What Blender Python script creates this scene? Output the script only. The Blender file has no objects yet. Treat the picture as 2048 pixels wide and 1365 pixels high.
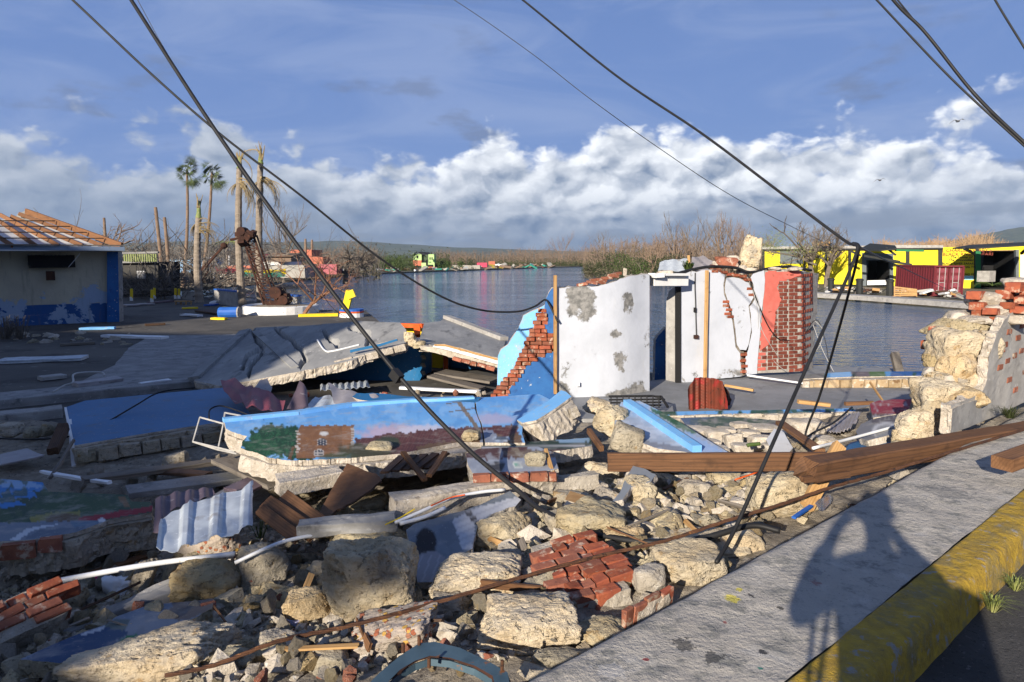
import bpy, bmesh, math, random
import numpy as np
from mathutils import Vector, Matrix, Euler
from mathutils.geometry import delaunay_2d_cdt

sc = bpy.context.scene
COL = sc.collection
R = math.radians

# ------------------------------------------------------------------ camera
CAMZ = 1.5
PITCH = R(6.99)
FPX = 2048 * 24 / 36.0
SA, CA = math.sin(PITCH), math.cos(PITCH)
cd = bpy.data.cameras.new('camera')
cd.lens = 24; cd.sensor_width = 36; cd.sensor_fit = 'HORIZONTAL'
cd.clip_start = 0.05; cd.clip_end = 30000
cam = bpy.data.objects.new('camera', cd); COL.objects.link(cam)
cam.location = (0, 0, CAMZ); cam.rotation_euler = (math.pi/2 - PITCH, 0, 0)
sc.camera = cam

# ------------------------------------------------------------------ sun / sky / exposure
SUN_AZ, SUN_EL = R(26.5), R(18.5)          # shadows run away from the camera, 26 degrees to the right
TOSUN = Vector((-math.sin(SUN_AZ)*math.cos(SUN_EL), -math.cos(SUN_AZ)*math.cos(SUN_EL), math.sin(SUN_EL)))
sd = bpy.data.lights.new('sun', 'SUN'); sd.energy = 5.0; sd.angle = R(0.53); sd.color = (1.0, 0.90, 0.76)
sun = bpy.data.objects.new('sun', sd); COL.objects.link(sun)
sun.rotation_euler = TOSUN.to_track_quat('Z', 'Y').to_euler()
sun.location = (-20, -40, 30)
sc.view_settings.view_transform = 'Standard'; sc.view_settings.look = 'None'
sc.view_settings.exposure = 0.65; sc.view_settings.gamma = 1.0
sc.view_settings.use_curve_mapping = False
sc.cycles.max_bounces = 6; sc.cycles.diffuse_bounces = 3; sc.cycles.glossy_bounces = 3
sc.cycles.transmission_bounces = 3; sc.cycles.volume_bounces = 0
sc.cycles.use_denoising = True
sc.cycles.caustics_reflective = False; sc.cycles.caustics_refractive = False
sc.cycles.sample_clamp_indirect = 4.0

class NT:
    """small helper to write node trees as expressions"""
    def __init__(s, tree): s.t = tree; s.n = tree.nodes; s.l = tree.links
    def new(s, typ, ins=None, **attr):
        nd = s.n.new(typ)
        for k, v in attr.items(): setattr(nd, k, v)
        for k, v in (ins or {}).items(): s.put(nd, k, v)
        return nd
    def put(s, nd, k, v):
        sock = nd.inputs[k]
        if hasattr(v, 'is_output'): s.l.new(v, sock)
        elif v is not None:
            if isinstance(v, (tuple, list)) and len(v) == 3 and sock.type == 'RGBA': v = (*v, 1)
            sock.default_value = v
    def m(s, op, a, b=None, c=None, clamp=False):
        nd = s.new('ShaderNodeMath', operation=op, use_clamp=clamp)
        for i, v in enumerate((a, b, c)):
            if v is not None: s.put(nd, i, v)
        return nd.outputs[0]
    def vm(s, op, a, b=None):
        nd = s.new('ShaderNodeVectorMath', operation=op)
        s.put(nd, 0, a)
        if b is not None: s.put(nd, 3 if op == 'SCALE' else 1, b)
        return nd.outputs[0]
    def mix(s, f, a, b, blend='MIX'):
        nd = s.new('ShaderNodeMix', data_type='RGBA', blend_type=blend)
        s.put(nd, 0, f); s.put(nd, 6, a); s.put(nd, 7, b)
        return nd.outputs[2]
    def noise(s, vec, scale, detail=4, rough=.55, dist=0.0, dim='3D'):
        nd = s.new('ShaderNodeTexNoise', noise_dimensions=dim, ins={'Vector': vec, 'Scale': scale, 'Detail': detail, 'Roughness': rough, 'Distortion': dist})
        return nd.outputs[0]
    def ss(s, v, a, b):
        nd = s.new('ShaderNodeMapRange', {'Value': v, 'From Min': a, 'From Max': b, 'To Min': 0.0, 'To Max': 1.0}, interpolation_type='SMOOTHSTEP')
        return nd.outputs[0]
    def curve(s, v, pts):
        nd = s.new('ShaderNodeFloatCurve', {'Value': v})
        c = nd.mapping.curves[0]
        while len(c.points) < len(pts): c.points.new(0.5, 0.5)
        for p, (x, y) in zip(c.points, pts): p.location = (x, y)
        nd.mapping.update()
        return nd.outputs[0]
    def xyz(s, x, y, z=0.0):
        return s.new('ShaderNodeCombineXYZ', {'X': x, 'Y': y, 'Z': z}).outputs[0]

w = bpy.data.worlds.new('World'); sc.world = w; w.use_nodes = True
t = NT(w.node_tree); t.n.clear()
sky = t.new('ShaderNodeTexSky', sky_type='NISHITA', sun_disc=False, sun_elevation=SUN_EL, sun_rotation=math.pi + SUN_AZ,
            altitude=10.0, air_density=1.0, dust_density=0.6, ozone_density=2.5)
tc = t.new('ShaderNodeTexCoord').outputs['Generated']
dr = t.vm('NORMALIZE', tc)
sep = t.new('ShaderNodeSeparateXYZ', {0: dr})
el = t.m('ARCSINE', sep.outputs[2]); az = t.m('ARCTAN2', sep.outputs[0], sep.outputs[1])
azn = t.m('MULTIPLY_ADD', az, 1/1.4, 0.5)            # 0..1 over the part in view, held beyond it
top = t.curve(azn, [(0, .66), (.10, .60), (.18, .54), (.27, .50), (.36, .44), (.44, .50), (.52, .62), (.60, .70), (.68, .68), (.80, .58), (.90, .50), (1, .50)])
top = t.m('MULTIPLY', top, 0.265)
bright = t.curve(azn, [(0, .42), (.2, .40), (.33, .55), (.45, .85), (.6, 1.0), (.75, .95), (1, .80)])
pv = t.xyz(t.m('MULTIPLY', az, 1.0), t.m('MULTIPLY', el, 1.55), 3.7)
warp = t.new('ShaderNodeTexNoise', {'Vector': pv, 'Scale': 16.0, 'Detail': 4.0, 'Roughness': .6}, noise_dimensions='2D').outputs[1]
pw = t.vm('ADD', pv, t.vm('SCALE', t.vm('SUBTRACT', warp, (.5, .5, .5)), .045))
def puff(v, det=2.6):
    d = t.new('ShaderNodeTexVoronoi', {'Vector': v, 'Scale': 11.0, 'Detail': det, 'Roughness': .55, 'Lacunarity': 2.3, 'Smoothness': .3}, feature='SMOOTH_F1', normalize=True, voronoi_dimensions='2D').outputs[0]
    return t.m('SUBTRACT', 1.0, d)
n1 = puff(pw)
n2 = puff(t.vm('ADD', pw, (-0.010, 0.016, 0.0)), 1.0)
nb = t.noise(pv, 4.2, 5, .55, dim='2D')
nd = t.noise(pv, 22.0, 6, .6, dim='2D')
dens = t.m('ADD', t.m('SUBTRACT', top, el), t.m('MULTIPLY_ADD', n1, .15, -.100))
dens = t.m('ADD', dens, t.m('MULTIPLY_ADD', nb, .22, -.11))
dens = t.m('ADD', dens, t.m('MULTIPLY_ADD', nd, .03, -.015))
cov = t.ss(dens, -0.004, 0.030)
light = t.m('MULTIPLY_ADD', t.m('SUBTRACT', n1, n2), 2.8, .60)
light = t.m('ADD', light, t.m('MULTIPLY_ADD', nd, .35, -.17), clamp=True)
hi = t.ss(el, 0.020, 0.115)
hi = t.m('MULTIPLY', t.m('MULTIPLY_ADD', hi, .82, .18), bright)
lit = t.m('MULTIPLY', t.m('ADD', light, t.m('MULTIPLY', t.ss(dens, .08, -.01), .30)), hi, clamp=True)
ccol = t.mix(lit, (.23, .34, .56), (1.68, 1.72, 1.78))
ccol = t.mix(t.m('MULTIPLY', t.ss(t.noise(t.vm('MULTIPLY', pv, (1, 3.5, 1)), 5.0, 5, .55, dim='2D'), .50, .66), t.ss(el, .10, .03)), ccol, (.36, .44, .60))
# thin high veil and small grey scraps
veil = t.noise(t.xyz(t.m('MULTIPLY', az, 1.2), t.m('MULTIPLY', el, 5.0), 9.1), 2.2, 6, .6, .8, '2D')
veil = t.m('MULTIPLY', t.ss(veil, .34, .72), .55)
scr = t.noise(t.xyz(t.m('MULTIPLY', az, 1.0), t.m('MULTIPLY', el, 3.0), 21.4), 5.0, 6, .55, dim='2D')
scr = t.m('MULTIPLY', t.ss(scr, .60, .72), t.m('MULTIPLY', t.ss(el, .42, .18), .55))
zen = t.ss(el, 0.15, 1.1)
blue = t.mix(zen, (.25, .43, .96), (.05, .12, .36))
skyc = t.mix(1.0, sky.outputs[0], (.1, .1, .1), 'MULTIPLY')
skyc = t.mix(.88, skyc, blue)
skyc = t.mix(veil, skyc, (.50, .65, 1.05))
skyc = t.mix(scr, skyc, (.24, .30, .47))
skyc = t.mix(cov, skyc, ccol)
skyc = t.mix(t.ss(el, 0.0, -0.05), skyc, (.10, .12, .14))
bg = t.new('ShaderNodeBackground', {'Color': skyc, 'Strength': 0.42})
out = t.new('ShaderNodeOutputWorld', {'Surface': bg.outputs[0]})

# ------------------------------------------------------------------ helpers: picture ray -> place
def P(px, py, Y):
    """point of the place seen at photo pixel (px,py) at forward distance Y"""
    u = (px-1024)/FPX; v = (py-682.5)/FPX
    s = Y/(CA - v*SA)
    return Vector((u*s, Y, CAMZ - (SA + v*CA)*s))
def G(px, py, z):
    u = (px-1024)/FPX; v = (py-682.5)/FPX
    s = (CAMZ-z)/(SA + v*CA)
    return Vector((u*s, (CA - v*SA)*s, z))
def raydir(px, py):
    px = np.asarray(px, float); py = np.asarray(py, float)
    u = (px-1024)/FPX; v = (py-682.5)/FPX
    return np.stack([u, CA - v*SA, -(SA + v*CA)], -1)
def plane3(a, b, c):
    """surface through three (px,py,Y) picks; returns f(px,py)->points and its normal (towards the viewer)"""
    A, Bq, C = [np.array(P(*q)) for q in (a, b, c)]
    n = np.cross(Bq-A, C-A); n /= np.linalg.norm(n)
    o = np.array([0, 0, CAMZ])
    if np.dot(o-A, n) < 0: n = -n
    k = np.dot(A-o, n)
    def f(px, py):
        d = raydir(px, py)
        return o + d * (k/(d @ n))[..., None]
    return f, n
def upright(pts, round_=True):
    """upright wall over a plan line given as (px, Y) picks; returns f(px,py)->points"""
    xs = np.array([p[0] for p in pts], float); ys = np.array([p[1] for p in pts], float)
    if len(pts) > 2 and round_:                        # rounded plan line
        sp = smooth_path([(a_, b_, 0) for a_, b_ in pts], 8)
        xs = np.array([q.x for q in sp]); ys = np.array([q.y for q in sp])
    def f(px, py):
        d = raydir(px, py)
        Y = np.interp(np.asarray(px, float), xs, ys)
        return np.array([0, 0, CAMZ]) + d*(Y/d[..., 1])[..., None]
    return f

# ------------------------------------------------------------------ numeric noise
PERM = np.random.default_rng(12).permutation(256); PERM = np.concatenate([PERM, PERM, PERM])
PVAL = np.random.default_rng(13).uniform(-1, 1, 256); PVAL = np.concatenate([PVAL, PVAL, PVAL])
def noise3(p, seed=0):
    p = np.asarray(p, float); i = np.floor(p).astype(np.int64); f = p-i
    u = f*f*(3-2*f); i = i & 255; j = (i+1) & 255; o_ = (seed*37) & 255
    a0, a1 = PERM[i[..., 0]+o_], PERM[j[..., 0]+o_]
    b00, b01, b10, b11 = PERM[a0+i[..., 1]], PERM[a0+j[..., 1]], PERM[a1+i[..., 1]], PERM[a1+j[..., 1]]
    z0, z1 = i[..., 2], j[..., 2]; ux, uy, uz = u[..., 0], u[..., 1], u[..., 2]
    L = lambda a, b, k: a+(b-a)*k
    g = lambda b: L(PVAL[b+z0], PVAL[b+z1], uz)
    return L(L(g(b00), g(b01), uy), L(g(b10), g(b11), uy), ux)
def fbm(p, octv=4, seed=0, gain=.5):
    p = np.asarray(p, float); a = 1; r = 0; tot = 0
    for k in range(octv):
        r = r + a*noise3(p*(2.03**k)+k*7.3, seed+k*17); tot += a; a *= gain
    return r/tot

# ------------------------------------------------------------------ object helpers
def tag(o, label=None, cat=None, group=None, kind=None):
    if label: o['label'] = label
    if cat: o['category'] = cat
    if group: o['group'] = group
    if kind: o['kind'] = kind
    return o
def empty(name, loc, label=None, cat=None, group=None):
    o = bpy.data.objects.new(name, None); COL.objects.link(o)
    o.location = loc; o.empty_display_size = .1
    return tag(o, label, cat, group)
def adopt(o, parent):
    if parent is not None:
        o.parent = parent
        L = Vector((0, 0, 0)); q = parent
        while q is not None:
            L = L + q.location; q = q.parent
        o.location = o.location - L
    return o
def mesh_obj(name, v, f, mat, parent=None, smooth=False, mi=None, col=None, origin=None, **tg):
    """one mesh object; verts in world space, origin put at the base"""
    v = np.asarray(v, float).reshape(-1, 3)
    if origin is None:
        lo, hi_ = v.min(0), v.max(0)
        origin = Vector(((lo[0]+hi_[0])/2, (lo[1]+hi_[1])/2, lo[2]))
    me = bpy.data.meshes.new(name)
    me.from_pydata([tuple(q) for q in (v - np.array(origin))], [], [tuple(int(i) for i in q) for q in f])
    mats = mat if isinstance(mat, (list, tuple)) else [mat]
    for m_ in mats: me.materials.append(m_)
    if mi is not None: me.polygons.foreach_set('material_index', np.asarray(mi, dtype=np.int32))
    if smooth: me.polygons.foreach_set('use_smooth', np.ones(len(me.polygons), dtype=bool))
    if col is not None:
        ca = me.color_attributes.new('Col', 'FLOAT_COLOR', 'POINT')
        c4 = np.ones((len(v), 4)); c4[:, :3] = col
        ca.data.foreach_set('color', c4.ravel())
    me.update()
    o = bpy.data.objects.new(name, me); COL.objects.link(o)
    o.location = origin
    adopt(o, parent)
    return tag(o, **tg)
def copy_tree(o, parent=None):
    c = o.copy(); COL.objects.link(c); c.parent = parent
    for ch in list(o.children): copy_tree(ch, c)
    return c

class B:
    """collects shapes into one mesh"""
    def __init__(s): s.v = []; s.f = []; s.mi = []
    def add(s, v, f, mi=0):
        n = len(s.v); s.v.extend([tuple(q) for q in v]); s.f.extend([tuple(n+i for i in q) for q in f]); s.mi.extend([mi]*len(f)); return s
    def box(s, c, size, rot=None, mi=0, taper=1.0):
        sx, sy, sz = [q/2 for q in size]
        vv = [Vector((x*sx*(taper if z > 0 else 1), y*sy*(taper if z > 0 else 1), z*sz)) for z in (-1, 1) for x, y in ((-1, -1), (1, -1), (1, 1), (-1, 1))]
        if rot is not None:
            Rm = rot if isinstance(rot, Matrix) else Euler(rot).to_matrix()
            vv = [Rm @ q for q in vv]
        vv = [q + Vector(c) for q in vv]
        return s.add(vv, [(3, 2, 1, 0), (4, 5, 6, 7), (0, 1, 5, 4), (1, 2, 6, 5), (2, 3, 7, 6), (3, 0, 4, 7)], mi)
    def bar(s, a, b, wd, ht, up=(0, 0, 1), mi=0):
        a, b = Vector(a), Vector(b); x = (b-a); L = x.length; x.normalize()
        y = Vector(up).cross(x)
        if y.length < 1e-4: y = Vector((0, 1, 0)).cross(x)
        y.normalize(); z = x.cross(y)
        return s.box((a+b)/2, (L, wd, ht), Matrix((x, y, z)).transposed(), mi)
    def tube(s, pts, rad, n=6, mi=0, cap=True):
        pts = [Vector(q) for q in pts]; k = len(pts)
        if not isinstance(rad, (list, tuple, np.ndarray)): rad = [rad]*k
        ref = None; rings = []
        for i in range(k):
            d = (pts[min(i+1, k-1)]-pts[max(i-1, 0)])
            if d.length < 1e-9: d = Vector((0, 0, 1))
            d.normalize()
            if ref is None: ref = d.orthogonal().normalized()
            ref = (ref - d*ref.dot(d))
            if ref.length < 1e-6: ref = d.orthogonal()
            ref.normalize(); bi = d.cross(ref)
            rings.append([pts[i] + (ref*math.cos(2*math.pi*j/n) + bi*math.sin(2*math.pi*j/n))*rad[i] for j in range(n)])
        v = [q for r_ in rings for q in r_]; f = []
        for i in range(k-1):
            for j in range(n):
                a = i*n+j; b = i*n+(j+1) % n
                f.append((a, b, b+n, a+n))
        if cap:
            f.append(tuple(range(n-1, -1, -1))); f.append(tuple((k-1)*n+j for j in range(n)))
        return s.add(v, f, mi)
    def lathe(s, c, prof, n=16, mi=0):
        c = Vector(c); v = []; f = []
        for r_, z in prof:
            for j in range(n): v.append(c + Vector((r_*math.cos(2*math.pi*j/n), r_*math.sin(2*math.pi*j/n), z)))
        for i in range(len(prof)-1):
            for j in range(n):
                a = i*n+j; b = i*n+(j+1) % n; f.append((a, b, b+n, a+n))
        f.append(tuple(range(n-1, -1, -1))); f.append(tuple((len(prof)-1)*n+j for j in range(n)))
        return s.add(v, f, mi)
    def o(s, name, mat, parent=None, **k):
        return mesh_obj(name, s.v, s.f, mat, parent, mi=s.mi if isinstance(mat, (list, tuple)) else None, **k)

def smooth_path(pts, k=8):
    """Catmull-Rom through points"""
    p = [Vector(q) for q in pts]; p = [p[0]*2-p[1]] + p + [p[-1]*2-p[-2]]; o = []
    for i in range(1, len(p)-2):
        for j in range(k):
            u = j/k; a, b, c, d = p[i-1:i+3]
            o.append(.5*((2*b) + (c-a)*u + (2*a-5*b+4*c-d)*u*u + (3*b-a-3*c+d)*u**3))
    o.append(p[-2]); return o

def in_poly(x, y, poly):
    inside = np.zeros(np.shape(x), bool); n = len(poly)
    for i in range(n):
        x0, y0 = poly[i]; x1, y1 = poly[(i+1) % n]
        if y0 == y1: continue
        c = ((y0 > y) != (y1 > y)) & (x < (x1-x0)*(y-y0)/(y1-y0)+x0)
        inside ^= c
    return inside
def densify(poly, step, jag=0, seed=0):
    rng = random.Random(seed); out_ = []; n = len(poly)
    for i in range(n):
        a = np.array(poly[i][:2], float); b = np.array(poly[(i+1) % n][:2], float)
        jg = poly[i][2] if len(poly[i]) > 2 else jag
        L = np.linalg.norm(b-a); k = max(1, int(round(L/step)))
        nrm = np.array([-(b-a)[1], (b-a)[0]])/max(L, 1e-9)
        ph = rng.random()*100
        for j in range(k):
            u = j/k; q = a+(b-a)*u
            if 0 < j:
                e = fbm(np.array([[ph+u*L/(step*5), i*3.1, seed*.77]]), 3, 5)[0] + rng.uniform(-.35, .35)*min(1, step/7)
                q = q + nrm*e*jg*min(1, 4*u*(1-u)+.4)
            out_.append(q)
    return np.array(out_)
def plate(name, poly, f, thick, mats, step=8, jag=0, seed=0, colfn=None, parent=None, edge_rows=3, edge_rough=.02,
          bump=0.0, bumpf=1.5, disp=None, **tg):
    """a slab, wall or sheet: outline in (u,v), surface f(u,v), thickness vector; broken edges, own interior points"""
    bd = densify(poly, step, jag, seed); nb_ = len(bd)
    lo, hi_ = bd.min(0), bd.max(0)
    gx, gy = np.meshgrid(np.arange(lo[0], hi_[0], step), np.arange(lo[1], hi_[1], step))
    gx = gx + (np.arange(gx.shape[0]) % 2)[:, None]*step*.5
    g = np.stack([gx.ravel(), gy.ravel()], 1)
    g = g[in_poly(g[:, 0], g[:, 1], bd)]
    if len(g):
        keep = np.ones(len(g), bool)
        for ch in range(0, nb_, 64):
            d = ((g[:, None, :]-bd[None, ch:ch+64, :])**2).sum(-1).min(1)
            keep &= d > (.55*step)**2
        g = g[keep]
    uv = np.vstack([bd, g]) if len(g) else bd
    v2, _, tri, vo, *_r = delaunay_2d_cdt([Vector(q) for q in uv], [(i, (i+1) % nb_) for i in range(nb_)], [], 1, 1e-5)
    v2 = np.array([tuple(q) for q in v2]); tri = [tuple(q) for q in tri]
    fr = f(v2[:, 0], v2[:, 1])
    th = np.array(thick, float); tn = th/max(np.linalg.norm(th), 1e-9)
    if bump:
        fr = fr - tn[None]*(fbm(fr*bumpf, 4, seed+3)[:, None]*bump)
    if disp is not None: fr = fr - tn[None]*disp(v2[:, 0], v2[:, 1])[:, None]
    # face orientation away from the thickness direction
    a, b, c = tri[0]
    if np.dot(np.cross(fr[b]-fr[a], fr[c]-fr[a]), th) > 0: tri = [(q[0], q[2], q[1]) for q in tri]
    # boundary edges
    cnt = {}
    for q in tri:
        for e in ((q[0], q[1]), (q[1], q[2]), (q[2], q[0])): cnt[e] = 1
    bedges = [e for e in cnt if (e[1], e[0]) not in cnt]
    n = len(fr); verts = [fr]; faces = list(tri); mi = [0]*len(tri)
    bset = sorted({i for e in bedges for i in e}); idx = {b_: k for k, b_ in enumerate(bset)}
    bf = fr[bset]
    cen = fr.mean(0)
    outw = np.zeros_like(bf)
    for (i, j) in bedges:
        d = np.cross(fr[j]-fr[i], -th); L = np.linalg.norm(d)
        if L > 1e-9:
            d /= L; outw[idx[i]] += d; outw[idx[j]] += d
    L = np.linalg.norm(outw, axis=1, keepdims=True); outw = outw/np.maximum(L, 1e-9)
    prev = {b_: b_ for b_ in bset}; base = n
    for r_ in range(1, edge_rows+1):
        u = r_/edge_rows
        ring = bf + th*u
        if edge_rough:
            nn = fbm(ring*7.0+seed, 3, seed+9) + .6*fbm(ring*26.0, 2, seed+4)
            ring = ring + outw*(nn[:, None]*edge_rough) + tn*(fbm(ring*9+5, 2, seed)[:, None]*edge_rough*.5)
        verts.append(ring)
        cur = {b_: base+idx[b_] for b_ in bset}; base += len(bset)
        for (i, j) in bedges:
            faces.append((prev[j], prev[i], cur[i], cur[j])); mi.append(1)
        prev = cur
    # back
    bk = fr + th; inner = [i for i in range(n) if i not in idx]
    mp = dict(prev); 
    if inner:
        verts.append(bk[inner])
        for k, i in enumerate(inner): mp[i] = base+k
    for q in tri:
        faces.append((mp[q[2]], mp[q[1]], mp[q[0]])); mi.append(1)
    v = np.vstack(verts)
    cl = None
    if colfn is not None:
        cl = np.full((len(v), 3), .4); cl[:n] = colfn(v2[:, 0], v2[:, 1])
        cl[n:n+len(bset)*1] = cl[bset]
    mm = mats if isinstance(mats, (list, tuple)) else [mats, mats]
    return mesh_obj(name, v, faces, list(mm), parent, mi=mi, col=cl, **tg)

def beam(name, a, b, wd, ht, mat, parent=None, roll=0.0, ends=(0, 0), segs=10, wob=.004, seed=0, **tg):
    """sawn timber: mesh lies along its own X so the grain runs along it; ends may be splintered"""
    a, b = Vector(a), Vector(b); x = b-a; L = x.length; x.normalize()
    y = Vector((0, 0, 1)).cross(x)
    if y.length < 1e-3: y = Vector((1, 0, 0)).cross(x)
    y.normalize(); z = x.cross(y)
    Mx = Matrix((x, y, z)).transposed() @ Matrix.Rotation(roll, 3, 'X')
    prof = []
    c = min(wd, ht)*.07; hw, hh = wd/2, ht/2; k = 3
    cor = [(-hw, -hh), (hw, -hh), (hw, hh), (-hw, hh)]
    for i in range(4):
        p0, p1 = Vector(cor[i]), Vector(cor[(i+1) % 4]); d = (p1-p0).normalized()
        q0, q1 = p0+d*c, p1-d*c
        for j in range(k+1): prof.append(q0.lerp(q1, j/k))
    n = len(prof); rng = random.Random(seed+7)
    ej = [[rng.uniform(0, 1) for _ in range(n)] for _ in range(2)]
    for e in ej:
        for i in range(n): e[i] = (e[i]+e[i-1])/2
    v = []
    for s_ in range(segs+1):
        u = s_/segs
        for j, q in enumerate(prof):
            X = u*L
            if s_ == 0: X += ends[0]*ej[0][j]
            if s_ == segs: X -= ends[1]*ej[1][j]
            v.append((X, q[0], q[1]))
    v = np.array(v); wv = fbm(v*np.array([3, 14, 14])+seed*3.3, 3, seed)
    v[:, 1] += wv*wob; v[:, 2] += fbm(v*np.array([3, 14, 14])+9+seed, 3, seed)*wob
    fcs = []
    for s_ in range(segs):
        for j in range(n):
            p, q = s_*n+j, s_*n+(j+1) % n; fcs.append((p, q, q+n, p+n))
    m0 = len(v); v = np.vstack([v, [[ends[0]*.5, 0, 0]], [[L-ends[1]*.5, 0, 0]]])
    for j in range(n):
        fcs.append((m0, (j+1) % n, j)); fcs.append((m0+1, segs*n+j, segs*n+(j+1) % n))
    me = bpy.data.meshes.new(name); me.from_pydata([tuple(q) for q in v], [], fcs); me.materials.append(mat); me.update()
    o = bpy.data.objects.new(name, me); COL.objects.link(o)
    o.location = a; o.rotation_euler = Mx.to_euler()
    adopt(o, parent)
    return tag(o, **tg)

# ------------------------------------------------------------------ materials
def newmat(name):
    m = bpy.data.materials.new(name); m.use_nodes = True
    t = NT(m.node_tree); t.n.clear()
    bs = t.new('ShaderNodeBsdfPrincipled'); o = t.new('ShaderNodeOutputMaterial', {'Surface': bs.outputs[0]})
    return m, t, bs
def coords(t, world=False, stretch=None, vary=True):
    if world: v = t.new('ShaderNodeNewGeometry').outputs['Position']
    else: v = t.new('ShaderNodeTexCoord').outputs['Object']
    if stretch: v = t.vm('MULTIPLY', v, stretch)
    if vary and not world:
        r = t.new('ShaderNodeObjectInfo').outputs['Random']
        v = t.vm('ADD', v, t.xyz(t.m('MULTIPLY', r, 37.0), t.m('MULTIPLY', r, 91.0), t.m('MULTIPLY', r, 53.0)))
    return v
def bump(t, bs, h, strength, dist):
    b = t.new('ShaderNodeBump', {'Height': h, 'Strength': strength, 'Distance': dist})
    t.l.new(b.outputs[0], bs.inputs['Normal'])
def dirty(name, c1, c2, sc1=3.0, c3=None, sc3=6.0, t3=(.55, .65), c4=None, sc4=20., t4=(.6, .68), rough=.9, metal=0.0, bs_=.6, bd=.01, bsc=14.0,
          stretch=None, world=False, spread=(.35, .65), spec=.3, jitter=.0, rdet=6):
    """weathered surface: two tones blended by noise, stains, specks, fine relief"""
    m, t, bs = newmat(name)
    v = coords(t, world, stretch)
    n = t.noise(v, sc1, rdet, .6)
    c = t.mix(t.ss(n, *spread), c1, c2)
    if c3 is not None: c = t.mix(t.ss(t.noise(t.vm('ADD', v, (3.1, 7.7, 1.3)), sc3, 6, .62), *t3), c, c3)
    if c4 is not None: c = t.mix(t.ss(t.noise(t.vm('ADD', v, (13.1, 2.7, 8.3)), sc4, 4, .6), *t4), c, c4)
    if jitter:
        r = t.new('ShaderNodeObjectInfo').outputs['Random']
        c = t.mix(1.0, c, t.new('ShaderNodeCombineColor', {0: t.m('MULTIPLY_ADD', r, jitter, 1-jitter*.5), 1: t.m('MULTIPLY_ADD', r, jitter, 1-jitter*.5), 2: t.m('MULTIPLY_ADD', r, jitter*1.15, 1-jitter*.6)}).outputs[0], 'MULTIPLY')
    t.put(bs, 'Base Color', c)
    bs.inputs['Roughness'].default_value = rough; bs.inputs['Metallic'].default_value = metal
    bs.inputs['Specular IOR Level'].default_value = spec
    if bs_:
        h = t.m('ADD', t.noise(v, bsc, 8, .65), t.m('MULTIPLY', t.noise(v, bsc*5.3, 4, .6), .35))
        bump(t, bs, h, bs_, bd)
    return m
def colmat(name, rough=.8, dust=.38, dustc=(.45, .42, .37), scale=5.0):
    """painted mural: colours carried by the surface, with dust and scuffs over it"""
    m, t, bs = newmat(name)
    v = coords(t, vary=False)
    c = t.new('ShaderNodeVertexColor', layer_name='Col').outputs[0]
    n = t.noise(v, scale, 8, .65)
    c = t.mix(t.m('MULTIPLY', t.ss(n, .48, .72), dust), c, dustc)
    n2 = t.noise(v, scale*7, 5, .7)
    c = t.mix(t.m('MULTIPLY', t.ss(n2, .62, .70), .45), c, (.50, .47, .42))
    t.put(bs, 'Base Color', c); bs.inputs['Roughness'].default_value = rough
    bs.inputs['Specular IOR Level'].default_value = .3
    bump(t, bs, t.m('ADD', n2, t.noise(v, 3, 3)), .35, .008)
    return m
def wood(name, c1, c2, c3, rough=.75, grain=26.0, jitter=.2):
    m, t, bs = newmat(name)
    v = coords(t)
    vs = t.vm('MULTIPLY', v, (.55, 7.0, 7.0))
    n = t.noise(vs, 3.2, 7, .62, .6)
    rings = t.new('ShaderNodeTexWave', {'Vector': t.vm('MULTIPLY', v, (.5, 5, 5)), 'Scale': 3.5, 'Distortion': 5.0, 'Detail': 4.0, 'Detail Scale': 1.2}, wave_type='RINGS', rings_direction='X').outputs[1]
    c = t.mix(t.ss(n, .3, .7), c1, c2)
    c = t.mix(t.m('MULTIPLY', t.ss(rings, .5, 1.0), .45), c, c3)
    c = t.mix(t.m('MULTIPLY', t.ss(t.noise(v, 5, 5, .6), .52, .68), .55), c, c3)
    if jitter:
        r = t.new('ShaderNodeObjectInfo').outputs['Random']
        k = t.m('MULTIPLY_ADD', r, jitter*2, 1-jitter)
        c = t.mix(1.0, c, t.new('ShaderNodeCombineColor', {0: k, 1: k, 2: k}).outputs[0], 'MULTIPLY')
    t.put(bs, 'Base Color', c); bs.inputs['Roughness'].default_value = rough
    bs.inputs['Specular IOR Level'].default_value = .3
    bump(t, bs, t.m('ADD', n, t.noise(t.vm('MULTIPLY', v, (1.2, 16, 16)), 6, 4)), .5, .006)
    return m
MT = {}
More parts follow.
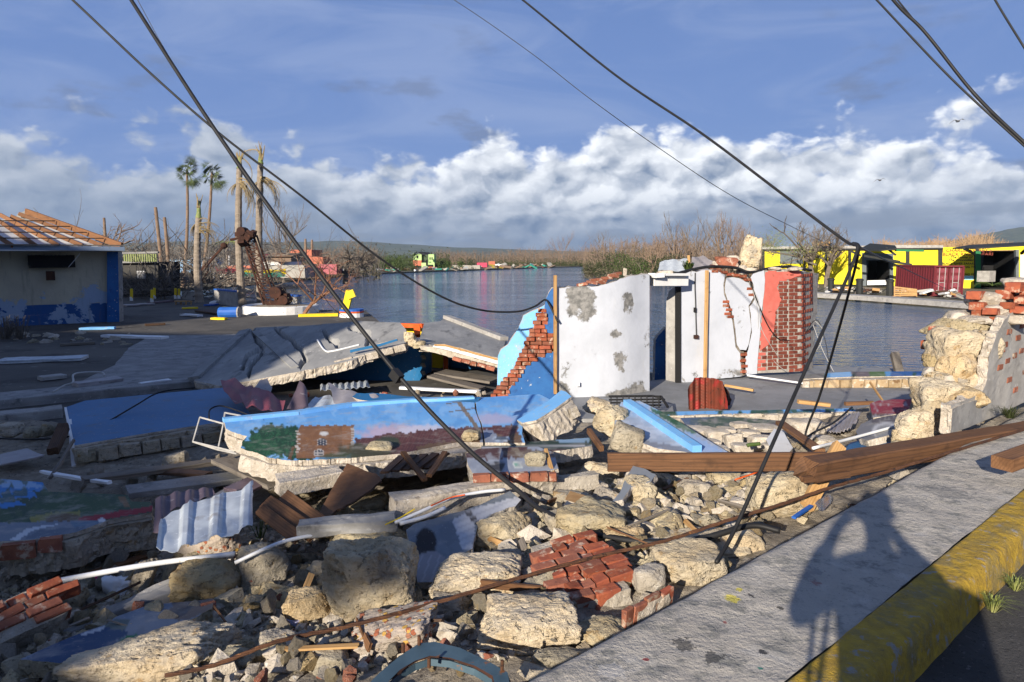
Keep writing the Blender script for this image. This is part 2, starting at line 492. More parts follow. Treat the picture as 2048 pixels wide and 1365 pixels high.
def limestone(name, cream, tan, dark, pit=.5):
    m, t, bs = newmat(name)
    v = coords(t)
    n = t.noise(v, 4.5, 8, .62, .3)
    c = t.mix(t.ss(n, .34, .62), tan, cream)
    c = t.mix(t.m('MULTIPLY', t.ss(t.noise(t.vm('ADD', v, (5, 1, 9)), 3.2, 6, .6), .52, .70), .75), c, (.34, .31, .275))
    c = t.mix(t.m('MULTIPLY', t.ss(t.noise(t.vm('ADD', v, (1, 8, 3)), 7, 6, .65), .58, .68), .8), c, (.42, .27, .12))
    c = t.mix(t.m('MULTIPLY', t.ss(t.noise(t.vm('ADD', v, (9, 2, 4)), 24, 6, .7), .57, .68), .85), c, dark)
    vor = t.new('ShaderNodeTexVoronoi', {'Vector': v, 'Scale': 34.0}, feature='F1').outputs[0]
    c = t.mix(t.m('MULTIPLY', t.ss(vor, .20, .05), .22), c, (.62, .57, .48))
    r = t.new('ShaderNodeObjectInfo').outputs['Random']
    k = t.m('MULTIPLY_ADD', r, .35, .80)
    c = t.mix(1.0, c, t.new('ShaderNodeCombineColor', {0: k, 1: k, 2: t.m('MULTIPLY_ADD', r, .45, .72)}).outputs[0], 'MULTIPLY')
    t.put(bs, 'Base Color', c); bs.inputs['Roughness'].default_value = .95; bs.inputs['Specular IOR Level'].default_value = .2
    hb = t.noise(v, 13, 9, .7)
    pt_ = t.ss(t.noise(v, 19, 4, .55), .58, .70)
    vs = t.noise(t.vm('MULTIPLY', v, (5, 5, 22)), 1.6, 5, .6, .5)
    h = t.m('ADD', t.m('ADD', hb, t.m('MULTIPLY', vs, .5)), t.m('MULTIPLY', t.noise(v, 60, 4, .6), .3))
    h = t.m('SUBTRACT', h, t.m('MULTIPLY', pt_, pit))
    bump(t, bs, h, 1.0, .055)
    return m
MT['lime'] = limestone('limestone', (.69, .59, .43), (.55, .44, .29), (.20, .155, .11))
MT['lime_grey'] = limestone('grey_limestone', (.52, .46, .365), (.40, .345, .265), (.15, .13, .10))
MT['lime_gold'] = limestone('golden_limestone', (.62, .49, .305), (.50, .36, .195), (.22, .16, .09))
MT['mortar'] = dirty('mortar', (.44, .395, .33), (.33, .29, .235), 6, (.52, .48, .42), 14, (.55, .65), (.17, .15, .125), 30, (.60, .7), bs_=1.0, bd=.03, bsc=18)
MT['mortar_pale'] = dirty('pale_mortar', (.56, .50, .425), (.43, .375, .30), 6, (.30, .255, .20), 9, (.56, .66), (.62, .58, .52), 35, (.58, .68), bs_=1.0, bd=.03, bsc=16)
MT['concrete'] = dirty('concrete', (.30, .295, .285), (.21, .205, .20), 2.2, (.13, .13, .13), 5, (.55, .70), (.40, .39, .37), 24, (.6, .72), bs_=.5, bd=.008, bsc=18)
MT['concrete_pale'] = dirty('pale_concrete', (.40, .385, .36), (.30, .285, .265), 2.6, (.17, .16, .15), 4.5, (.57, .72), (.50, .48, .45), 22, (.6, .72), bs_=.5, bd=.008, bsc=18)
MT['floor'] = dirty('floor_concrete', (.24, .245, .255), (.18, .185, .19), 1.2, (.13, .13, .135), 2.6, (.55, .72), (.33, .325, .31), 16, (.62, .7), rough=.75, bs_=.2, bd=.004, bsc=25)
MT['roofslab'] = dirty('roof_slab_concrete', (.33, .325, .31), (.24, .24, .235), 1.4, (.11, .11, .11), 2.0, (.54, .72), (.43, .42, .40), 7, (.6, .74), bs_=.4, bd=.01, bsc=10, stretch=(1.4, .6, 1))
MT['dirt'] = dirty('rubble_dirt', (.36, .31, .24), (.23, .195, .15), 5, (.42, .37, .30), 11, (.55, .68), (.09, .075, .06), 20, (.58, .7), bs_=1.0, bd=.05, bsc=16, world=True)
MT['yard'] = dirty('yard_ground', (.075, .07, .063), (.115, .105, .09), .35, (.055, .05, .045), .7, (.50, .66), (.22, .21, .19), 3.5, (.62, .74), bs_=.6, bd=.02, bsc=6, world=True)
MT['asphalt'] = dirty('asphalt', (.05, .049, .048), (.075, .072, .07), 3, (.12, .115, .11), 40, (.60, .66), (.025, .025, .025), 60, (.6, .66), bs_=1.0, bd=.012, bsc=70, world=True)
MT['brick'] = dirty('brick', (.32, .088, .042), (.23, .06, .034), 9, (.42, .27, .19), 12, (.54, .66), (.14, .05, .035), 26, (.60, .72), bs_=.8, bd=.008, bsc=30, jitter=.5)
MT['brick_old'] = dirty('old_brick', (.30, .11, .065), (.21, .075, .048), 9, (.47, .36, .28), 11, (.54, .66), (.13, .055, .04), 26, (.62, .72), bs_=.8, bd=.008, bsc=30, jitter=.5)
MT['brick_red'] = dirty('red_wall_brick', (.20, .05, .03), (.145, .038, .026), 9, (.25, .09, .06), 18, (.58, .7), None, bs_=.6, bd=.005, bsc=30, jitter=.55)
MT['brick_coral'] = dirty('coral_painted_brick', (.60, .155, .12), (.52, .125, .095), 5, (.40, .11, .075), 12, (.62, .72), None, bs_=.4, bd=.004, bsc=30, jitter=.12)
MT['block'] = dirty('tan_block', (.46, .345, .215), (.37, .26, .15), 9, (.58, .52, .43), 8, (.53, .64), (.22, .13, .065), 7, (.57, .63), bs_=.8, bd=.012, bsc=24, jitter=.4)
MT['mortarline'] = dirty('joint_mortar', (.40, .37, .33), (.31, .285, .25), 8, (.5, .46, .41), 16, bs_=.7, bd=.01, bsc=26)
MT['skyblue'] = dirty('sky_blue_paint', (.16, .41, .74), (.20, .46, .78), 2.5, (.30, .38, .46), 6, (.54, .72), (.50, .50, .47), 26, (.63, .72), rough=.6, bs_=.25, bd=.006, bsc=14)
MT['deepblue'] = dirty('deep_blue_paint', (.012, .085, .27), (.018, .115, .33), 2.5, (.010, .06, .20), 5, (.56, .7), (.40, .42, .44), 13, (.655, .69), rough=.55, bs_=.25, bd=.006, bsc=14)
MT['deepblue_clean'] = dirty('faded_blue_paint', (.012, .115, .27), (.016, .14, .32), 1.3, (.04, .11, .19), 4, (.54, .72), (.25, .27, .29), 24, (.63, .72), rough=.5, bs_=.2, bd=.006, bsc=9)
MT['orange'] = dirty('orange_paint', (.72, .12, .02), (.60, .09, .015), 3, (.45, .15, .06), 12, (.62, .7), rough=.6, bs_=.2)
MT['yellow'] = dirty('yellow_paint', (.80, .58, .015), (.70, .50, .02), 2, (.45, .33, .06), 9, (.63, .72), rough=.6, bs_=.2)
MT['white'] = dirty('white_paint', (.74, .74, .73), (.66, .66, .65), 3, (.40, .39, .36), 12, (.64, .72), rough=.6, bs_=.2)
MT['pvc'] = dirty('white_plastic', (.78, .79, .80), (.70, .71, .72), 3, (.45, .42, .36), 12, (.66, .74), rough=.35, bs_=.05, spec=.5)
MT['plastic_blue'] = dirty('blue_plastic', (.02, .10, .40), (.03, .13, .45), 3, rough=.45, bs_=.1)
MT['cable'] = dirty('black_cable', (.013, .013, .014), (.02, .02, .021), 6, rough=.55, bs_=0)
MT['wire_dark'] = dirty('thin_wire', (.03, .03, .032), (.05, .05, .05), 6, rough=.5, bs_=0)
MT['wire_pale'] = dirty('pale_wire', (.45, .44, .42), (.35, .34, .32), 6, rough=.5, bs_=0)
MT['rust'] = dirty('rust', (.11, .05, .026), (.065, .03, .018), 12, (.26, .12, .045), 16, (.62, .70), (.035, .02, .015), 25, (.60, .7), rough=.85, bs_=.9, bd=.008, bsc=40)
MT['rust_dark'] = dirty('dark_rust', (.06, .025, .016), (.035, .016, .012), 4, (.12, .05, .025), 8, (.6, .7), rough=.9, bs_=.6, bd=.01, bsc=20)
MT['rustsheet'] = dirty('rusty_red_sheet', (.20, .045, .025), (.13, .04, .025), 6, (.30, .035, .03), 5, (.52, .6), (.06, .03, .02), 12, (.58, .68), rough=.6, metal=.2, bs_=.3, bd=.004, bsc=30)
MT['galv'] = dirty('galvanised_sheet', (.55, .60, .64), (.43, .47, .51), 6, (.34, .33, .32), 4, (.56, .7), (.72, .75, .78), 16, (.60, .7), rough=.45, metal=.35, bs_=.25, bd=.004, bsc=22)
MT['greysheet'] = dirty('grey_sheet', (.36, .33, .33), (.29, .265, .265), 4, (.2, .18, .17), 9, (.6, .7), rough=.5, metal=.2, bs_=.25, bd=.004, bsc=20)
MT['maroonsheet'] = dirty('maroon_sheet', (.26, .055, .07), (.18, .05, .065), 3, (.45, .30, .31), 5, (.62, .72), rough=.5, metal=.1, bs_=.25, bd=.004, bsc=20)
MT['purplesheet'] = dirty('purple_grey_sheet', (.17, .125, .15), (.12, .09, .11), 3, (.30, .26, .27), 7, (.6, .7), rough=.5, metal=.2, bs_=.25, bd=.004, bsc=20)
MT['silver'] = dirty('silver_foil', (.7, .7, .7), (.5, .5, .5), 12, rough=.25, metal=.9, bs_=.8, bd=.02, bsc=18)
MT['steelblue'] = dirty('blue_grey_steel', (.075, .125, .16), (.055, .095, .125), 5, (.05, .085, .11), 7, (.55, .7), (.22, .10, .045), 13, (.63, .69), rough=.5, metal=.1, bs_=.2, bd=.004, bsc=26)
MT['timber'] = wood('brown_timber', (.165, .08, .037), (.115, .055, .027), (.045, .024, .014))
MT['timber_board'] = wood('red_brown_board', (.19, .095, .045), (.14, .07, .033), (.075, .034, .015))
MT['timber_pale'] = wood('pale_timber', (.52, .32, .135), (.43, .25, .10), (.26, .13, .045))
MT['timber_grey'] = wood('grey_timber', (.20, .175, .145), (.14, .12, .10), (.07, .06, .05))
MT['timber_dark'] = wood('dark_board', (.105, .058, .034), (.075, .042, .026), (.035, .02, .013))
MT['timber_roof'] = wood('roof_timber', (.23, .11, .05), (.18, .085, .04), (.10, .045, .022))
MT['bark'] = dirty('palm_bark', (.30, .25, .20), (.22, .18, .14), 2, (.38, .32, .25), 6, (.56, .68), (.10, .08, .06), 12, (.6, .7), bs_=1.0, bd=.03, bsc=10, stretch=(1, 1, 3.5))
MT['bark_brown'] = dirty('bare_bark', (.24, .165, .115), (.165, .115, .08), 3, (.32, .25, .19), 6, (.58, .7), bs_=.7, bd=.02, bsc=14)
MT['bark_grey'] = dirty('grey_bark', (.20, .165, .13), (.13, .105, .085), 3, (.28, .24, .2), 6, (.58, .7), bs_=.7, bd=.02, bsc=14)
MT['bark_red'] = dirty('red_brown_bark', (.27, .135, .08), (.2, .1, .06), 3, bs_=.7, bd=.02, bsc=14)
def leafmat(name, c1, c2, c3):
    m, t, bs = newmat(name)
    v = coords(t, world=True)
    c = t.mix(t.ss(t.noise(v, 1.1, 4, .6), .35, .65), c1, c2)
    c = t.mix(t.ss(t.noise(v, 9, 3, .6), .5, .7), c, c3)
    t.put(bs, 'Base Color', c); bs.inputs['Roughness'].default_value = .6; bs.inputs['Specular IOR Level'].default_value = .25
    return m
MT['leaf'] = leafmat('green_leaf', (.045, .085, .02), (.075, .105, .028), (.10, .12, .04))
MT['leaf_dark'] = leafmat('dark_mangrove_leaf', (.035, .05, .018), (.055, .065, .022), (.085, .08, .03))
MT['leaf_palm'] = leafmat('palm_leaf', (.05, .085, .03), (.075, .10, .04), (.13, .13, .06))
MT['leaf_dry'] = leafmat('dry_frond', (.27, .20, .10), (.20, .15, .075), (.34, .28, .16))
MT['leaf_pale'] = leafmat('pale_green_leaf', (.20, .24, .08), (.15, .20, .06), (.30, .28, .13))
MT['twig'] = leafmat('bare_twig', (.19, .135, .095), (.145, .105, .078), (.25, .19, .14))
MT['twig_grey'] = leafmat('grey_twig', (.15, .13, .11), (.11, .095, .08), (.21, .185, .16))
MT['reed'] = leafmat('dry_reed', (.33, .215, .12), (.26, .165, .09), (.38, .27, .16))
MT['grass'] = leafmat('grass_blade', (.19, .22, .06), (.13, .165, .045), (.32, .32, .12))
MT['scrub'] = leafmat('far_scrub', (.085, .075, .045), (.115, .095, .06), (.06, .065, .03))

# plaster wall of the ruin: white paint with grey mould where it has scabbed off
def plaster():
    m, t, bs = newmat('white_plaster')
    v = coords(t, world=True)
    p = t.new('ShaderNodeSeparateXYZ', {0: v})
    paint = t.mix(t.ss(t.noise(v, 1.6, 5, .6), .4, .65), (.52, .545, .60), (.46, .485, .535))
    dr = t.noise(t.vm('MULTIPLY', v, (5.5, 5.5, .8)), 2.2, 6, .6)
    paint = t.mix(t.m('MULTIPLY', t.ss(dr, .57, .76), .25), paint, (.50, .49, .46))
    n = t.noise(v, 6.5, 10, .72, .2)
    n0 = t.noise(t.vm('ADD', v, (2.35, 0.0, .55)), 1.35, 2, .5)
    low = t.m('MULTIPLY', t.ss(p.outputs[2], -.55, -1.0), .10)
    mask = t.m('ADD', t.m('ADD', t.m('MULTIPLY', n0, .75), t.m('MULTIPLY', n, .55)), low)
    # scabs with their own places on the wall
    for (sx, sz, rx, rz, am) in SCABS:
        ex = t.m('DIVIDE', t.m('SUBTRACT', p.outputs[0], sx), rx); ez = t.m('DIVIDE', t.m('SUBTRACT', p.outputs[2], sz), rz)
        d = t.m('SQRT', t.m('ADD', t.m('MULTIPLY', ex, ex), t.m('MULTIPLY', ez, ez)))
        mask = t.m('ADD', mask, t.m('MULTIPLY', t.ss(d, 1.5, .2), am*1.25))
    k = t.ss(mask, .762, .815)
    mould = t.mix(t.ss(t.noise(v, 9, 6, .65), .35, .65), (.13, .13, .125), (.30, .29, .275))
    t.put(bs, 'Base Color', t.mix(k, paint, mould)); bs.inputs['Roughness'].default_value = .8
    bs.inputs['Specular IOR Level'].default_value = .25
    h = t.m('SUBTRACT', t.m('MULTIPLY', t.noise(v, 16, 6, .6), .5), t.m('MULTIPLY', k, .5))
    bump(t, bs, h, .45, .012)
    return m
SCABS = []
for (px, py, Y, rpx, rpy, am) in ((1160, 605, 12.0, 42, 38, .27), (1183, 640, 12.0, 24, 24, .15), (1255, 612, 12.3, 16, 34, .20), (1228, 668, 12.2, 20, 16, .17), (1240, 720, 12.3, 22, 28, .17),
                          (1128, 780, 12.0, 18, 30, .12), (1236, 790, 12.2, 50, 12, .10), (1478, 640, 14.1, 12, 36, .08), (1282, 770, 12.5, 14, 22, .12), (1470, 740, 14.2, 30, 12, .10)):
    c_ = P(px, py, Y); SCABS.append((c_.x, c_.z, rpx*Y/FPX, rpy*Y/FPX, am))
MT['plaster'] = plaster()

def housewall():
    m, t, bs = newmat('peeling_house_wall')
    v = coords(t, world=True); p = t.new('ShaderNodeSeparateXYZ', {0: v})
    z0 = P(120, 610, 26.5).z
    n = t.noise(v, .9, 8, .62); n2 = t.noise(t.vm('ADD', v, (4, 1, 7)), 1.0, 8, .66, .3)
    cream = t.mix(t.ss(n, .35, .65), (.52, .48, .36), (.44, .40, .31))
    c = t.mix(t.ss(t.m('ADD', p.outputs[2], t.m('MULTIPLY_ADD', n2, .05, -.02)), z0+.012, z0-.012), cream, (.018, .085, .26))
    # bare pale-blue undercoat where the paint came off
    hgt = t.m('MULTIPLY', t.ss(p.outputs[2], z0+1.3, z0+.1), .13)
    k = t.ss(t.m('ADD', n2, hgt), .645, .665)
    c = t.mix(k, c, (.30, .385, .52))
    c = t.mix(t.m('MULTIPLY', t.ss(t.noise(t.vm('MULTIPLY', v, (4, 4, .5)), 1.6, 5), .55, .75), .4), c, (.14, .13, .11))
    t.put(bs, 'Base Color', c); bs.inputs['Roughness'].default_value = .85
    bump(t, bs, t.m('SUBTRACT', t.noise(v, 9, 5), t.m('MULTIPLY', k, .5)), .4, .02)
    return m
MT['housewall'] = housewall()

def water():
    m, t, bs = newmat('river_water')
    v = coords(t, world=True)
    va = t.vm('MULTIPLY', v, (.55, 1.25, 1.0))
    n = t.m('ADD', t.noise(va, 1.9, 3, .55, .4), t.m('MULTIPLY', t.noise(va, .35, 3, .5), .9))
    n = t.m('ADD', n, t.m('MULTIPLY', t.noise(va, 7.0, 2, .5), .16))
    gust = t.ss(t.noise(t.vm('MULTIPLY', v, (.025, .06, 1)), 1.0, 3, .55), .35, .62)
    b = t.new('ShaderNodeBump', {'Height': n, 'Strength': t.m('MULTIPLY_ADD', gust, .50, .22), 'Distance': .32})
    t.l.new(b.outputs[0], bs.inputs['Normal'])
    t.put(bs, 'Base Color', (.045, .085, .155)); bs.inputs['Roughness'].default_value = .07
    bs.inputs['IOR'].default_value = 1.33
    return m
MT['water'] = water()

SW_D = Vector((.757, .653, 0)).normalized(); SW_N = Vector((SW_D.y, -SW_D.x, 0))   # along / across the pavement
EDGE0, KERB0, KERB1 = -1.712, -1.075, -.885
def sidewalk_mat():
    m, t, bs = newmat('pavement_concrete')
    v = coords(t, world=True)
    n = t.noise(v, 2.3, 8, .65); n2 = t.noise(t.vm('ADD', v, (7, 3, 0)), 7, 9, .7)
    c = t.mix(t.ss(n, .35, .65), (.43, .395, .345), (.49, .455, .40))
    c = t.mix(t.m('MULTIPLY', t.ss(n2, .49, .64), .85), c, (.21, .21, .195))
    c = t.mix(t.m('MULTIPLY', t.ss(t.noise(t.vm('ADD', v, (1, 5, 2)), 4.0, 8, .68), .54, .70), .7), c, (.60, .57, .52))
    c = t.mix(t.m('MULTIPLY', t.ss(t.noise(t.vm('MULTIPLY', v, (1, 1, 1)), 60, 4, .6), .60, .68), .5), c, (.16, .15, .15))
    def blot(c, px, py, r, colr, amt=.9, sq=1.0, fr=22):
        g = G(px, py, 0)
        d = t.vm('SUBTRACT', v, (g.x, g.y, 0)); d = t.vm('MULTIPLY', d, (1, sq, 0))
        L = t.new('ShaderNodeVectorMath', {0: d}, operation='LENGTH').outputs['Value']
        L = t.m('ADD', L, t.m('MULTIPLY_ADD', t.noise(v, fr, 6, .7), r*4.4, -r*2.0))
        return t.mix(t.m('MULTIPLY', t.ss(L, r*1.06, r*.92), amt), c, colr)
    for b_ in ((1462, 1198, .042, (.62, .53, .10), .9), (1478, 1182, .018, (.62, .53, .10), .9), (1504, 1193, .022, (.045, .045, .05), .95), (1526, 1305, .022, (.045, .045, .05), .9),
               (1372, 1290, .05, (.07, .07, .07), .8), (1432, 1318, .045, (.07, .07, .07), .8), (1520, 1338, .014, (.02, .20, .16), .9), (1560, 1215, .014, (.05, .05, .05), .9),
               (1630, 1165, .03, (.28, .06, .06), .5), (1290, 1320, .012, (.3, .05, .05), .9), (1895, 985, .16, (.17, .17, .17), .6), (1815, 1005, .12, (.2, .2, .2), .55), (1600, 1140, .1, (.22, .22, .22), .5),
               (1450, 1245, .012, (.3, .05, .05), .7), (1220, 1345, .06, (.6, .58, .55), .5)):
        c = blot(c, *b_)
    t.put(bs, 'Base Color', c); bs.inputs['Roughness'].default_value = .95; bs.inputs['Specular IOR Level'].default_value = .2
    h = t.m('ADD', t.noise(v, 9, 9, .7), t.m('MULTIPLY', t.noise(v, 45, 5, .65), .4))
    bump(t, bs, h, 1.0, .034)
    return m
MT['sidewalk'] = sidewalk_mat()
def kerb_mat():
    m, t, bs = newmat('worn_yellow_kerb')
    v = coords(t, world=True)
    n = t.noise(v, 6, 9, .7); n2 = t.noise(t.vm('ADD', v, (3, 8, 1)), 18, 8, .68)
    c = t.mix(t.ss(n2, .35, .65), (.50, .32, .02), (.34, .215, .025))
    c = t.mix(t.m('MULTIPLY', t.ss(n, .48, .62), .85), c, (.25, .19, .065))
    c = t.mix(t.ss(t.noise(t.vm('ADD', v, (2, 2, 9)), 14, 8, .72), .56, .64), c, (.30, .28, .25))
    c = t.mix(t.m('MULTIPLY', t.ss(n2, .62, .7), .8), c, (.10, .08, .04))
    t.put(bs, 'Base Color', c); bs.inputs['Roughness'].default_value = .8
    bump(t, bs, t.m('ADD', n, t.m('MULTIPLY', n2, .8)), 1.0, .035)
    return m
MT['kerb'] = kerb_mat()
MT['mural'] = colmat('mural_paint')
MT['conglom'] = None
def conglom():
    m, t, bs = newmat('pebble_concrete')
    v = coords(t)
    vor = t.new('ShaderNodeTexVoronoi', {'Vector': v, 'Scale': 30.0, 'Randomness': 1.0}, feature='F1')
    d, cc = vor.outputs[0], vor.outputs[1]
    h = t.new('ShaderNodeSeparateColor', {0: cc})
    peb = t.mix(t.ss(h.outputs[0], .35, .65), (.28, .09, .045), (.40, .32, .24))
    peb = t.mix(t.ss(h.outputs[1], .80, .85), peb, (.50, .30, .07))
    base = t.mix(t.ss(t.noise(v, 9, 6), .4, .6), (.42, .35, .29), (.33, .28, .23))
    k = t.m('MULTIPLY', t.ss(d, .52, .44), t.ss(h.outputs[2], .30, .36))
    t.put(bs, 'Base Color', t.mix(k, base, peb)); bs.inputs['Roughness'].default_value = .9
    bump(t, bs, t.m('ADD', t.m('MULTIPLY', k, .5), t.noise(v, 24, 6, .65)), .9, .02)
    return m
MT['conglom'] = conglom()
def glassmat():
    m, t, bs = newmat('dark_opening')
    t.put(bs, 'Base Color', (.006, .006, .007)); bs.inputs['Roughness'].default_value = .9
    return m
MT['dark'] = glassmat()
def flat(name, c, rough=.7, metal=0):
    k = tuple(min(1, q*.88) for q in c)
    MT[name] = dirty(name, c, k, 1.5, tuple(q*.7 for q in c), 4, (.6, .75), rough=rough, metal=metal, bs_=.25, bd=.01, bsc=8)
    return MT[name]

# ------------------------------------------------------------------ the setting: water, land, hills, road
WZ = -2.05
def sheet(name, pts, z, mat, skirt=0.0, **k):
    """flat land with a vertical edge (quay) down from its outline"""
    n = len(pts)
    v2, _, tri, *_r = delaunay_2d_cdt([Vector(q[:2]) for q in pts], [(i, (i+1) % n) for i in range(n)], [], 1, 1e-4)
    v = [(q[0], q[1], z) for q in v2]; f = []
    for q in tri:
        a, b, c = [Vector(v[i]) for i in q]
        f.append(tuple(q) if (b-a).cross(c-a).z > 0 else (q[0], q[2], q[1]))
    if skirt:
        m_ = len(v); v += [(q[0], q[1], z-skirt) for q in pts]; v += [(q[0], q[1], z) for q in pts]
        for i in range(n):
            j = (i+1) % n; f.append((m_+n+i, m_+i, m_+j, m_+n+j)); 
    return mesh_obj(name, v, f, mat, kind='structure', **k)
W_ = 9000
mesh_obj('river_water', [(-W_, -60, WZ), (W_, -60, WZ), (W_, 2*W_, WZ), (-W_, 2*W_, WZ)], [(0, 1, 2, 3)], MT['water'], kind='structure')
near = [(-300, -200), (260, -200), (260, 210), (60, 46.5), (20, 19.5), (10.6, 13.2), (7.5, 12.9), (7.3, 15.4), (3.2, 15.4), (1.2, 14.3), (-0.2, 14.6), (-.8, 17.5), (-3.5, 20.5),
        (-5.0, 26.5), (-7.2, 33.6), (-13, 35), (-14.6, 40), (-19, 45), (-24, 47), (-60, 50), (-300, 60)]
sheet('ground', near, -1.12, MT['yard'], 2.5)
shoreL = [(-300, 140), tuple(G(150, 590, -1.85)[:2]), tuple(G(260, 583, -1.85)[:2]), tuple(G(420, 575, -1.85)[:2]), tuple(G(600, 560, -1.85)[:2]), tuple(G(700, 550, -1.85)[:2]), tuple(G(800, 545, -1.85)[:2]), tuple(G(950, 540, -1.85)[:2]),
          tuple(G(1060, 536, -1.85)[:2]), tuple(G(1165, 533, -1.85)[:2]), tuple(G(1185, 542, -1.85)[:2]), tuple(G(1250, 552, -1.85)[:2]), tuple(G(1350, 562, -1.85)[:2]), tuple(G(1500, 577, -1.85)[:2]), tuple(G(1640, 588, -1.85)[:2]),
          tuple(G(1760, 596, -1.85)[:2]), tuple(G(1905, 606, -1.85)[:2]), tuple(G(2100, 622, -1.85)[:2]), (160, 90), (6000, 90), (6000, 8800), (-6000, 8800), (-6000, 140)]
MT['farland'] = dirty('far_ground', (.14, .125, .09), (.10, .095, .06), .05, (.19, .17, .13), .3, (.5, .65), bs_=0, world=True)
sheet('far_bank', shoreL, -1.78, MT['farland'], 1.0)
# hills
def ridge(name, Y, px0, px1, prof, depth, mat, seed):
    rng = np.random.default_rng(seed); nx, ny = 150, 10
    xs = np.linspace(px0, px1, nx); v = []; f = []
    for j in range(ny):
        u = j/(ny-1)
        hh = np.interp(xs, [p[0] for p in prof], [p[1] for p in prof])
        for i, px in enumerate(xs):
            top = P(px, hh[i], Y)
            x = top.x*(1 - .0*u); z = -2 + (top.z+2)*math.sin(u*math.pi*.5)
            x2, y2 = x, Y-depth*(1-u)
            z *= 1 + .16*fbm(np.array([[x2/220, y2/220, seed]]), 5, seed)[0]
            v.append((x2, y2, max(z, -2)))
    for j in range(ny-1):
        for i in range(nx-1):
            a = j*nx+i; f.append((a, a+1, a+nx+1, a+nx))
    return mesh_obj(name, v, f, mat, smooth=True, kind='structure')
MT['hill'] = dirty('hill_forest', (.075, .095, .06), (.105, .115, .075), .004, (.05, .065, .045), .012, (.5, .6), bs_=0, world=True)
ridge('hills', 5200, -300, 1500, [(-300, 478), (0, 486), (100, 483), (200, 490), (330, 487), (430, 484), (540, 486), (640, 487), (720, 484), (800, 488), (900, 494), (1000, 499), (1120, 503), (1300, 507), (1500, 511)], 1600, MT['hill'], 3)
ridge('hills', 4200, 1500, 2500, [(1500, 513), (1700, 508), (1800, 498), (1850, 488), (1900, 481), (1960, 472), (2048, 457), (2200, 440), (2500, 425)], 1300, MT['hill'], 8)

# road, kerb, pavement
def swp(tt, off, z):
    q = SW_D*tt + SW_N*off
    return (q.x, q.y, z)
rv = [swp(-60, KERB1+.02, -.16), swp(-60, 9, -.12), swp(70, 9, -.12), swp(70, KERB1+.02, -.16)]
mesh_obj('road', rv, [(0, 1, 2, 3)], MT['asphalt'], kind='structure')
def strip(name, t0, t1, nt, prof, mat, rough, seed, dz=None, **k):
    """long piece swept along the pavement with an uneven surface"""
    ts = np.linspace(t0, t1, nt); v = []; m_ = len(prof)
    for tt in ts:
        for (o_, z) in prof: v.append(swp(tt, o_, z))
    v = np.array(v); nz = fbm(v*np.array([3, 3, 1]), 4, seed); n2_ = fbm(v*17, 3, seed+5)
    v[:, 2] += rough*(nz*.6+n2_*.4)
    v[:, :2] += np.array(SW_N[:2])*(fbm(v*5+3, 4, seed+2)[:, None]*rough*.7)
    f = [(i*m_+j, i*m_+j+1, (i+1)*m_+j+1, (i+1)*m_+j) for i in range(nt-1) for j in range(m_-1)]
    a, b, c = [Vector(v[q]) for q in f[m_//2][:3]]
    if (b-a).cross(c-a).z < 0: f = [q[::-1] for q in f]
    return mesh_obj(name, v, f, mat, smooth=True, kind='structure', **k)
pr = [(EDGE0-.03, -1.3), (EDGE0-.03, -.6), (EDGE0-.035, -.12), (EDGE0-.01, -.045), (EDGE0+.03, -.012)] + [(EDGE0+.06+i*(KERB0-EDGE0-.065)/14, 0.0) for i in range(15)]
strip('pavement', -8, 14, 500, pr, MT['sidewalk'], .014, 4)
pk = [(KERB0-.005, -.05), (KERB0-.004, -.006), (KERB0+.01, .008)] + [(KERB0+.02+i*(KERB1-KERB0-.06)/6, .009) for i in range(7)] + [(KERB1-.028, .004), (KERB1-.010, -.010), (KERB1, -.035), (KERB1+.008, -.08), (KERB1+.016, -.13), (KERB1+.03, -.2)]
strip('kerb', -8, 14, 500, pk, MT['kerb'], .010, 11)
# long straight continuations of the pavement out of view
mesh_obj('pavement', [swp(14, EDGE0, -.004), swp(14, KERB1, -.004), swp(70, KERB1, -.004), swp(70, EDGE0, -.004), swp(14, EDGE0, -1.5), swp(70, EDGE0, -1.5), swp(14, KERB1, -.3), swp(70, KERB1, -.3)],
         [(0, 1, 2, 3), (4, 0, 3, 5), (1, 6, 7, 2)], MT['sidewalk'], kind='structure')

# rubble heap: uneven dirt between the pavement and the fallen walls
def hgt(x, y):
    x = np.asarray(x, float); y = np.asarray(y, float)
    dist = EDGE0 - (x*SW_N.x + y*SW_N.y)
    h = -1.06 + .60*np.exp(-(np.maximum(dist, 0)/2.6)**2)
    h = h + .16*np.exp(-(((x-.2)/1.6)**2 + ((y-5.6)/1.3)**2))
    h = h - .10*np.exp(-(((x+2.2)/.9)**2 + ((y-6.8)/.8)**2))
    p = np.stack([x, y, x*0], -1)
    return h + .07*fbm(p*1.3, 3, 21) + .05*fbm(p*5, 3, 22) + .02*fbm(p*17, 2, 23)
gx = np.linspace(-9, 7.5, 330); gy = np.linspace(-1.5, 10.5, 250)
X, Yg = np.meshgrid(gx, gy)
Z = hgt(X, Yg)
keep = (EDGE0 - (X*SW_N.x + Yg*SW_N.y)) > -.02
ids = -np.ones(X.size, int); kk = keep.ravel(); ids[kk] = np.arange(kk.sum())
vv = np.stack([X.ravel(), Yg.ravel(), Z.ravel()], 1)[kk]
ff = []
nxg = len(gx)
for j in range(len(gy)-1):
    for i in range(nxg-1):
        a = [ids[j*nxg+i], ids[j*nxg+i+1], ids[(j+1)*nxg+i+1], ids[(j+1)*nxg+i]]
        if min(a) >= 0: ff.append(a)
mesh_obj('terrain', vv, ff, MT['dirt'], smooth=True, kind='structure')

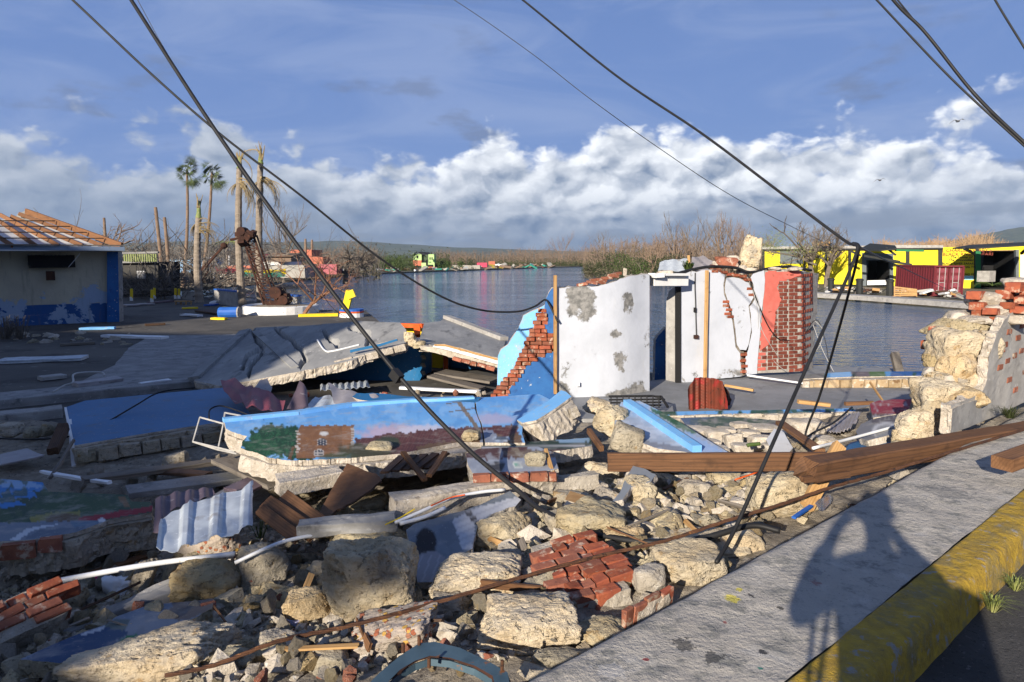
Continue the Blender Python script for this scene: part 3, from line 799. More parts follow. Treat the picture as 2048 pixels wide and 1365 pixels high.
# polished floor of the ruined house
flo = [tuple(G(px, py, -.98)[:2]) for px, py in ((1130, 838), (1140, 792), (1300, 762), (1500, 736), (1660, 732), (1880, 742), (1880, 838))]
plate('floor_slab', flo, lambda u, v: np.stack([u, v, u*0-.98], -1), (0, 0, -.5), [MT['floor'], MT['concrete']], step=.5, kind='structure')
ap = [tuple(G(px, py, -1.1)[:2]) for px, py in ((480, 668), (440, 700), (400, 752), (330, 778), (140, 800), (-60, 812), (-60, 790), (150, 770), (230, 730), (255, 700), (300, 672))]
plate('concrete_apron', ap, lambda u, v: np.stack([u, v, u*0-1.105], -1), (0, 0, -.1), [MT['concrete'], MT['concrete']], step=.5, jag=.15, seed=5, kind='structure')

# ------------------------------------------------------------------ brick helper
BRICK_ME = {}
def brick_mesh(L, Wd, H, var, mat):
    key = (round(L, 4), round(Wd, 4), round(H, 4), var, mat.name)
    if key in BRICK_ME: return BRICK_ME[key]
    rng = random.Random(var*31+5)
    bm = bmesh.new(); bmesh.ops.create_cube(bm, size=1)
    bmesh.ops.bevel(bm, geom=list(bm.edges), offset=.05, segments=1, affect='EDGES', clamp_overlap=True)
    for v_ in bm.verts:
        v_.co = Vector((v_.co.x*L, v_.co.y*Wd, v_.co.z*H)) + Vector((rng.uniform(-1, 1)*.05*H, rng.uniform(-1, 1)*.05*H, rng.uniform(-1, 1)*.05*H))
    me = bpy.data.meshes.new('brick'); bm.to_mesh(me); bm.free(); me.materials.append(mat)
    BRICK_ME[key] = me
    return me
def put_brick(name, me, loc, x, y, z, parent):
    o = bpy.data.objects.new(name, me); COL.objects.link(o)
    o.rotation_euler = Matrix((x, y, z)).transposed().to_euler(); o.location = loc
    adopt(o, parent); return o
def surf_frame(f, px, py):
    """local frame of an upright surface: point, along, outward normal"""
    a = f(np.array([px-3., px+3.]), np.array([py, py]))
    x = Vector(a[1]-a[0]); x.z = 0; x.normalize()
    n_ = Vector((x.y, -x.x, 0))
    if n_.y > 0: n_ = -n_
    return Vector(f(np.array([px]), np.array([py]))[0]), x, n_

rng = random.Random(2)
# ================================================================== broken white-and-blue house on the water
ruin = empty('ruined_house', P(1300, 790, 12.8), 'roofless white plastered house ruin with doorway and coral red brick end', 'ruin')
fW1 = upright([(1105, 11.90), (1230, 12.12), (1300, 12.55)])
fW2 = upright([(1330, 13.3), (1530, 14.0)])
fBR = upright([(1510, 13.95), (1604, 14.35), (1634, 15.4)], False)
PW = [MT['plaster'], MT['mortar_pale']]
# white wall by the post
plate('wall', [(1113, 812), (1113, 576, 3), (1150, 574, 4), (1196, 573, 4), (1222, 566, 4), (1240, 558, 4), (1262, 552, 3), (1299, 549, 0), (1299, 782, 0), (1296, 812)], fW1, (.05, .34, 0), PW, step=7, seed=3, parent=ruin, bump=.012, bumpf=2, edge_rough=.03)
# brick course left on top of it
for i, (px, py) in enumerate(((1172, 570), (1186, 566), (1198, 561), (1210, 561), (1222, 557), (1236, 553), (1206, 566), (1245, 549))):
    p_, x_, n_ = surf_frame(fW1, px, py)
    put_brick('brick', brick_mesh(.19, .11, .05, i % 4, MT['brick_old']), p_ - n_*rng.uniform(.05, .25), (x_ + Vector((0, 0, rng.uniform(-.2, .2)))).normalized(), -n_, Vector((0, 0, 1)), ruin)
# doorway: lintel, reveal, frame strip
lin = B(); a, b = P(1299, 561, 12.9), P(1366, 561, 13.3)
lin.bar(a, b, .30, .20); lin.bar(a+Vector((0, -.17, .115)), b+Vector((.02, -.17, .115)), .20, .045)
lin.bar(P(1301, 552, 12.8), P(1322, 551, 12.85), .3, .07)
lin.o('lintel', MT['white'], ruin)
plate('door_reveal', [(1331, 772), (1331, 660), (1333, 600), (1337, 583, 4), (1350, 574), (1352, 574), (1352, 768)], upright([(1325, 13.75), (1355, 13.45)]), (.12, .05, 0), [MT['concrete_pale'], MT['mortar']], step=6, jag=1, seed=5, parent=ruin, bump=.02, bumpf=4)
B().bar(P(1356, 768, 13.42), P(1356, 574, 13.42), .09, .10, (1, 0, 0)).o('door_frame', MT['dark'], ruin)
plate('wall', [(1309, 772), (1311, 682), (1316, 672), (1324, 664), (1332, 655), (1333, 772)], upright([(1300, 14.1), (1340, 14.0)]), (0, .2, 0), [MT['deepblue'], MT['mortar']], step=8, seed=6, parent=ruin, label='dark blue stub of wall inside the doorway')
# right white wall in three pieces parted by cracks
top = [(1360, 549), (1368, 543, 2), (1381, 541, 2), (1392, 545, 3), (1404, 541, 2), (1416, 540), (1440, 545, 3), (1450, 551, 3)]
plate('wall', top + [(1447, 566), (1448, 590), (1454, 606), (1458, 625), (1464, 640), (1468, 668), (1471, 695), (1480, 707), (1482, 740), (1484, 753), (1420, 760), (1360, 772)], fW2, (.22, .30, 0), PW, step=6, jag=.8, seed=7, parent=ruin, bump=.012, bumpf=2, edge_rough=.03)
plate('wall', [(1453, 556, 2), (1470, 556, 3), (1484, 560, 3), (1497, 566), (1505, 582), (1507, 596), (1497, 612), (1500, 636), (1502, 660), (1497, 690), (1492, 701), (1480, 700), (1474, 690), (1471, 665), (1468, 640), (1462, 618), (1455, 600), (1450, 585), (1451, 566)], fW2, (.22, .30, 0), PW, step=6, jag=1, seed=8, parent=ruin, bump=.012, bumpf=2, edge_rough=.03)
plate('wall', [(1506, 548, 2), (1528, 541), (1530, 560), (1517, 700), (1514, 748), (1492, 750), (1491, 716), (1497, 698), (1504, 665), (1502, 634), (1499, 614), (1509, 600), (1507, 570), (1501, 556)], fW2, (.22, .30, 0), PW, step=6, jag=1, seed=9, parent=ruin, bump=.012, bumpf=2, edge_rough=.03)
plate('wall_core', [(1366, 560), (1450, 556), (1525, 556), (1512, 744), (1370, 764)], upright([(1330, 13.5), (1530, 14.2)]), (.12, .16, 0), [MT['brick_old'], MT['mortar']], step=14, seed=10, parent=ruin, bump=.03, bumpf=5)
# brick peeping out of the cracks
for i, (px, py) in enumerate(((1452, 612), (1458, 620), (1455, 628), (1461, 634), (1452, 604), (1488, 710), (1486, 722), (1489, 733), (1487, 744), (1500, 578), (1503, 590), (1496, 560), (1487, 553), (1474, 551), (1462, 549), (1449, 545), (1430, 543))):
    p_, x_, n_ = surf_frame(fW2, px, py)
    put_brick('brick', brick_mesh(.15, .10, .055, i % 4, MT['brick']), p_ - n_*.04, x_, -n_, Vector((0, 0, 1)), ruin)
# conduit and socket on the right wall
B().tube(smooth_path([P(1390.5, 546, 13.5), P(1390, 575, 13.49), P(1391, 600, 13.49), P(1392, 640, 13.5), P(1393, 672, 13.5)], 5), .012, 6).o('conduit', MT['wire_dark'], ruin)
B().box(P(1390, 620, 13.47), (.05, .04, .09)).o('junction_box', MT['dark'], ruin)
B().box(P(1392, 674, 13.47), (.09, .05, .07)).o('socket_box', MT['rust_dark'], ruin)
B().box(P(1156, 769, 11.92), (.06, .03, .07)).o('socket_box', MT['pvc'], ruin)
# coral painted brick wall: every brick its own piece
bw = plate('brick_wall', [(1514, 747), (1517, 700), (1528, 543), (1560, 539), (1600, 543), (1618, 547), (1631, 548), (1627, 640), (1620, 741), (1600, 744)], fBR, (.16, .22, 0), [MT['mortarline'], MT['mortarline']], step=7, seed=12, parent=ruin, edge_rough=.02, label='coral painted brick end wall with bare bricks showing')
nb1 = 0
crow = 0; z = -.955
while z < 1.25:
    k = 0
    px = 1512.0
    while px < 1640:
        # row height -> pixel
        Yh = float(np.interp(px, [1510, 1604, 1634], [13.95, 14.35, 15.4]))
        v_ = (515 + (CAMZ-z)/Yh*FPX*.992)
        ln = (.225 if (crow % 2 == 0) else .115)
        fore = .97 if px < 1598 else .42
        wpx = ln*FPX/Yh*fore
        c_ = px + wpx/2
        lean = (747-v_)/204
        if c_ > 1515+13*lean and c_+wpx*.5 < 1618+12*lean and 545 < v_ < 742 and nb1 < 298:
            q = (c_-1520-13*lean)/98
            e = fbm(np.array([[px*.035, v_*.022, 3.]]), 3, 4)[0]
            exposed = q + .55*e + (.25 if v_ > 690 else 0) - (.35 if v_ < 565 and q < .8 else 0) > .20
            p_, x_, n_ = surf_frame(fBR, c_, v_)
            put_brick('brick', brick_mesh(ln*.94, .07, .065, nb1 % 3, MT['brick_red'] if exposed else MT['brick_coral']), p_ - n_*(.018 if exposed else .0225), x_, -n_, Vector((0, 0, 1)), bw)
            nb1 += 1
        px += wpx
    z += .0765; crow += 1
# smooth coral render over the unbroken part
plate('paint_skin', [(1519, 702, 1), (1529, 545), (1600, 543), (1600, 551, 2), (1575, 559, 3), (1558, 556, 3), (1552, 575, 4), (1560, 600, 4), (1548, 625, 4), (1545, 660, 4), (1535, 690, 3)],
      lambda u, v: fBR(u, v) + np.array([.012, -.016, 0]), (.004, .006, 0), [MT['brick_coral'], MT['brick_coral']], step=6, seed=14, parent=bw, bump=.006, bumpf=8)

# ---- blue end wall with stepped bricks
endw = empty('broken_blue_wall', P(1060, 790, 12.1), 'broken wall end in deep blue and sky blue paint with stepped red bricks', 'wall')
fE = upright([(940, 12.2), (1112, 12.0)]); fE2 = upright([(940, 12.62), (1112, 12.5)])
plate('sky_blue_face', [(994, 800), (995, 742), (996, 712), (1002, 700), (1016, 690), (1022, 680), (1030, 668), (1040, 650), (1047, 632), (1062, 624, 2), (1078, 618), (1090, 610), (1092, 800)], fE2, (0, .12, 0), [MT['skyblue'], MT['mortar_pale']], step=8, seed=20, parent=endw, bump=.01)
plate('wall_core', [(985, 800), (1000, 782, 3), (1020, 757, 3), (1043, 712, 3), (1058, 675, 3), (1075, 640, 3), (1090, 618, 2), (1098, 596), (1108, 580), (1108, 800)], upright([(940, 12.3), (1112, 12.12)]), (0, .3, 0), [MT['mortar_pale'], MT['mortar_pale']], step=7, jag=2, seed=21, parent=endw, bump=.04, bumpf=6)
plate('blue_plaster', [(1014, 800), (1018, 780), (1030, 763), (1042, 745), (1056, 730), (1068, 722, 2), (1080, 712, 2), (1095, 706, 2), (1109, 704), (1109, 800)], fE, (0, .03, 0), [MT['deepblue'], MT['mortar_pale']], step=6, jag=1.5, seed=22, parent=endw)
plate('blue_plaster', [(1086, 640), (1089, 615), (1092, 598, 1), (1098, 585, 1), (1104, 577, 1), (1109, 576), (1109, 666), (1100, 668, 2), (1090, 660, 2)], fE, (0, .05, 0), [MT['deepblue'], MT['mortar_pale']], step=5, jag=1, seed=23, parent=endw)
# stepped bricks
row = 0; v_ = 792.0
edge_x = lambda v: np.interp(v, [600, 622, 650, 680, 712, 757, 782, 800], [1089, 1076, 1066, 1052, 1040, 1012, 990, 975])
rb = random.Random(5)
while v_ > 618:
    x0 = float(edge_x(v_)) + rb.uniform(-4, 3)
    blue_x = float(np.interp(v_, [700, 712, 735, 760, 790], [1110, 1082, 1050, 1032, 1012])) if v_ > 700 else (1090 if v_ < 668 else 1110)
    xx = x0; k = 0
    while xx < blue_x-3:
        ln = rb.choice((.21, .21, .105, .16)); wpx = ln*FPX/12.1
        if xx+wpx > blue_x+8: wpx = blue_x+4-xx; ln = wpx*12.1/FPX
        if ln > .05:
            p_, x_, n_ = surf_frame(fE, xx+wpx/2, v_)
            yaw = rb.uniform(-.12, .12)
            x2 = (x_ + n_*yaw + Vector((0, 0, rb.uniform(-.05, .05)))).normalized(); y2 = Vector((0, 0, 1)).cross(x2).normalized()
            put_brick('brick', brick_mesh(round(ln*.95, 2), .13, .062, rb.randrange(5), MT['brick'] if rb.random() < .55 else MT['brick_old']), p_ - n_*rb.uniform(.0, .07), x2, y2, x2.cross(y2), endw)
        xx += wpx + .5
    v_ -= 8.1

# timber posts at the wall
beam('timber_post', P(1110.5, 788, 11.86), P(1110.5, 551, 11.86), .07, .05, MT['timber_pale'], label='tall pale timber post beside the deep blue broken wall', cat='post', roll=.2)
beam('timber_post', P(1410, 757, 13.45), P(1414, 541, 13.50), .06, .05, MT['timber_pale'], label='pale timber batten upright against the cracked white wall', cat='post')
# the shadow-casting pale strip beside it
# ---- things left on top of the walls

# ------------------------------------------------------------------ rocks
ICO = {}
def ico(sub):
    if sub not in ICO:
        bm = bmesh.new(); bmesh.ops.create_icosphere(bm, subdivisions=sub, radius=1)
        bm.verts.ensure_lookup_table()
        v = np.array([tuple(q.co) for q in bm.verts]); v /= np.linalg.norm(v, axis=1, keepdims=True)
        f = [tuple(q.index for q in p.verts) for p in bm.faces]; bm.free(); ICO[sub] = (v, f)
    return ICO[sub]
def rock_verts(seed, sub, dims, planes=11, sharp=30., rough=.10, square=.0):
    rg = np.random.default_rng(seed); d, f = ico(sub)
    n = rg.normal(size=(planes, 3)); n /= np.linalg.norm(n, axis=1, keepdims=True)
    h = rg.uniform(.62, 1.02, planes)
    ax = np.vstack([np.eye(3), -np.eye(3)]) + rg.normal(size=(6, 3))*.14*(1-square*.6); ax /= np.linalg.norm(ax, axis=1, keepdims=True)
    hx = rg.uniform(.80, .95, 6)
    if square: h = h + square*.45
    n = np.vstack([n, ax]); h = np.concatenate([h, hx])
    q = np.maximum(d @ n.T, 0)/h
    r = 1/np.power(np.power(q, sharp).sum(1), 1/sharp)
    p = d*r[:, None]
    o_ = rg.uniform(-50, 50, 3)
    k = fbm(p*1.6+o_, 3, seed % 97)*.9 + fbm(p*5.0+o_, 3, seed % 89)*.42
    if sub >= 4: k = k + fbm(p*15.0+o_, 3, seed % 83)*.26 - np.maximum(fbm(p*9+o_, 3, seed % 71)-.16, 0)*1.3 - np.abs(fbm(p*3.2+o_+5, 4, seed % 61))*.55
    p = p*(1 + rough*k[:, None])
    p = p/np.abs(p).max(0)[None]
    return p*np.asarray(dims)[None], f
def rock_at(px, py, z_extra=.0):
    """where the picture ray meets the heap"""
    d = raydir(px, py); s = np.linspace(2.2, 14, 900)
    q = np.array([0, 0, CAMZ]) + s[:, None]*d
    below = q[:, 2] < hgt(q[:, 0], q[:, 1]) + z_extra
    i = int(np.argmax(below)) if below.any() else len(s)-1
    return Vector(q[i]), s[i]
def rock(px, py, wpx, hpx, mat, label, seed=1, sub=5, roll=0., yaw=0., depth=.85, sq=.25, rough=.15, planes=13, Y=None, sink=.16, name='boulder', cat='boulder', sharp=26., parent=None, group=None, tilt=0., lift=0., taper=0.):
    if Y is None:
        q, s = rock_at(px, py+hpx*.0, .3); hz = hpx*s/FPX
        q, s = rock_at(px, py, hz*(.5-sink)+lift)
    else:
        q = P(px, py, Y); s = Y
    w, h = wpx*s/FPX, hpx*s/FPX
    # the picture height of a lump seen from above holds both its height and part of its depth
    el_ = math.atan2(CAMZ-q.z, q.y); dp = w*depth
    hz = max(h*.45, math.sqrt(max(h*h - (dp*math.sin(el_))**2*.8, (h*.45)**2))/math.cos(el_))
    v, f = rock_verts(seed, sub, (w/2*1.03, dp/2, hz/2), planes=planes, sharp=sharp, rough=rough, square=sq)
    if taper: v[:, :2] *= (1-taper*(v[:, 2:]/hz+.5))
    Rm = np.array((Matrix.Rotation(roll, 3, 'Y') @ Matrix.Rotation(tilt, 3, 'X') @ Matrix.Rotation(yaw, 3, 'Z')))
    v = v @ Rm.T
    sx = w/ (v[:, 0].max()-v[:, 0].min()); v[:, 0] *= sx
    v = v + np.array(q)
    return mesh_obj(name, v, f, MT[mat] if isinstance(mat, str) else mat, parent, smooth=sub >= 4, label=label, cat=cat if parent is None else None, group=group)

def hull(seed, n=14, sub=0, flat=.6, rough=.0):
    """angular broken chunk: the hull of a few points, faces kept flat"""
    rg = np.random.default_rng(seed); p = rg.normal(size=(n, 3)); p /= np.linalg.norm(p, axis=1, keepdims=True); p *= rg.uniform(.8, 1.0, (n, 1)); p *= np.array([1, rg.uniform(.6, 1), rg.uniform(.45, 1)*flat+.25])
    bm = bmesh.new()
    for q in p: bm.verts.new(q)
    r = bmesh.ops.convex_hull(bm, input=bm.verts[:]); bmesh.ops.delete(bm, geom=list({g for g in r['geom_interior'] if isinstance(g, bmesh.types.BMVert)}), context='VERTS')
    bmesh.ops.triangulate(bm, faces=bm.faces[:])
    for _ in range(sub): bmesh.ops.subdivide_edges(bm, edges=bm.edges[:], cuts=1, use_grid_fill=True)
    bmesh.ops.triangulate(bm, faces=bm.faces[:]); bm.verts.index_update()
    v = np.array([tuple(q.co) for q in bm.verts]); f = [tuple(q.index for q in x.verts) for x in bm.faces]; bm.free()
    if rough: v = v*(1+rough*(fbm(v*2.2+seed, 3, seed % 50)+.5*fbm(v*7+seed, 2, seed % 40)))[:, None]
    return v, f

# ------------------------------------------------------------------ painted and broken slabs
class Paint:
    """colours laid on a wall in its own layout"""
    def __init__(s, x, y, base): s.x, s.y = x, y; s.c = np.tile(np.array(base, float), (len(x), 1)); s.p = np.stack([x*.05, y*.05, x*0], -1)
    def put(s, mask, col, a=1.0):
        k = np.clip(mask, 0, 1)[:, None]*a; s.c = s.c*(1-k) + np.array(col)*k; return s
    def poly(s, pts, col, a=1.0, jag=0):
        x, y = s.x, s.y
        if jag:
            x = x + fbm(s.p*3, 3, 3)*jag; y = y + fbm(s.p*3+9, 3, 4)*jag
        return s.put(in_poly(x, y, pts).astype(float), col, a)
    def ell(s, cx, cy, rx, ry, col, a=1.0, soft=.15, jag=0):
        d = np.sqrt(((s.x-cx)/rx)**2 + ((s.y-cy)/ry)**2) + (fbm(s.p*2.5, 4, 7)*jag if jag else 0)
        return s.put((1+soft-d)/soft, col, a)
    def fleck(s, f, th, col, a=1.0, seed=1):
        return s.put((fbm(s.p*f, 4, seed)-th)*8, col, a)
    def mask(s, pts): return in_poly(s.x, s.y, pts)
MO = MT['mortar_pale']; MU = MT['mural']
def edge_blocks(parent, pts, Y0, Y1, hh, seed, mat='block', dep=.12, name='block', ln=(.14, .24), dz=0.):
    """row of blocks showing in the broken edge of a slab, along picture points pts"""
    rg = random.Random(seed); a = P(pts[0][0], pts[0][1], Y0); b = P(pts[1][0], pts[1][1], Y1)
    L = (b-a).length; x = (b-a).normalized(); n_ = Vector((x.y, -x.x, 0)).normalized()
    if n_.y > 0: n_ = -n_
    s = 0
    while s < L-.06:
        l_ = min(rg.uniform(*ln), L-s)
        p_ = a + x*(s+l_/2) + Vector((0, 0, dz+rg.uniform(-.01, .01))) + n_*rg.uniform(-.02, .025)
        xx = (x + n_*rg.uniform(-.06, .06)).normalized(); yy = -n_; zz = xx.cross(yy).normalized(); yy = zz.cross(xx)
        put_brick(name, brick_mesh(round(l_*.92, 2), dep, round(hh*rg.uniform(.86, .98), 2), rg.randrange(6), MT[mat]), p_, xx, yy, zz, parent)
        s += l_

# ---- A: long fallen mural wall
fA, nA = plane3((481, 894, 6.75), (448, 840, 8.0), (965, 884, 7.02))
def colA(x, y):
    p = Paint(x, y, (.13, .38, .76))
    p.put((y-(842-(x-450)*.075))/40., (.20, .47, .80), .8)
    p.fleck(.9, .05, (.28, .52, .82), .6, 2); p.fleck(2.2, .15, (.10, .33, .70), .5, 9)
    p.ell(800, 868, 60, 14, (.55, .42, .52), .9, .6, .5); p.ell(860, 862, 50, 9, (.62, .62, .72), .8, .6, .5); p.ell(990, 838, 30, 8, (.5, .42, .55), .7, .7, .5)
    p.poly([(712, 878), (780, 868), (930, 855), (1035, 850), (1045, 890), (700, 925)], (.10, .035, .035), 1, 6)      # long maroon roof
    p.put(p.mask([(712, 878), (780, 868), (930, 855), (1035, 850), (1045, 890), (700, 925)])*(np.sin(x*1.1+y*.6) > .55), (.15, .055, .05), .8)
    p.poly([(840, 892), (960, 872), (1040, 868), (1045, 900), (820, 925)], (.16, .095, .05), .9, 8)
    p.ell(555, 880, 62, 30, (.010, .055, .025), 1, .12, .55); p.ell(520, 898, 40, 20, (.012, .07, .03), 1, .1, .6); p.ell(600, 905, 40, 14, (.010, .05, .022), 1, .1, .6)
    p.put(((fbm(p.p*6, 3, 5)-.10)*8)*(((x-555)/62)**2+((y-888)/32)**2 < 1), (.025, .12, .05), .8)
    t_ = [(594, 862), (602, 853), (708, 853), (705, 905), (690, 915), (592, 916)]
    p.poly(t_, (.23, .105, .045)); p.put(p.mask(t_)*(np.sin(y*2.6) > .6), (.17, .075, .035), .6)
    p.put(p.mask(t_)*((fbm(p.p*3, 3, 8)-.1)*6), (.29, .14, .06), .6)
    p.poly([(684, 853), (706, 853), (704, 905), (684, 910)], (.30, .135, .055)); p.poly([(574, 920), (585, 893), (590, 893), (582, 921)], (.13, .07, .03))
    for k in range(7): p.poly([(600+k*17, 849), (607+k*17, 849), (607+k*17, 855), (600+k*17, 855)], (.22, .11, .055))
    for k in range(9): p.poly([(591-k*.1+(k % 2)*3, 862+k*5), (597+(k % 2)*3, 862+k*5), (597+(k % 2)*3, 865+k*5), (591+(k % 2)*3, 865+k*5)], (.55, .50, .44)); p.poly([(702, 858+k*5), (708, 858+k*5), (708, 861+k*5), (702, 861+k*5)], (.55, .50, .44))
    p.ell(648, 868, 9, 4.2, (.55, .5, .45)); p.ell(648, 868, 7, 3, (.72, .70, .66))
    for (cx, cy, w_, h_) in ((644, 885, 9, 6.5), (638, 906, 9.5, 6)):
        p.poly([(cx-w_, cy+h_), (cx-w_, cy-h_*.6), (cx-w_*.4, cy-h_*1.15), (cx+w_*.5, cy-h_*1.15), (cx+w_, cy-h_*.6), (cx+w_, cy+h_)], (.50, .45, .40))
        p.poly([(cx-w_+1.4, cy+h_-1), (cx-w_+1.4, cy-h_*.6), (cx-w_*.4, cy-h_), (cx+w_*.5, cy-h_), (cx+w_-1.4, cy-h_*.6), (cx+w_-1.4, cy+h_-1)], (.035, .045, .07))
        for k in (-.33, .33): p.poly([(cx+k*w_-.6, cy+h_), (cx+k*w_-.6, cy-h_), (cx+k*w_+.6, cy-h_), (cx+k*w_+.6, cy+h_)], (.5, .46, .42))
        p.poly([(cx-w_, cy-.7), (cx+w_, cy-.7), (cx+w_, cy+.6), (cx-w_, cy+.6)], (.5, .46, .42))
    p.ell(730, 903, 45, 13, (.055, .06, .03), .9, .5, .5); p.ell(775, 884, 22, 9, (.03, .06, .03), .8, .5, .5)
    p.ell(676, 915, 30, 8, (.05, .075, .035), .8, .5, .5)
    p.poly([(913, 805), (922, 805), (963, 862), (958, 868)], (.20, .16, .13)); p.poly([(892, 807), (950, 799), (950, 801), (892, 809)], (.16, .13, .11)); p.poly([(898, 823), (955, 815), (955, 817), (898, 825)], (.16, .13, .11))
    p.poly([(960, 890), (966, 860), (985, 862), (1010, 890)], (.30, .40, .55), .6, 3)
    p.ell(1003, 878, 16, 5, (.5, .6, .72), .9); p.ell(1003, 878, 13, 3.6, (.03, .05, .09), .9)
    return p.c
mur = empty('fallen_mural_wall', P(700, 940, 7.0), 'long fallen wall painted with a brown church tower and blue sky', 'mural wall')
plate('painted_face', [(448, 841), (520, 834), (598, 825), (703, 808), (820, 801), (948, 796), (950, 820), (955, 834), (960, 846), (963, 858), (966, 886), (922, 884), (800, 908), (727, 914, 2), (660, 919, 2), (613, 921, 2), (574, 921, 2), (535, 915, 2), (514, 906, 2), (481, 897, 2), (484, 884), (494, 873, 2), (470, 866, 2), (452, 858)],
      fA, -nA*.05, [MU, MO], step=2.3, seed=31, colfn=colA, parent=mur, bump=.006, bumpf=2.5, edge_rows=1, edge_rough=.003)
plate('painted_face', [(951, 796), (1000, 793), (1078, 789), (1100, 800), (1046, 838), (1044, 868), (1050, 886), (970, 886), (966, 860), (963, 846), (957, 834), (953, 818)],
      fA, -nA*.05, [MU, MO], step=3.2, jag=.6, seed=32, colfn=colA, parent=mur, bump=.006, bumpf=2.5, edge_rows=1, edge_rough=.003)
plate('masonry_back', [(449, 843), (598, 827), (820, 803), (948, 798), (1078, 791), (1100, 802), (1046, 840), (1050, 888), (966, 888), (800, 911), (727, 917), (613, 924), (535, 918), (481, 900), (494, 876), (455, 862)],
      lambda u, v: fA(u, v) - nA*.055, -nA*.16, [MO, MO], step=6, jag=3, seed=33, parent=mur, edge_rows=5, edge_rough=.035)
cor = B()
pts_ = [fA(np.array([x_]), np.array([y_]))[0] for x_, y_ in ((450, 842), (598, 827), (703, 811), (820, 803), (948, 798))]
for a_, b_ in zip(pts_, pts_[1:]):
    cor.bar(Vector(a_)+Vector((0, -.05, .022)), Vector(b_)+Vector((0, -.05, .022)), .11, .045, nA)
cor.o('cornice', MT['skyblue'], mur)
edge_blocks(mur, ((486, 918), (640, 938)), 6.72, 6.80, .11, 4, 'block', .10, ln=(.10, .2))
edge_blocks(mur, ((640, 934), (760, 930)), 6.78, 6.85, .10, 6, 'mortar_pale', .10, ln=(.12, .26))

# ---- B: lifted corner of that wall
fB, nB = plane3((1036, 842, 7.9), (1125, 782, 8.7), (1143, 795, 8.2))
chunk = empty('lifted_wall_corner', P(1090, 870, 8.0), 'sky blue painted wall corner tipped up over the rubble', 'wall fragment')
plate('painted_face', [(1034, 840), (1055, 827), (1094, 804), (1122, 781), (1132, 784), (1143, 794), (1110, 818), (1072, 841), (1045, 846)], fB, -nB*.03, [MT['skyblue'], MO], step=5, seed=35, parent=chunk, bump=.006)
plate('masonry_back', [(1035, 842), (1094, 807), (1122, 784), (1144, 796), (1110, 821), (1072, 844), (1045, 848)], lambda u, v: fB(u, v)-nB*.035, Vector((.13, .02, -.23)), [MO, MO], step=5, jag=3, seed=36, parent=chunk, edge_rows=6, edge_rough=.045)
edge_blocks(chunk, ((1058, 862), (1155, 818)), 7.85, 8.05, .15, 9, 'mortar', .10, ln=(.14, .22))

# ---- C: second mural wall with a moulding down its middle
fC, nC = plane3((1242, 805, 8.6), (1455, 904, 6.6), (1282, 886, 6.9))
def colC(x, y):
    p = Paint(x, y, (.34, .40, .50))
    p.put((840-y)/25., (.25, .48, .80), .9)
    p.fleck(1.2, .0, (.46, .51, .60), .8, 2); p.put((np.sin(y*.55+fbm(p.p*2, 3, 3)*3)-.2), (.24, .28, .37), .5)
    p.poly([(1292, 812), (1330, 825), (1400, 868), (1380, 868), (1350, 853), (1310, 828)], (.035, .12, .06), .9, 5)
    p.poly([(1320, 822), (1360, 845), (1352, 850), (1312, 828)], (.02, .08, .04), .9, 4)
    p.poly([(1370, 860), (1440, 900), (1455, 905), (1395, 905)], (.28, .42, .68), .8, 5)
    p.poly([(1282, 880), (1390, 900), (1390, 910), (1270, 890)], (.17, .18, .22), .8, 6)
    return p.c
mu2 = empty('fallen_mural_wall', P(1340, 905, 7.0), 'tilted mural wall in sky blue, grey and green with pale moulding beside the brown plank', 'mural wall')
plate('painted_face', [(1242, 805), (1280, 803), (1323, 824), (1365, 848), (1412, 878), (1458, 906), (1389, 907), (1316, 898, 2), (1284, 887, 3), (1272, 866, 3), (1248, 858, 3), (1229, 848), (1231, 831), (1238, 815)], fC, -nC*.05, [MU, MO], step=3.5, seed=41, colfn=colC, parent=mu2, bump=.006)
plate('masonry_back', [(1242, 808), (1280, 806), (1365, 851), (1458, 909), (1389, 910), (1316, 901), (1284, 890), (1272, 869), (1230, 850), (1232, 833)], lambda u, v: fC(u, v)-nC*.055, -nC*.14, [MO, MO], step=6, jag=3, seed=42, parent=mu2, edge_rows=4, edge_rough=.03)
mo_ = B(); q0, q1 = [Vector(fC(np.array([a_]), np.array([b_]))[0])+Vector(nC)*.035 for a_, b_ in ((1254, 810), (1394, 905))]
mo_.bar(q0, q1, .10, .07, nC); mo_.o('moulding', MT['skyblue'], mu2)

# ---- D: low strip wall lying across the floor edge, mural behind the plaster rubble
fD, nD = plane3((1318, 825, 10.2), (1700, 819, 10.35), (1500, 829, 10.0))
def colD(x, y):
    p = Paint(x, y, (.17, .44, .80)); p.fleck(1.5, .12, (.015, .07, .04), 1, 4)
    p.put((np.abs(x-1530) < 30).astype(float), (.02, .08, .05), .9); p.put((np.abs(x-1620) < 50).astype(float)*((fbm(p.p*2, 3, 1)+.2)*5), (.02, .08, .04), .9)
    return p.c
st = empty('fallen_wall_strip', P(1500, 848, 10.0), 'low fallen wall strip with sky blue top crossing before the rusty sheet', 'wall fragment')
plate('painted_face', [(1318, 824), (1500, 821), (1706, 817), (1712, 823), (1500, 829), (1325, 832)], fD, -nD*.03, [MU, MO], step=4, seed=45, colfn=colD, parent=st)
plate('masonry_back', [(1320, 826), (1500, 823), (1706, 819), (1712, 825), (1500, 831), (1327, 834)], lambda u, v: fD(u, v)-nD*.035, (0, 0, -.2), [MO, MO], step=6, seed=46, parent=st, edge_rows=3, edge_rough=.02)
edge_blocks(st, ((1366, 838), (1705, 832)), 9.93, 10.1, .11, 3, 'mortar_pale', .07, ln=(.15, .26))
fD2, nD2 = plane3((1365, 834, 9.9), (1718, 866, 9.0), (1524, 869, 9.0))
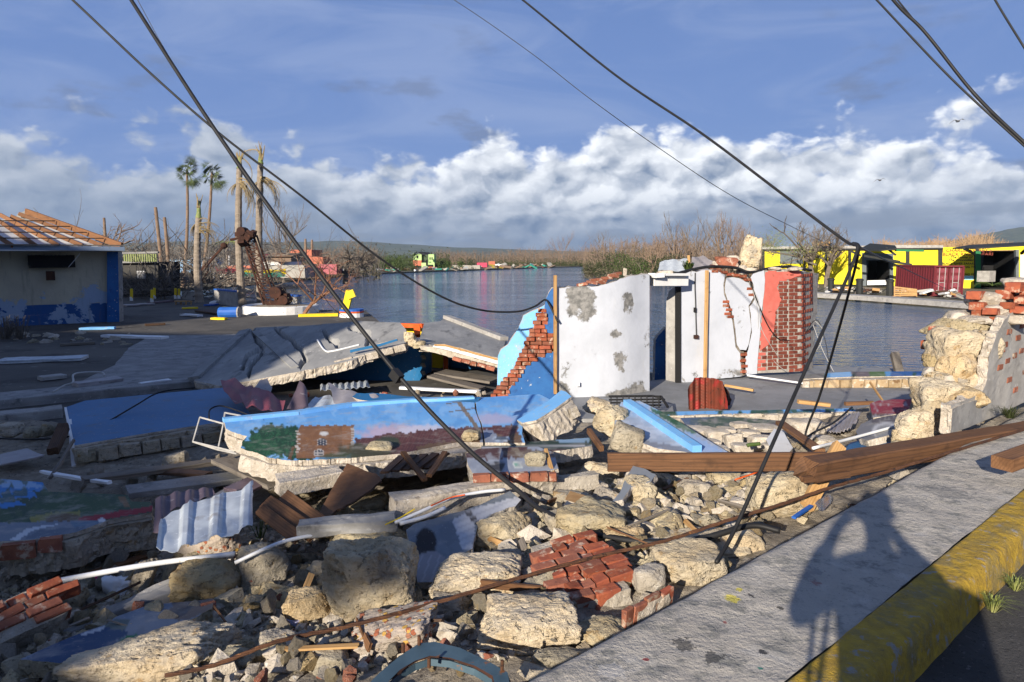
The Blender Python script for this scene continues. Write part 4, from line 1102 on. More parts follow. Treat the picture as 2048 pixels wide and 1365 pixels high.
def colD2(x, y):
    p = Paint(x, y, (.10, .095, .11)); p.ell(1410, 842, 60, 14, (.07, .12, .22), .8, .4, .4); p.ell(1470, 846, 70, 12, (.05, .085, .06), .9, .4, .5)
    p.ell(1560, 858, 60, 10, (.13, .10, .12), .9, .4, .5); p.ell(1640, 858, 50, 10, (.09, .08, .10), .9, .4, .4); p.ell(1450, 866, 50, 6, (.16, .04, .05), .8, .4, .4)
    p.fleck(2, .2, (.22, .21, .22), .7, 3); return p.c
mu3 = plate('fallen_mural_piece', [(1360, 836), (1448, 833), (1583, 843), (1690, 846), (1720, 866), (1690, 880), (1524, 876), (1400, 866), (1372, 852)], fD2, -nD2*.12, [MU, MO], step=4, jag=1, seed=47, colfn=colD2, bump=.008,
            label='dark green and purple mural panel under pale plaster rubble', cat='mural panel')

# ---- E: mural fragments by the stone wall
fE1, nE1 = plane3((1742, 833, 8.1), (1756, 803, 8.9), (1820, 803, 8.7))
def colE1(x, y):
    p = Paint(x, y, (.25, .035, .055)); p.put((y-826)/5., (.03, .07, .05), .8); p.put(((y-828)/3.)*(fbm(p.p*4, 3, 2)+.3)*3, (.45, .45, .5), .6); return p.c
plate('mural_fragment', [(1739, 808), (1760, 801), (1825, 798), (1818, 818), (1800, 828), (1746, 836), (1742, 822)], fE1, -nE1*.1, [MU, MO], step=4, jag=1.5, seed=51, colfn=colE1, label='maroon mural fragment leaning beside the stone wall', cat='wall fragment')
fE2, nE2 = plane3((1712, 862, 7.6), (1748, 836, 8.1), (1812, 826, 7.9))
def colE2(x, y):
    p = Paint(x, y, (.20, .20, .215)); p.poly([(1745, 836), (1812, 824), (1805, 842), (1742, 848)], (.11, .10, .115))
    for k in range(7): p.poly([(1750+k*9, 846-k*1.6), (1752+k*9, 838-k*1.6), (1753+k*9, 838-k*1.6), (1751+k*9, 846-k*1.6)], (.22, .21, .22))
    p.ell(1772, 862, 26, 16, (.58, .58, .60), .9); p.ell(1774, 866, 22, 15, (.27, .275, .28), 1); return p.c
plate('mural_fragment', [(1712, 862), (1722, 848), (1746, 838), (1815, 826), (1806, 850), (1796, 866), (1735, 882), (1718, 876)], fE2, -nE2*.09, [MU, MO], step=4, jag=1.5, seed=52, colfn=colE2, label='grey mural fragment with pale arc below the maroon one', cat='wall fragment')
fE3, nE3 = plane3((1688, 906, 7.0), (1700, 884, 7.5), (1792, 862, 7.4))
plate('mural_fragment', [(1680, 908), (1700, 886), (1740, 874), (1796, 858), (1800, 890), (1775, 912)], fE3, -nE3*.08, [MT['deepblue_clean'], MO], step=6, jag=1, seed=53, label='deep blue wall fragment between timber beam and stone wall', cat='wall fragment')
fE4, nE4 = plane3((1660, 862, 8.2), (1690, 830, 8.9), (1722, 826, 8.7))
plate('corrugated_sheet', [(1652, 862), (1672, 846), (1690, 830), (1722, 824), (1716, 840), (1700, 856), (1675, 866)], fE4, -nE4*.004, [MT['greysheet'], MT['greysheet']], step=2.5, seed=54, disp=lambda u, v: .014*np.sin(u*1.1+v*.5), label='small grey corrugated sheet beside the grey mural fragment', cat='metal sheet')

# ---- F,G: mural pieces in the middle of the heap
fF, nF = plane3((934, 906, 6.5), (1105, 905, 6.45), (1040, 946, 5.75))
def colF(x, y):
    p = Paint(x, y, (.30, .33, .39)); p.poly([(930, 895), (1060, 893), (1040, 915), (990, 922), (932, 918)], (.09, .04, .04), 1, 5)
    p.poly([(1000, 902), (1120, 898), (1120, 915), (1030, 918)], (.14, .09, .06), .9, 5); p.ell(992, 934, 17, 9, (.035, .035, .04), .95, .3, .4)
    p.poly([(1022, 896), (1034, 896), (1050, 915), (1040, 918)], (.22, .17, .12)); p.poly([(1025, 924), (1042, 924), (1046, 938), (1027, 938)], (.62, .66, .62)); p.poly([(1029, 928), (1040, 928), (1042, 936), (1031, 936)], (.20, .42, .33))
    p.fleck(1.4, .15, (.40, .43, .48), .6, 5); return p.c
mu4 = empty('mural_block', P(1020, 965, 5.8), 'broken mural block in the heap painted grey and maroon beside the leaning stick', 'wall fragment')
plate('painted_face', [(932, 908), (960, 898), (1000, 896), (1075, 894), (1108, 906), (1116, 938), (1085, 944), (1040, 947), (945, 947), (936, 930)], fF, -nF*.04, [MU, MO], step=3.5, jag=1, seed=55, colfn=colF, parent=mu4, bump=.006)
plate('masonry_back', [(933, 911), (1000, 899), (1075, 897), (1108, 909), (1117, 941), (1085, 947), (1040, 950), (945, 950)], lambda u, v: fF(u, v)-nF*.045, (0, .03, -.15), [MT['mortar'], MT['mortar']], step=6, jag=2, seed=56, parent=mu4, edge_rows=4, edge_rough=.03)
edge_blocks(mu4, ((945, 957), (1112, 950)), 5.66, 5.72, .08, 12, 'brick_old', .06, ln=(.12, .2))
fG, nG = plane3((965, 888, 7.1), (1180, 880, 7.3), (1100, 904, 6.6))
def colG(x, y):
    p = Paint(x, y, (.022, .05, .035)); p.put((1-np.abs(y-896+(x-970)*.02)/3.), (.60, .58, .58)); p.put((y-899)/3., (.13, .055, .055)); p.poly([(1090, 872), (1180, 865), (1180, 884), (1120, 886)], (.30, .46, .62), .9, 4); return p.c
plate('mural_strip', [(964, 888), (1050, 884), (1180, 876), (1184, 892), (1120, 902), (1040, 906), (960, 906)], fG, -nG*.12, [MU, MO], step=4, jag=1, seed=57, colfn=colG, label='dark green mural strip with white stripe above the broken block', cat='mural panel')

# ---- H: mural wall lying low at the left
fH, nH = plane3((0, 960, 6.45), (300, 1010, 5.85), (0, 1080, 5.0))
def colH(x, y):
    p = Paint(x, y, (.045, .075, .05)); p.poly([(-30, 940), (100, 955), (92, 980), (60, 985), (80, 992), (20, 1000), (60, 1010), (-30, 1020)], (.05, .20, .48), 1, 7)
    p.poly([(-30, 955), (60, 962), (95, 975), (40, 978), (-30, 970)], (.28, .42, .58), .8, 5); p.fleck(1.6, .02, (.065, .10, .055), .8, 3); p.ell(150, 1012, 60, 16, (.05, .09, .045), .8, .5, .5)
    p.poly([(60, 1034), (100, 1026), (160, 1022), (160, 1034), (100, 1042), (60, 1046)], (.30, .26, .06), .7, 2); p.ell(130, 1037, 35, 9, (.13, .085, .05), 1, .2, .2)
    p.poly([(156, 1036), (230, 1024), (310, 1012), (310, 1022), (230, 1036), (160, 1046)], (.27, .02, .035), .95, 2)
    p.poly([(-30, 1045), (90, 1044), (215, 1040), (180, 1075), (-30, 1090)], (.17, .20, .25), 1, 4); p.poly([(20, 1080), (55, 1056), (120, 1048), (110, 1052), (62, 1062), (36, 1084)], (.55, .58, .62), .9, 2)
    p.poly([(50, 1078), (80, 1060), (170, 1054), (150, 1072)], (.11, .14, .19), .95, 2); p.poly([(140, 1046), (210, 1040), (200, 1048), (150, 1056)], (.10, .17, .25), .9, 2); p.ell(204, 1041, 7, 4, (.6, .6, .62))
    p.poly([(235, 995), (248, 992), (262, 1014), (250, 1016)], (.20, .12, .06)); return p.c
mu5 = empty('fallen_mural_wall', P(150, 1095, 5.2), 'shaded fallen mural wall with green trees and red car painted, lying low', 'mural wall')
plate('painted_face', [(-25, 956), (85, 965), (97, 984, 1), (180, 987, 1), (255, 990), (262, 1003), (300, 1004), (306, 1012), (303, 1026), (218, 1040, 1.5), (150, 1066, 1.5), (60, 1080), (-25, 1084)], fH, -nH*.04, [MU, MO], step=3, seed=58, colfn=colH, parent=mu5, bump=.006)
plate('masonry_back', [(-25, 960), (85, 968), (97, 987), (255, 993), (303, 1008), (304, 1030), (218, 1043), (150, 1069), (60, 1083), (-25, 1087)], lambda u, v: fH(u, v)-nH*.045, (0, .02, -.24), [MT['lime_grey'], MT['lime_grey']], step=7, jag=3, seed=59, parent=mu5, edge_rows=6, edge_rough=.05)
edge_blocks(mu5, ((0, 1101), (140, 1088)), 4.92, 5.1, .12, 15, 'brick_old', .08, ln=(.16, .24))
# ---- I: painted slab at the very front left
fI, nI = plane3((60, 1312, 3.55), (300, 1212, 4.25), (330, 1262, 3.85))
def colI(x, y):
    p = Paint(x, y, (.15, .18, .23)); p.fleck(1, .0, (.18, .215, .27), .8, 3)
    p.poly([(40, 1325), (110, 1280), (205, 1252), (262, 1262), (170, 1330)], (.02, .055, .13), .95, 5); p.poly([(205, 1252), (235, 1236), (260, 1240), (245, 1262)], (.10, .13, .12), .9, 3)
    p.ell(280, 1284, 42, 13, (.02, .15, .06), 1, .15, .3); p.put((1-np.abs((y-1291)+(x-270)*.28)/1.6)*(x > 245), (.30, .32, .28), .8)
    p.poly([(345, 1200), (430, 1190), (430, 1220), (360, 1240), (340, 1232)], (.13, .11, .10), .95, 5); p.poly([(160, 1268), (212, 1250), (213, 1255), (165, 1272)], (.5, .52, .55), .9, 2); return p.c
plate('painted_slab', [(40, 1318), (104, 1289), (160, 1266), (214, 1248), (231, 1234), (297, 1210, 2), (400, 1200, 2), (428, 1197), (424, 1216, 2), (386, 1236, 2), (341, 1251, 2), (329, 1261, 2), (291, 1281, 2), (222, 1311, 2), (119, 1326, 2)], fI, -nI*.09, [MU, MT['lime_grey']], step=4, seed=61, colfn=colI, bump=.008, edge_rows=4, edge_rough=.02,
      label='grey blue painted slab with green patch at the bottom of the heap', cat='slab')

# ---- J: deep blue slab in the shade
fJ, nJ = plane3((132, 815, 10.3), (145, 890, 8.25), (480, 838, 9.5))
blu = empty('blue_slab', P(300, 945, 8.6), 'large flat deep blue painted wall slab lying in the shade', 'slab')
plate('painted_face', [(132, 815), (170, 802), (300, 789), (430, 777), (455, 775), (480, 802), (505, 832), (470, 840), (300, 866), (145, 892)], fJ, -nJ*.03, [MT['deepblue_clean'], MO], step=8, seed=63, parent=blu, bump=.006)
plate('masonry_back', [(134, 818), (300, 792), (455, 778), (503, 834), (470, 843), (300, 869), (147, 894)], lambda u, v: fJ(u, v)-nJ*.035, (0, .04, -.30), [MT['lime_grey'], MT['lime_grey']], step=8, jag=3, seed=64, parent=blu, edge_rows=6, edge_rough=.05)
edge_blocks(blu, ((150, 915), (470, 866)), 8.2, 9.35, .17, 18, 'lime_grey', .14, ln=(.2, .38), name='stone')
edge_blocks(blu, ((230, 938), (450, 900)), 8.35, 9.2, .14, 19, 'lime_grey', .14, ln=(.2, .34), name='stone')
eb = B(); eb.bar(P(131, 818, 10.25), P(146, 893, 8.2), .03, .05); eb.bar(P(139, 842, 9.4), P(148, 935, 8.2), .05, .05); eb.o('white_end_strip', MT['white'], blu)

# ---- K: bright blue broken piece under the roof slab
fK, nK = plane3((700, 790, 9.6), (960, 797, 9.4), (870, 814, 9.0))
kk_ = plate('blue_fragment', [(690, 788), (745, 786), (810, 793), (900, 796), (962, 794), (955, 806), (880, 812), (830, 813), (780, 806), (720, 800)], fK, (0, 0, -.2), [MT['deepblue_clean'], MO], step=5, jag=1.5, seed=66, edge_rough=.03, label='bright blue broken wall piece behind the long mural wall', cat='wall fragment')

# ---- L: collapsed concrete roof in two leaves over a blue room
roof = empty('collapsed_roof', P(640, 775, 14), 'collapsed grey concrete roof broken in two slabs over a blue room', 'collapsed roof')
fL, nL = plane3((405, 768, 12.9), (490, 660, 17.5), (815, 690, 13.6))
RS = [MT['roofslab'], MO]
def groove(lines, wd, dep, seed=0):
    """open cracks: a V cut along picture lines"""
    def dz(u, v):
        r = np.full(len(u), 1e9)
        uu = u + 5*fbm(np.stack([u*.05, v*.05, u*0+seed], -1), 3, seed); vv = v + 5*fbm(np.stack([u*.05+9, v*.05, u*0+seed], -1), 3, seed+1)
        for ln in lines:
            for (x0, y0), (x1, y1) in zip(ln, ln[1:]):
                L2 = (x1-x0)**2+(y1-y0)**2; k = np.clip(((uu-x0)*(x1-x0)+(vv-y0)*(y1-y0))/L2, 0, 1)
                r = np.minimum(r, np.hypot(uu-x0-k*(x1-x0), vv-y0-k*(y1-y0)))
        return -dep*np.clip(1-r/wd, 0, 1)
    return dz
CRK = groove((((505, 660), (512, 686), (526, 694), (520, 712), (505, 730), (498, 752)), ((553, 660), (575, 676), (590, 690), (605, 702), (612, 720), (600, 735)), ((650, 664), (660, 678), (672, 682), (676, 695)), ((522, 696), (492, 716), (484, 740)), ((700, 655), (740, 668), (735, 690))), 4.2, .16)
plate('roof_slab', [(388, 762), (440, 706), (478, 662), (505, 656), (600, 652), (720, 643), (800, 646), (812, 660, 2), (817, 674, 3), (810, 690, 3), (760, 700, 2), (700, 722, 2), (600, 744), (500, 762), (440, 772)], fL, (0, .02, -.17), RS, step=3.4, seed=71, disp=CRK, parent=roof, bump=.02, bumpf=1.2, edge_rows=4, edge_rough=.04)
# raised rib lines and edge beam on the slab
def on(f, x_, y_, up=0.0, n=(0, 0, 1)): return Vector(f(np.array([x_], float), np.array([y_], float))[0]) + Vector(n)*up
B().bar(on(fL, 388, 760, .03, nL), on(fL, 492, 664, .03, nL), .22, .07, nL).o('roof_kerb', MT['roofslab'], roof)
B().bar(on(fL, 510, 664, .012, nL), on(fL, 590, 736, .012, nL), .14, .035, nL).o('roof_rib', MT['roofslab'], roof)
B().tube(smooth_path([on(fL, a_, b_, .02, nL) for a_, b_ in ((635, 682), (650, 703), (668, 704), (718, 692))], 5), .018, 6).o('conduit', MT['pvc'], roof)
plate('edge_band', [(388, 764), (440, 774), (500, 764), (560, 753), (620, 738), (650, 728), (650, 735), (620, 745), (560, 761), (500, 772), (440, 781)], upright([(388, 12.85), (500, 12.95), (650, 13.2)]), (0, .06, 0), [MT['concrete_pale'], MO], step=8, seed=72, parent=roof)
plate('blue_trim', [(700, 700), (760, 688), (794, 678), (795, 682), (760, 693), (700, 706)], upright([(690, 13.3), (800, 13.45)]), (0, .05, 0), [MT['deepblue_clean'], MO], step=8, seed=73, parent=roof)
fR, nR = plane3((840, 690, 13.7), (848, 648, 16.5), (1000, 716, 13.4))
plate('roof_slab', [(838, 688), (842, 668), (848, 646), (880, 643), (892, 636), (950, 655), (1012, 678), (1006, 700), (998, 718), (940, 704), (880, 692)], fR, (0, .02, -.16), [MT['roofslab'], MO], step=8, jag=1.5, seed=74, parent=roof, bump=.02, bumpf=1.2, edge_rows=4, edge_rough=.05)
B().bar(on(fR, 893, 638, .05, nR), on(fR, 1008, 682, .05, nR), .22, .09, nR).o('roof_kerb', MT['concrete_pale'], roof)
plate('white_fascia', [(868, 690), (900, 693), (998, 722), (998, 730), (900, 702), (866, 694)], upright([(860, 13.45), (1000, 13.2)]), (0, .06, 0), [MT['white'], MO], step=8, seed=75, parent=roof)
plate('orange_trim', [(868, 689), (890, 689), (998, 718), (998, 722), (890, 693), (868, 692)], upright([(860, 13.42), (1000, 13.17)]), (0, .05, 0), [MT['timber_pale'], MO], step=8, seed=76, parent=roof)
plate('masonry_edge', [(838, 692), (866, 694), (920, 706), (998, 732), (997, 742), (960, 735, 2), (920, 722, 2), (870, 706, 2), (842, 700, 2)], upright([(830, 13.6), (1000, 13.3)]), (0, .2, 0), [MO, MO], step=6, jag=2, seed=77, parent=roof, bump=.03, bumpf=5)
edge_blocks(roof, ((905, 716), (996, 740)), 13.25, 13.15, .08, 22, 'brick_old', .1, ln=(.1, .2))
edge_blocks(roof, ((668, 730), (812, 694)), 13.15, 13.5, .14, 23, 'mortar_pale', .1, ln=(.14, .4), name='stone')
# room under the roof
plate('blue_room_wall', [(540, 780), (600, 752), (700, 722), (822, 694), (862, 688), (863, 770), (780, 778)], upright([(540, 14.6), (820, 14.4), (838, 14.7), (864, 15.6)]), (0, .2, 0), [MT['deepblue_clean'], MO], step=8, seed=78, parent=roof, bump=.01)
plate('yellow_room_wall', [(862, 690), (888, 700), (888, 752), (862, 752)], upright([(850, 16.2), (900, 16.0)]), (0, .2, 0), [MT['yellow'], MO], step=10, seed=79, parent=roof)
plate('orange_post', [(886, 700), (896, 702), (896, 750), (887, 750)], upright([(850, 15.9), (900, 15.8)]), (0, .1, 0), [MT['orange'], MO], step=10, seed=80, parent=roof)
plate('blue_room_wall', [(896, 702), (1000, 735), (1000, 760), (896, 752)], upright([(890, 16.2), (1000, 15.6)]), (0, .2, 0), [MT['deepblue_clean'], MO], step=10, seed=81, parent=roof)
B().bar(P(769, 650, 17.2), P(846, 652, 16.6), .12, .10).bar(P(833, 652, 16.6), P(835, 672, 16.4), .14, .13).o('orange_frame', MT['orange'], roof)
plate('yellow_panel', [(776, 655), (846, 657), (846, 672), (800, 668)], upright([(770, 17.6), (850, 17.0)]), (0, .1, 0), [MT['yellow'], MO], step=10, seed=82, parent=roof)
for i, (px, py, w_, h_) in enumerate(((820, 676, 26, 24), (836, 690, 30, 18), (826, 688, 22, 18))): rock(px, py, w_, h_, 'lime', None, 300+i, sub=3, Y=13.7, parent=roof, name='stone')
# floor boards and planks in front of the room
for i, (a_, b_, w_, m_) in enumerate((((862, 752, 13.4), (965, 778, 12.9), .3, 'timber_grey'), ((880, 745, 13.9), (990, 762, 13.4), .5, 'timber_grey'), ((800, 776, 12.6), (960, 784, 12.3), .10, 'pvc'))):
    beam('floor_board' if m_ != 'pvc' else 'pale_batten', P(*a_), P(*b_), w_, .05, MT[m_], seed=i, label=('wide grey floor board under the right roof slab', 'second grey floor board deeper under the right roof slab', 'long pale batten lying before the blue room')[i], cat='board')

# ---- right: fallen stone wall on the floor edge with mural top
fS, nS = plane3((1600, 757, 13.2), (1850, 752, 13.0), (1700, 745, 13.9))
def colS(x, y):
    p = Paint(x, y, (.10, .32, .62)); p.put((np.abs(x-1690) < 30).astype(float), (.25, .48, .78)); p.put((np.abs(x-1725) < 22).astype(float), (.16, .13, .14)); p.put((np.abs(x-1755) < 16).astype(float), (.09, .17, .05)); p.put((x > 1780).astype(float), (.03, .12, .35)); p.put((x < 1650).astype(float), (.2, .2, .19))
    p.fleck(2, .25, (.02, .08, .04), .9, 7); return p.c
fsw = empty('fallen_stone_wall', P(1725, 785, 13.1), 'fallen stone block wall with painted top lying by the river edge', 'wall fragment')
plate('painted_face', [(1602, 752), (1640, 747), (1700, 744), (1852, 743), (1856, 752), (1700, 754), (1604, 758)], fS, (0, 0, -.02), [MU, MO], step=4, seed=85, colfn=colS, parent=fsw)
plate('masonry_back', [(1600, 756), (1700, 747), (1852, 746), (1858, 755), (1700, 757), (1606, 761)], lambda u, v: fS(u, v)+np.array([0, 0, -.025]), (0, 0, -.24), [MT['mortar_pale'], MT['mortar_pale']], step=6, jag=1, seed=86, parent=fsw, edge_rough=.03)
edge_blocks(fsw, ((1604, 769), (1852, 766)), 12.95, 12.85, .17, 31, 'block', .1, ln=(.22, .27))
edge_blocks(fsw, ((1606, 782), (1852, 780)), 12.97, 12.9, .07, 32, 'mortar_pale', .1, ln=(.3, .6))

# ------------------------------------------------------------------ boulders of the heap, one by one
BL = [
 (742, 1168, 186, 196, 'lime', 'largest squared limestone boulder with black hole, centre of the heap', 11, dict(sq=.55, depth=.75, roll=.05)),
 (752, 1090, 150, 80, 'lime', 'pale limestone lump right behind the largest squared boulder', 12, dict(sq=.3)),
 (962, 1148, 188, 88, 'lime', 'flat oval pale boulder left of the tilted brick chunk', 13, dict(sq=.2, depth=.8)),
 (1055, 1238, 206, 100, 'lime', 'broad cream boulder below the tilted brick chunk, striped by branch shadows', 14, dict(sq=.35, depth=.8, roll=-.06)),
 (524, 1138, 118, 110, 'lime_grey', 'round grey boulder beside the thin white pipe', 15, dict(sq=.05, depth=.9)),
 (1004, 1062, 122, 78, 'lime', 'rounded tan boulder beside the grey painted slab with white drapery', 16, dict(sq=.1)),
 (1180, 1046, 152, 80, 'lime', 'cream boulder with slate grey painted patch above the brick chunk', 17, dict(sq=.45)),
 (1252, 1080, 90, 66, 'lime_gold', 'golden boulder touching the black cable above the brick chunk', 18, dict(sq=.2)),
 (1398, 1086, 200, 50, 'lime', 'long flat cream stone under the sagging black cable', 19, dict(sq=.5, depth=.6)),
 (1442, 1032, 112, 36, 'lime_gold', 'thin streaked golden flagstone in the small rubble', 20, dict(sq=.5)),
 (1378, 1130, 152, 88, 'lime', 'mortared cream boulder against the pavement edge', 21, dict(sq=.5)),
 (1560, 994, 128, 104, 'lime', 'big knobbly cream boulder beneath the end of the thick beam', 22, dict(sq=.4, rough=.16)),
 (1388, 984, 64, 48, 'lime_grey', 'flat pale grey chunk under the long brown plank', 23, dict(sq=.4)),
 (1276, 992, 76, 74, 'lime', 'rough upright cream stone below the long brown plank', 24, dict(sq=.3, rough=.14)),
 (1216, 1000, 60, 48, 'lime_grey', 'grey stone left of the rough upright cream stone', 25, dict(sq=.3)),
 (418, 1166, 132, 84, 'lime_gold', 'brown golden boulder half in shade left of the round grey boulder', 26, dict(sq=.3, rough=.14)),
 (618, 1218, 92, 72, 'lime_gold', 'tan stone at the foot of the largest squared boulder', 27, dict(sq=.3)),
 (290, 1150, 50, 74, 'lime_grey', 'tall grey shard crossing the white pipe', 28, dict(sq=.3, roll=.35, planes=6)),
 (706, 1016, 150, 62, 'lime', 'tan masonry chunk below the big brown board', 29, dict(sq=.6, roll=-.1)),
 (585, 975, 90, 40, 'lime', 'pale stone between the mural wall and the brown boards', 30, dict(sq=.4)),
 (296, 1328, 330, 120, 'lime', 'long rough whitish slab at the bottom of the heap', 31, dict(sq=.7, depth=.5, roll=-.16, rough=.17, tilt=-.1)),
 (790, 1266, 176, 88, 'conglom', 'pebble studded concrete lump crossed by the rusty bar', 32, dict(sq=.4, roll=-.25)),
 (418, 1096, 156, 74, 'conglom', 'pebble studded concrete lump in front of the corrugated sheet', 33, dict(sq=.35, roll=-.45, depth=.5)),
 (1152, 910, 70, 62, 'lime_grey', 'grey masonry lump left end of the long brown plank', 34, dict(sq=.5)),
 (1224, 842, 78, 66, 'lime', 'masonry lump between the lifted blue corner and tilted mural', 35, dict(sq=.5, roll=.4, Y=7.9)),
 (1256, 880, 74, 60, 'lime_grey', 'mortared stone at the lower corner of the tilted mural', 36, dict(sq=.5, roll=.4, Y=7.0)),
 (1196, 812, 58, 34, 'lime', 'broken wall stub just below the white wall', 37, dict(sq=.6, roll=.3, Y=8.8)),
 (1142, 1002, 76, 46, 'lime_grey', 'grey stone above the painted cream boulder', 38, dict(sq=.4)),
 (1190, 950, 84, 54, 'lime', 'cream stone under the left end of the long brown plank', 39, dict(sq=.3)),
 (943, 872, 40, 26, 'lime', 'small pale stone lying on the long mural wall', 40, dict(sq=.3, Y=7.1)),
 (1125, 905, 44, 40, 'lime', 'white plaster lump beside the leaning stick', 41, dict(sq=.4)),
 (1070, 922, 46, 40, 'lime_grey', 'flat pale plaster slab on the broken mural block', 42, dict(sq=.5, Y=6.0)),
 (760, 900, 58, 30, 'lime', 'pale stone on the lower edge of the mural wall', 43, dict(sq=.3, Y=6.75)),
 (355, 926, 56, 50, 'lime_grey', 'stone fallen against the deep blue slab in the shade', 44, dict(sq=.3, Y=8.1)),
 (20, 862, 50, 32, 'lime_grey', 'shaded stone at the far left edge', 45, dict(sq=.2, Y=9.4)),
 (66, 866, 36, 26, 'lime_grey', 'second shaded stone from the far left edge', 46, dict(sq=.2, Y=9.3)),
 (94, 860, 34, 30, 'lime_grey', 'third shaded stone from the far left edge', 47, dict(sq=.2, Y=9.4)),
 (1120, 1050, 62, 54, 'lime_grey', 'smooth pale grey stone left of the painted cream boulder', 48, dict(sq=.2)),
 (700, 1060, 80, 34, 'lime', 'flat stone behind the largest boulder', 49, dict(sq=.5)),
 (250, 1080, 110, 60, 'lime', 'cream stone in the broken edge of the low shaded mural', 50, dict(sq=.3, rough=.16)),
 (1430, 1140, 60, 46, 'lime_gold', 'small golden stone wedged at the pavement edge', 51, dict(sq=.3)),
 (1480, 1080, 80, 46, 'lime', 'pale stone at the pavement edge by the cable foot', 52, dict(sq=.4)),
 (900, 1215, 80, 64, 'lime_grey', 'grey stone between largest boulder and broad cream boulder', 53, dict(sq=.2)),
 (1205, 1130, 60, 44, 'lime', 'cream stone half under the tilted brick chunk', 54, dict(sq=.3)),
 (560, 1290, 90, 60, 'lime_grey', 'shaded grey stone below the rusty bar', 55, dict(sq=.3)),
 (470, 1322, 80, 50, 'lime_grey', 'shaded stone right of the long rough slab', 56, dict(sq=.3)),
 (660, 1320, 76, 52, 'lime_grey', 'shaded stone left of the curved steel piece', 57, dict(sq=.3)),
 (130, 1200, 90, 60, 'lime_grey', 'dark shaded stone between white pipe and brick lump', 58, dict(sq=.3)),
 (840, 1010, 70, 40, 'lime', 'pale stone beside the white conduit', 59, dict(sq=.3)),
 (640, 1150, 60, 60, 'lime', 'upright cream stone left of the largest boulder', 60, dict(sq=.2, rough=.16)),
 (1330, 1040, 70, 40, 'lime', 'flat pale stone in the middle of the small rubble', 61, dict(sq=.5)),
 (1205, 1268, 110, 60, 'lime', 'cream boulder against the pavement below the tilted brick chunk', 64, dict(sq=.4)),
 (1120, 1318, 120, 56, 'lime_grey', 'grey boulder against the pavement at the bottom of the heap', 65, dict(sq=.4)),
 (1300, 1160, 70, 60, 'mortar', 'mortar lump between brick chunk and pavement', 66, dict(sq=.5)),
 (1448, 958, 70, 44, 'lime', 'cream stone hanging under the long brown plank', 62, dict(sq=.4)),
 (1330, 962, 60, 40, 'lime', 'pale stone below the plank beside the rough upright stone', 63, dict(sq=.4)),
]
for (px, py, w_, h_, m_, lab, sd_, kw) in BL:
    big = w_*h_ > 4500
    rock(px, py, w_, h_, m_, lab, sd_, sub=6 if w_*h_ > 15000 else 5 if big else 4, **kw)
# plaster blocks on the mural panel to the right
PB = [(1404, 866, 54, 24), (1432, 872, 48, 30), (1466, 886, 40, 44), (1390, 880, 40, 22), (1500, 868, 44, 18), (1516, 886, 44, 34), (1452, 862, 36, 16), (1486, 896, 50, 22), (1530, 856, 60, 16), (1418, 892, 46, 26), (1440, 902, 40, 20), (1608, 868, 70, 60), (1640, 884, 60, 30), (1654, 858, 26, 16), (1576, 868, 40, 18), (1480, 850, 40, 12), (1548, 896, 50, 22), (1380, 858, 30, 16), (1700, 876, 30, 14)]
for i, (px, py, w_, h_) in enumerate(PB):
    rock(px, py, w_, h_, 'mortar_pale', 'large stained plaster lump with the cable looped on it' if i == 11 else 'pale broken plaster lump among the rubble before the rusty sheet', 400+i, sub=3 if w_*h_ < 2000 else 4, sq=.7, planes=6, Y=float(np.interp(py, [845, 910], [9.3, 7.0])), name='plaster_lump', cat='plaster lump', sharp=20, rough=.06, group='plaster lumps before the floor' if i != 11 else None)
fPB, nPB = plane3((1536, 868, 7.9), (1580, 900, 7.2), (1550, 912, 7.0))
plate('plaster_block', [(1532, 880), (1548, 858), (1566, 862), (1586, 896), (1572, 914), (1548, 912)], fPB, -nPB*.12, [MT['white'], MT['mortar_pale']], step=6, jag=1, seed=91, label='square plaster block with smooth pale face before the dangling cable', cat='plaster block')

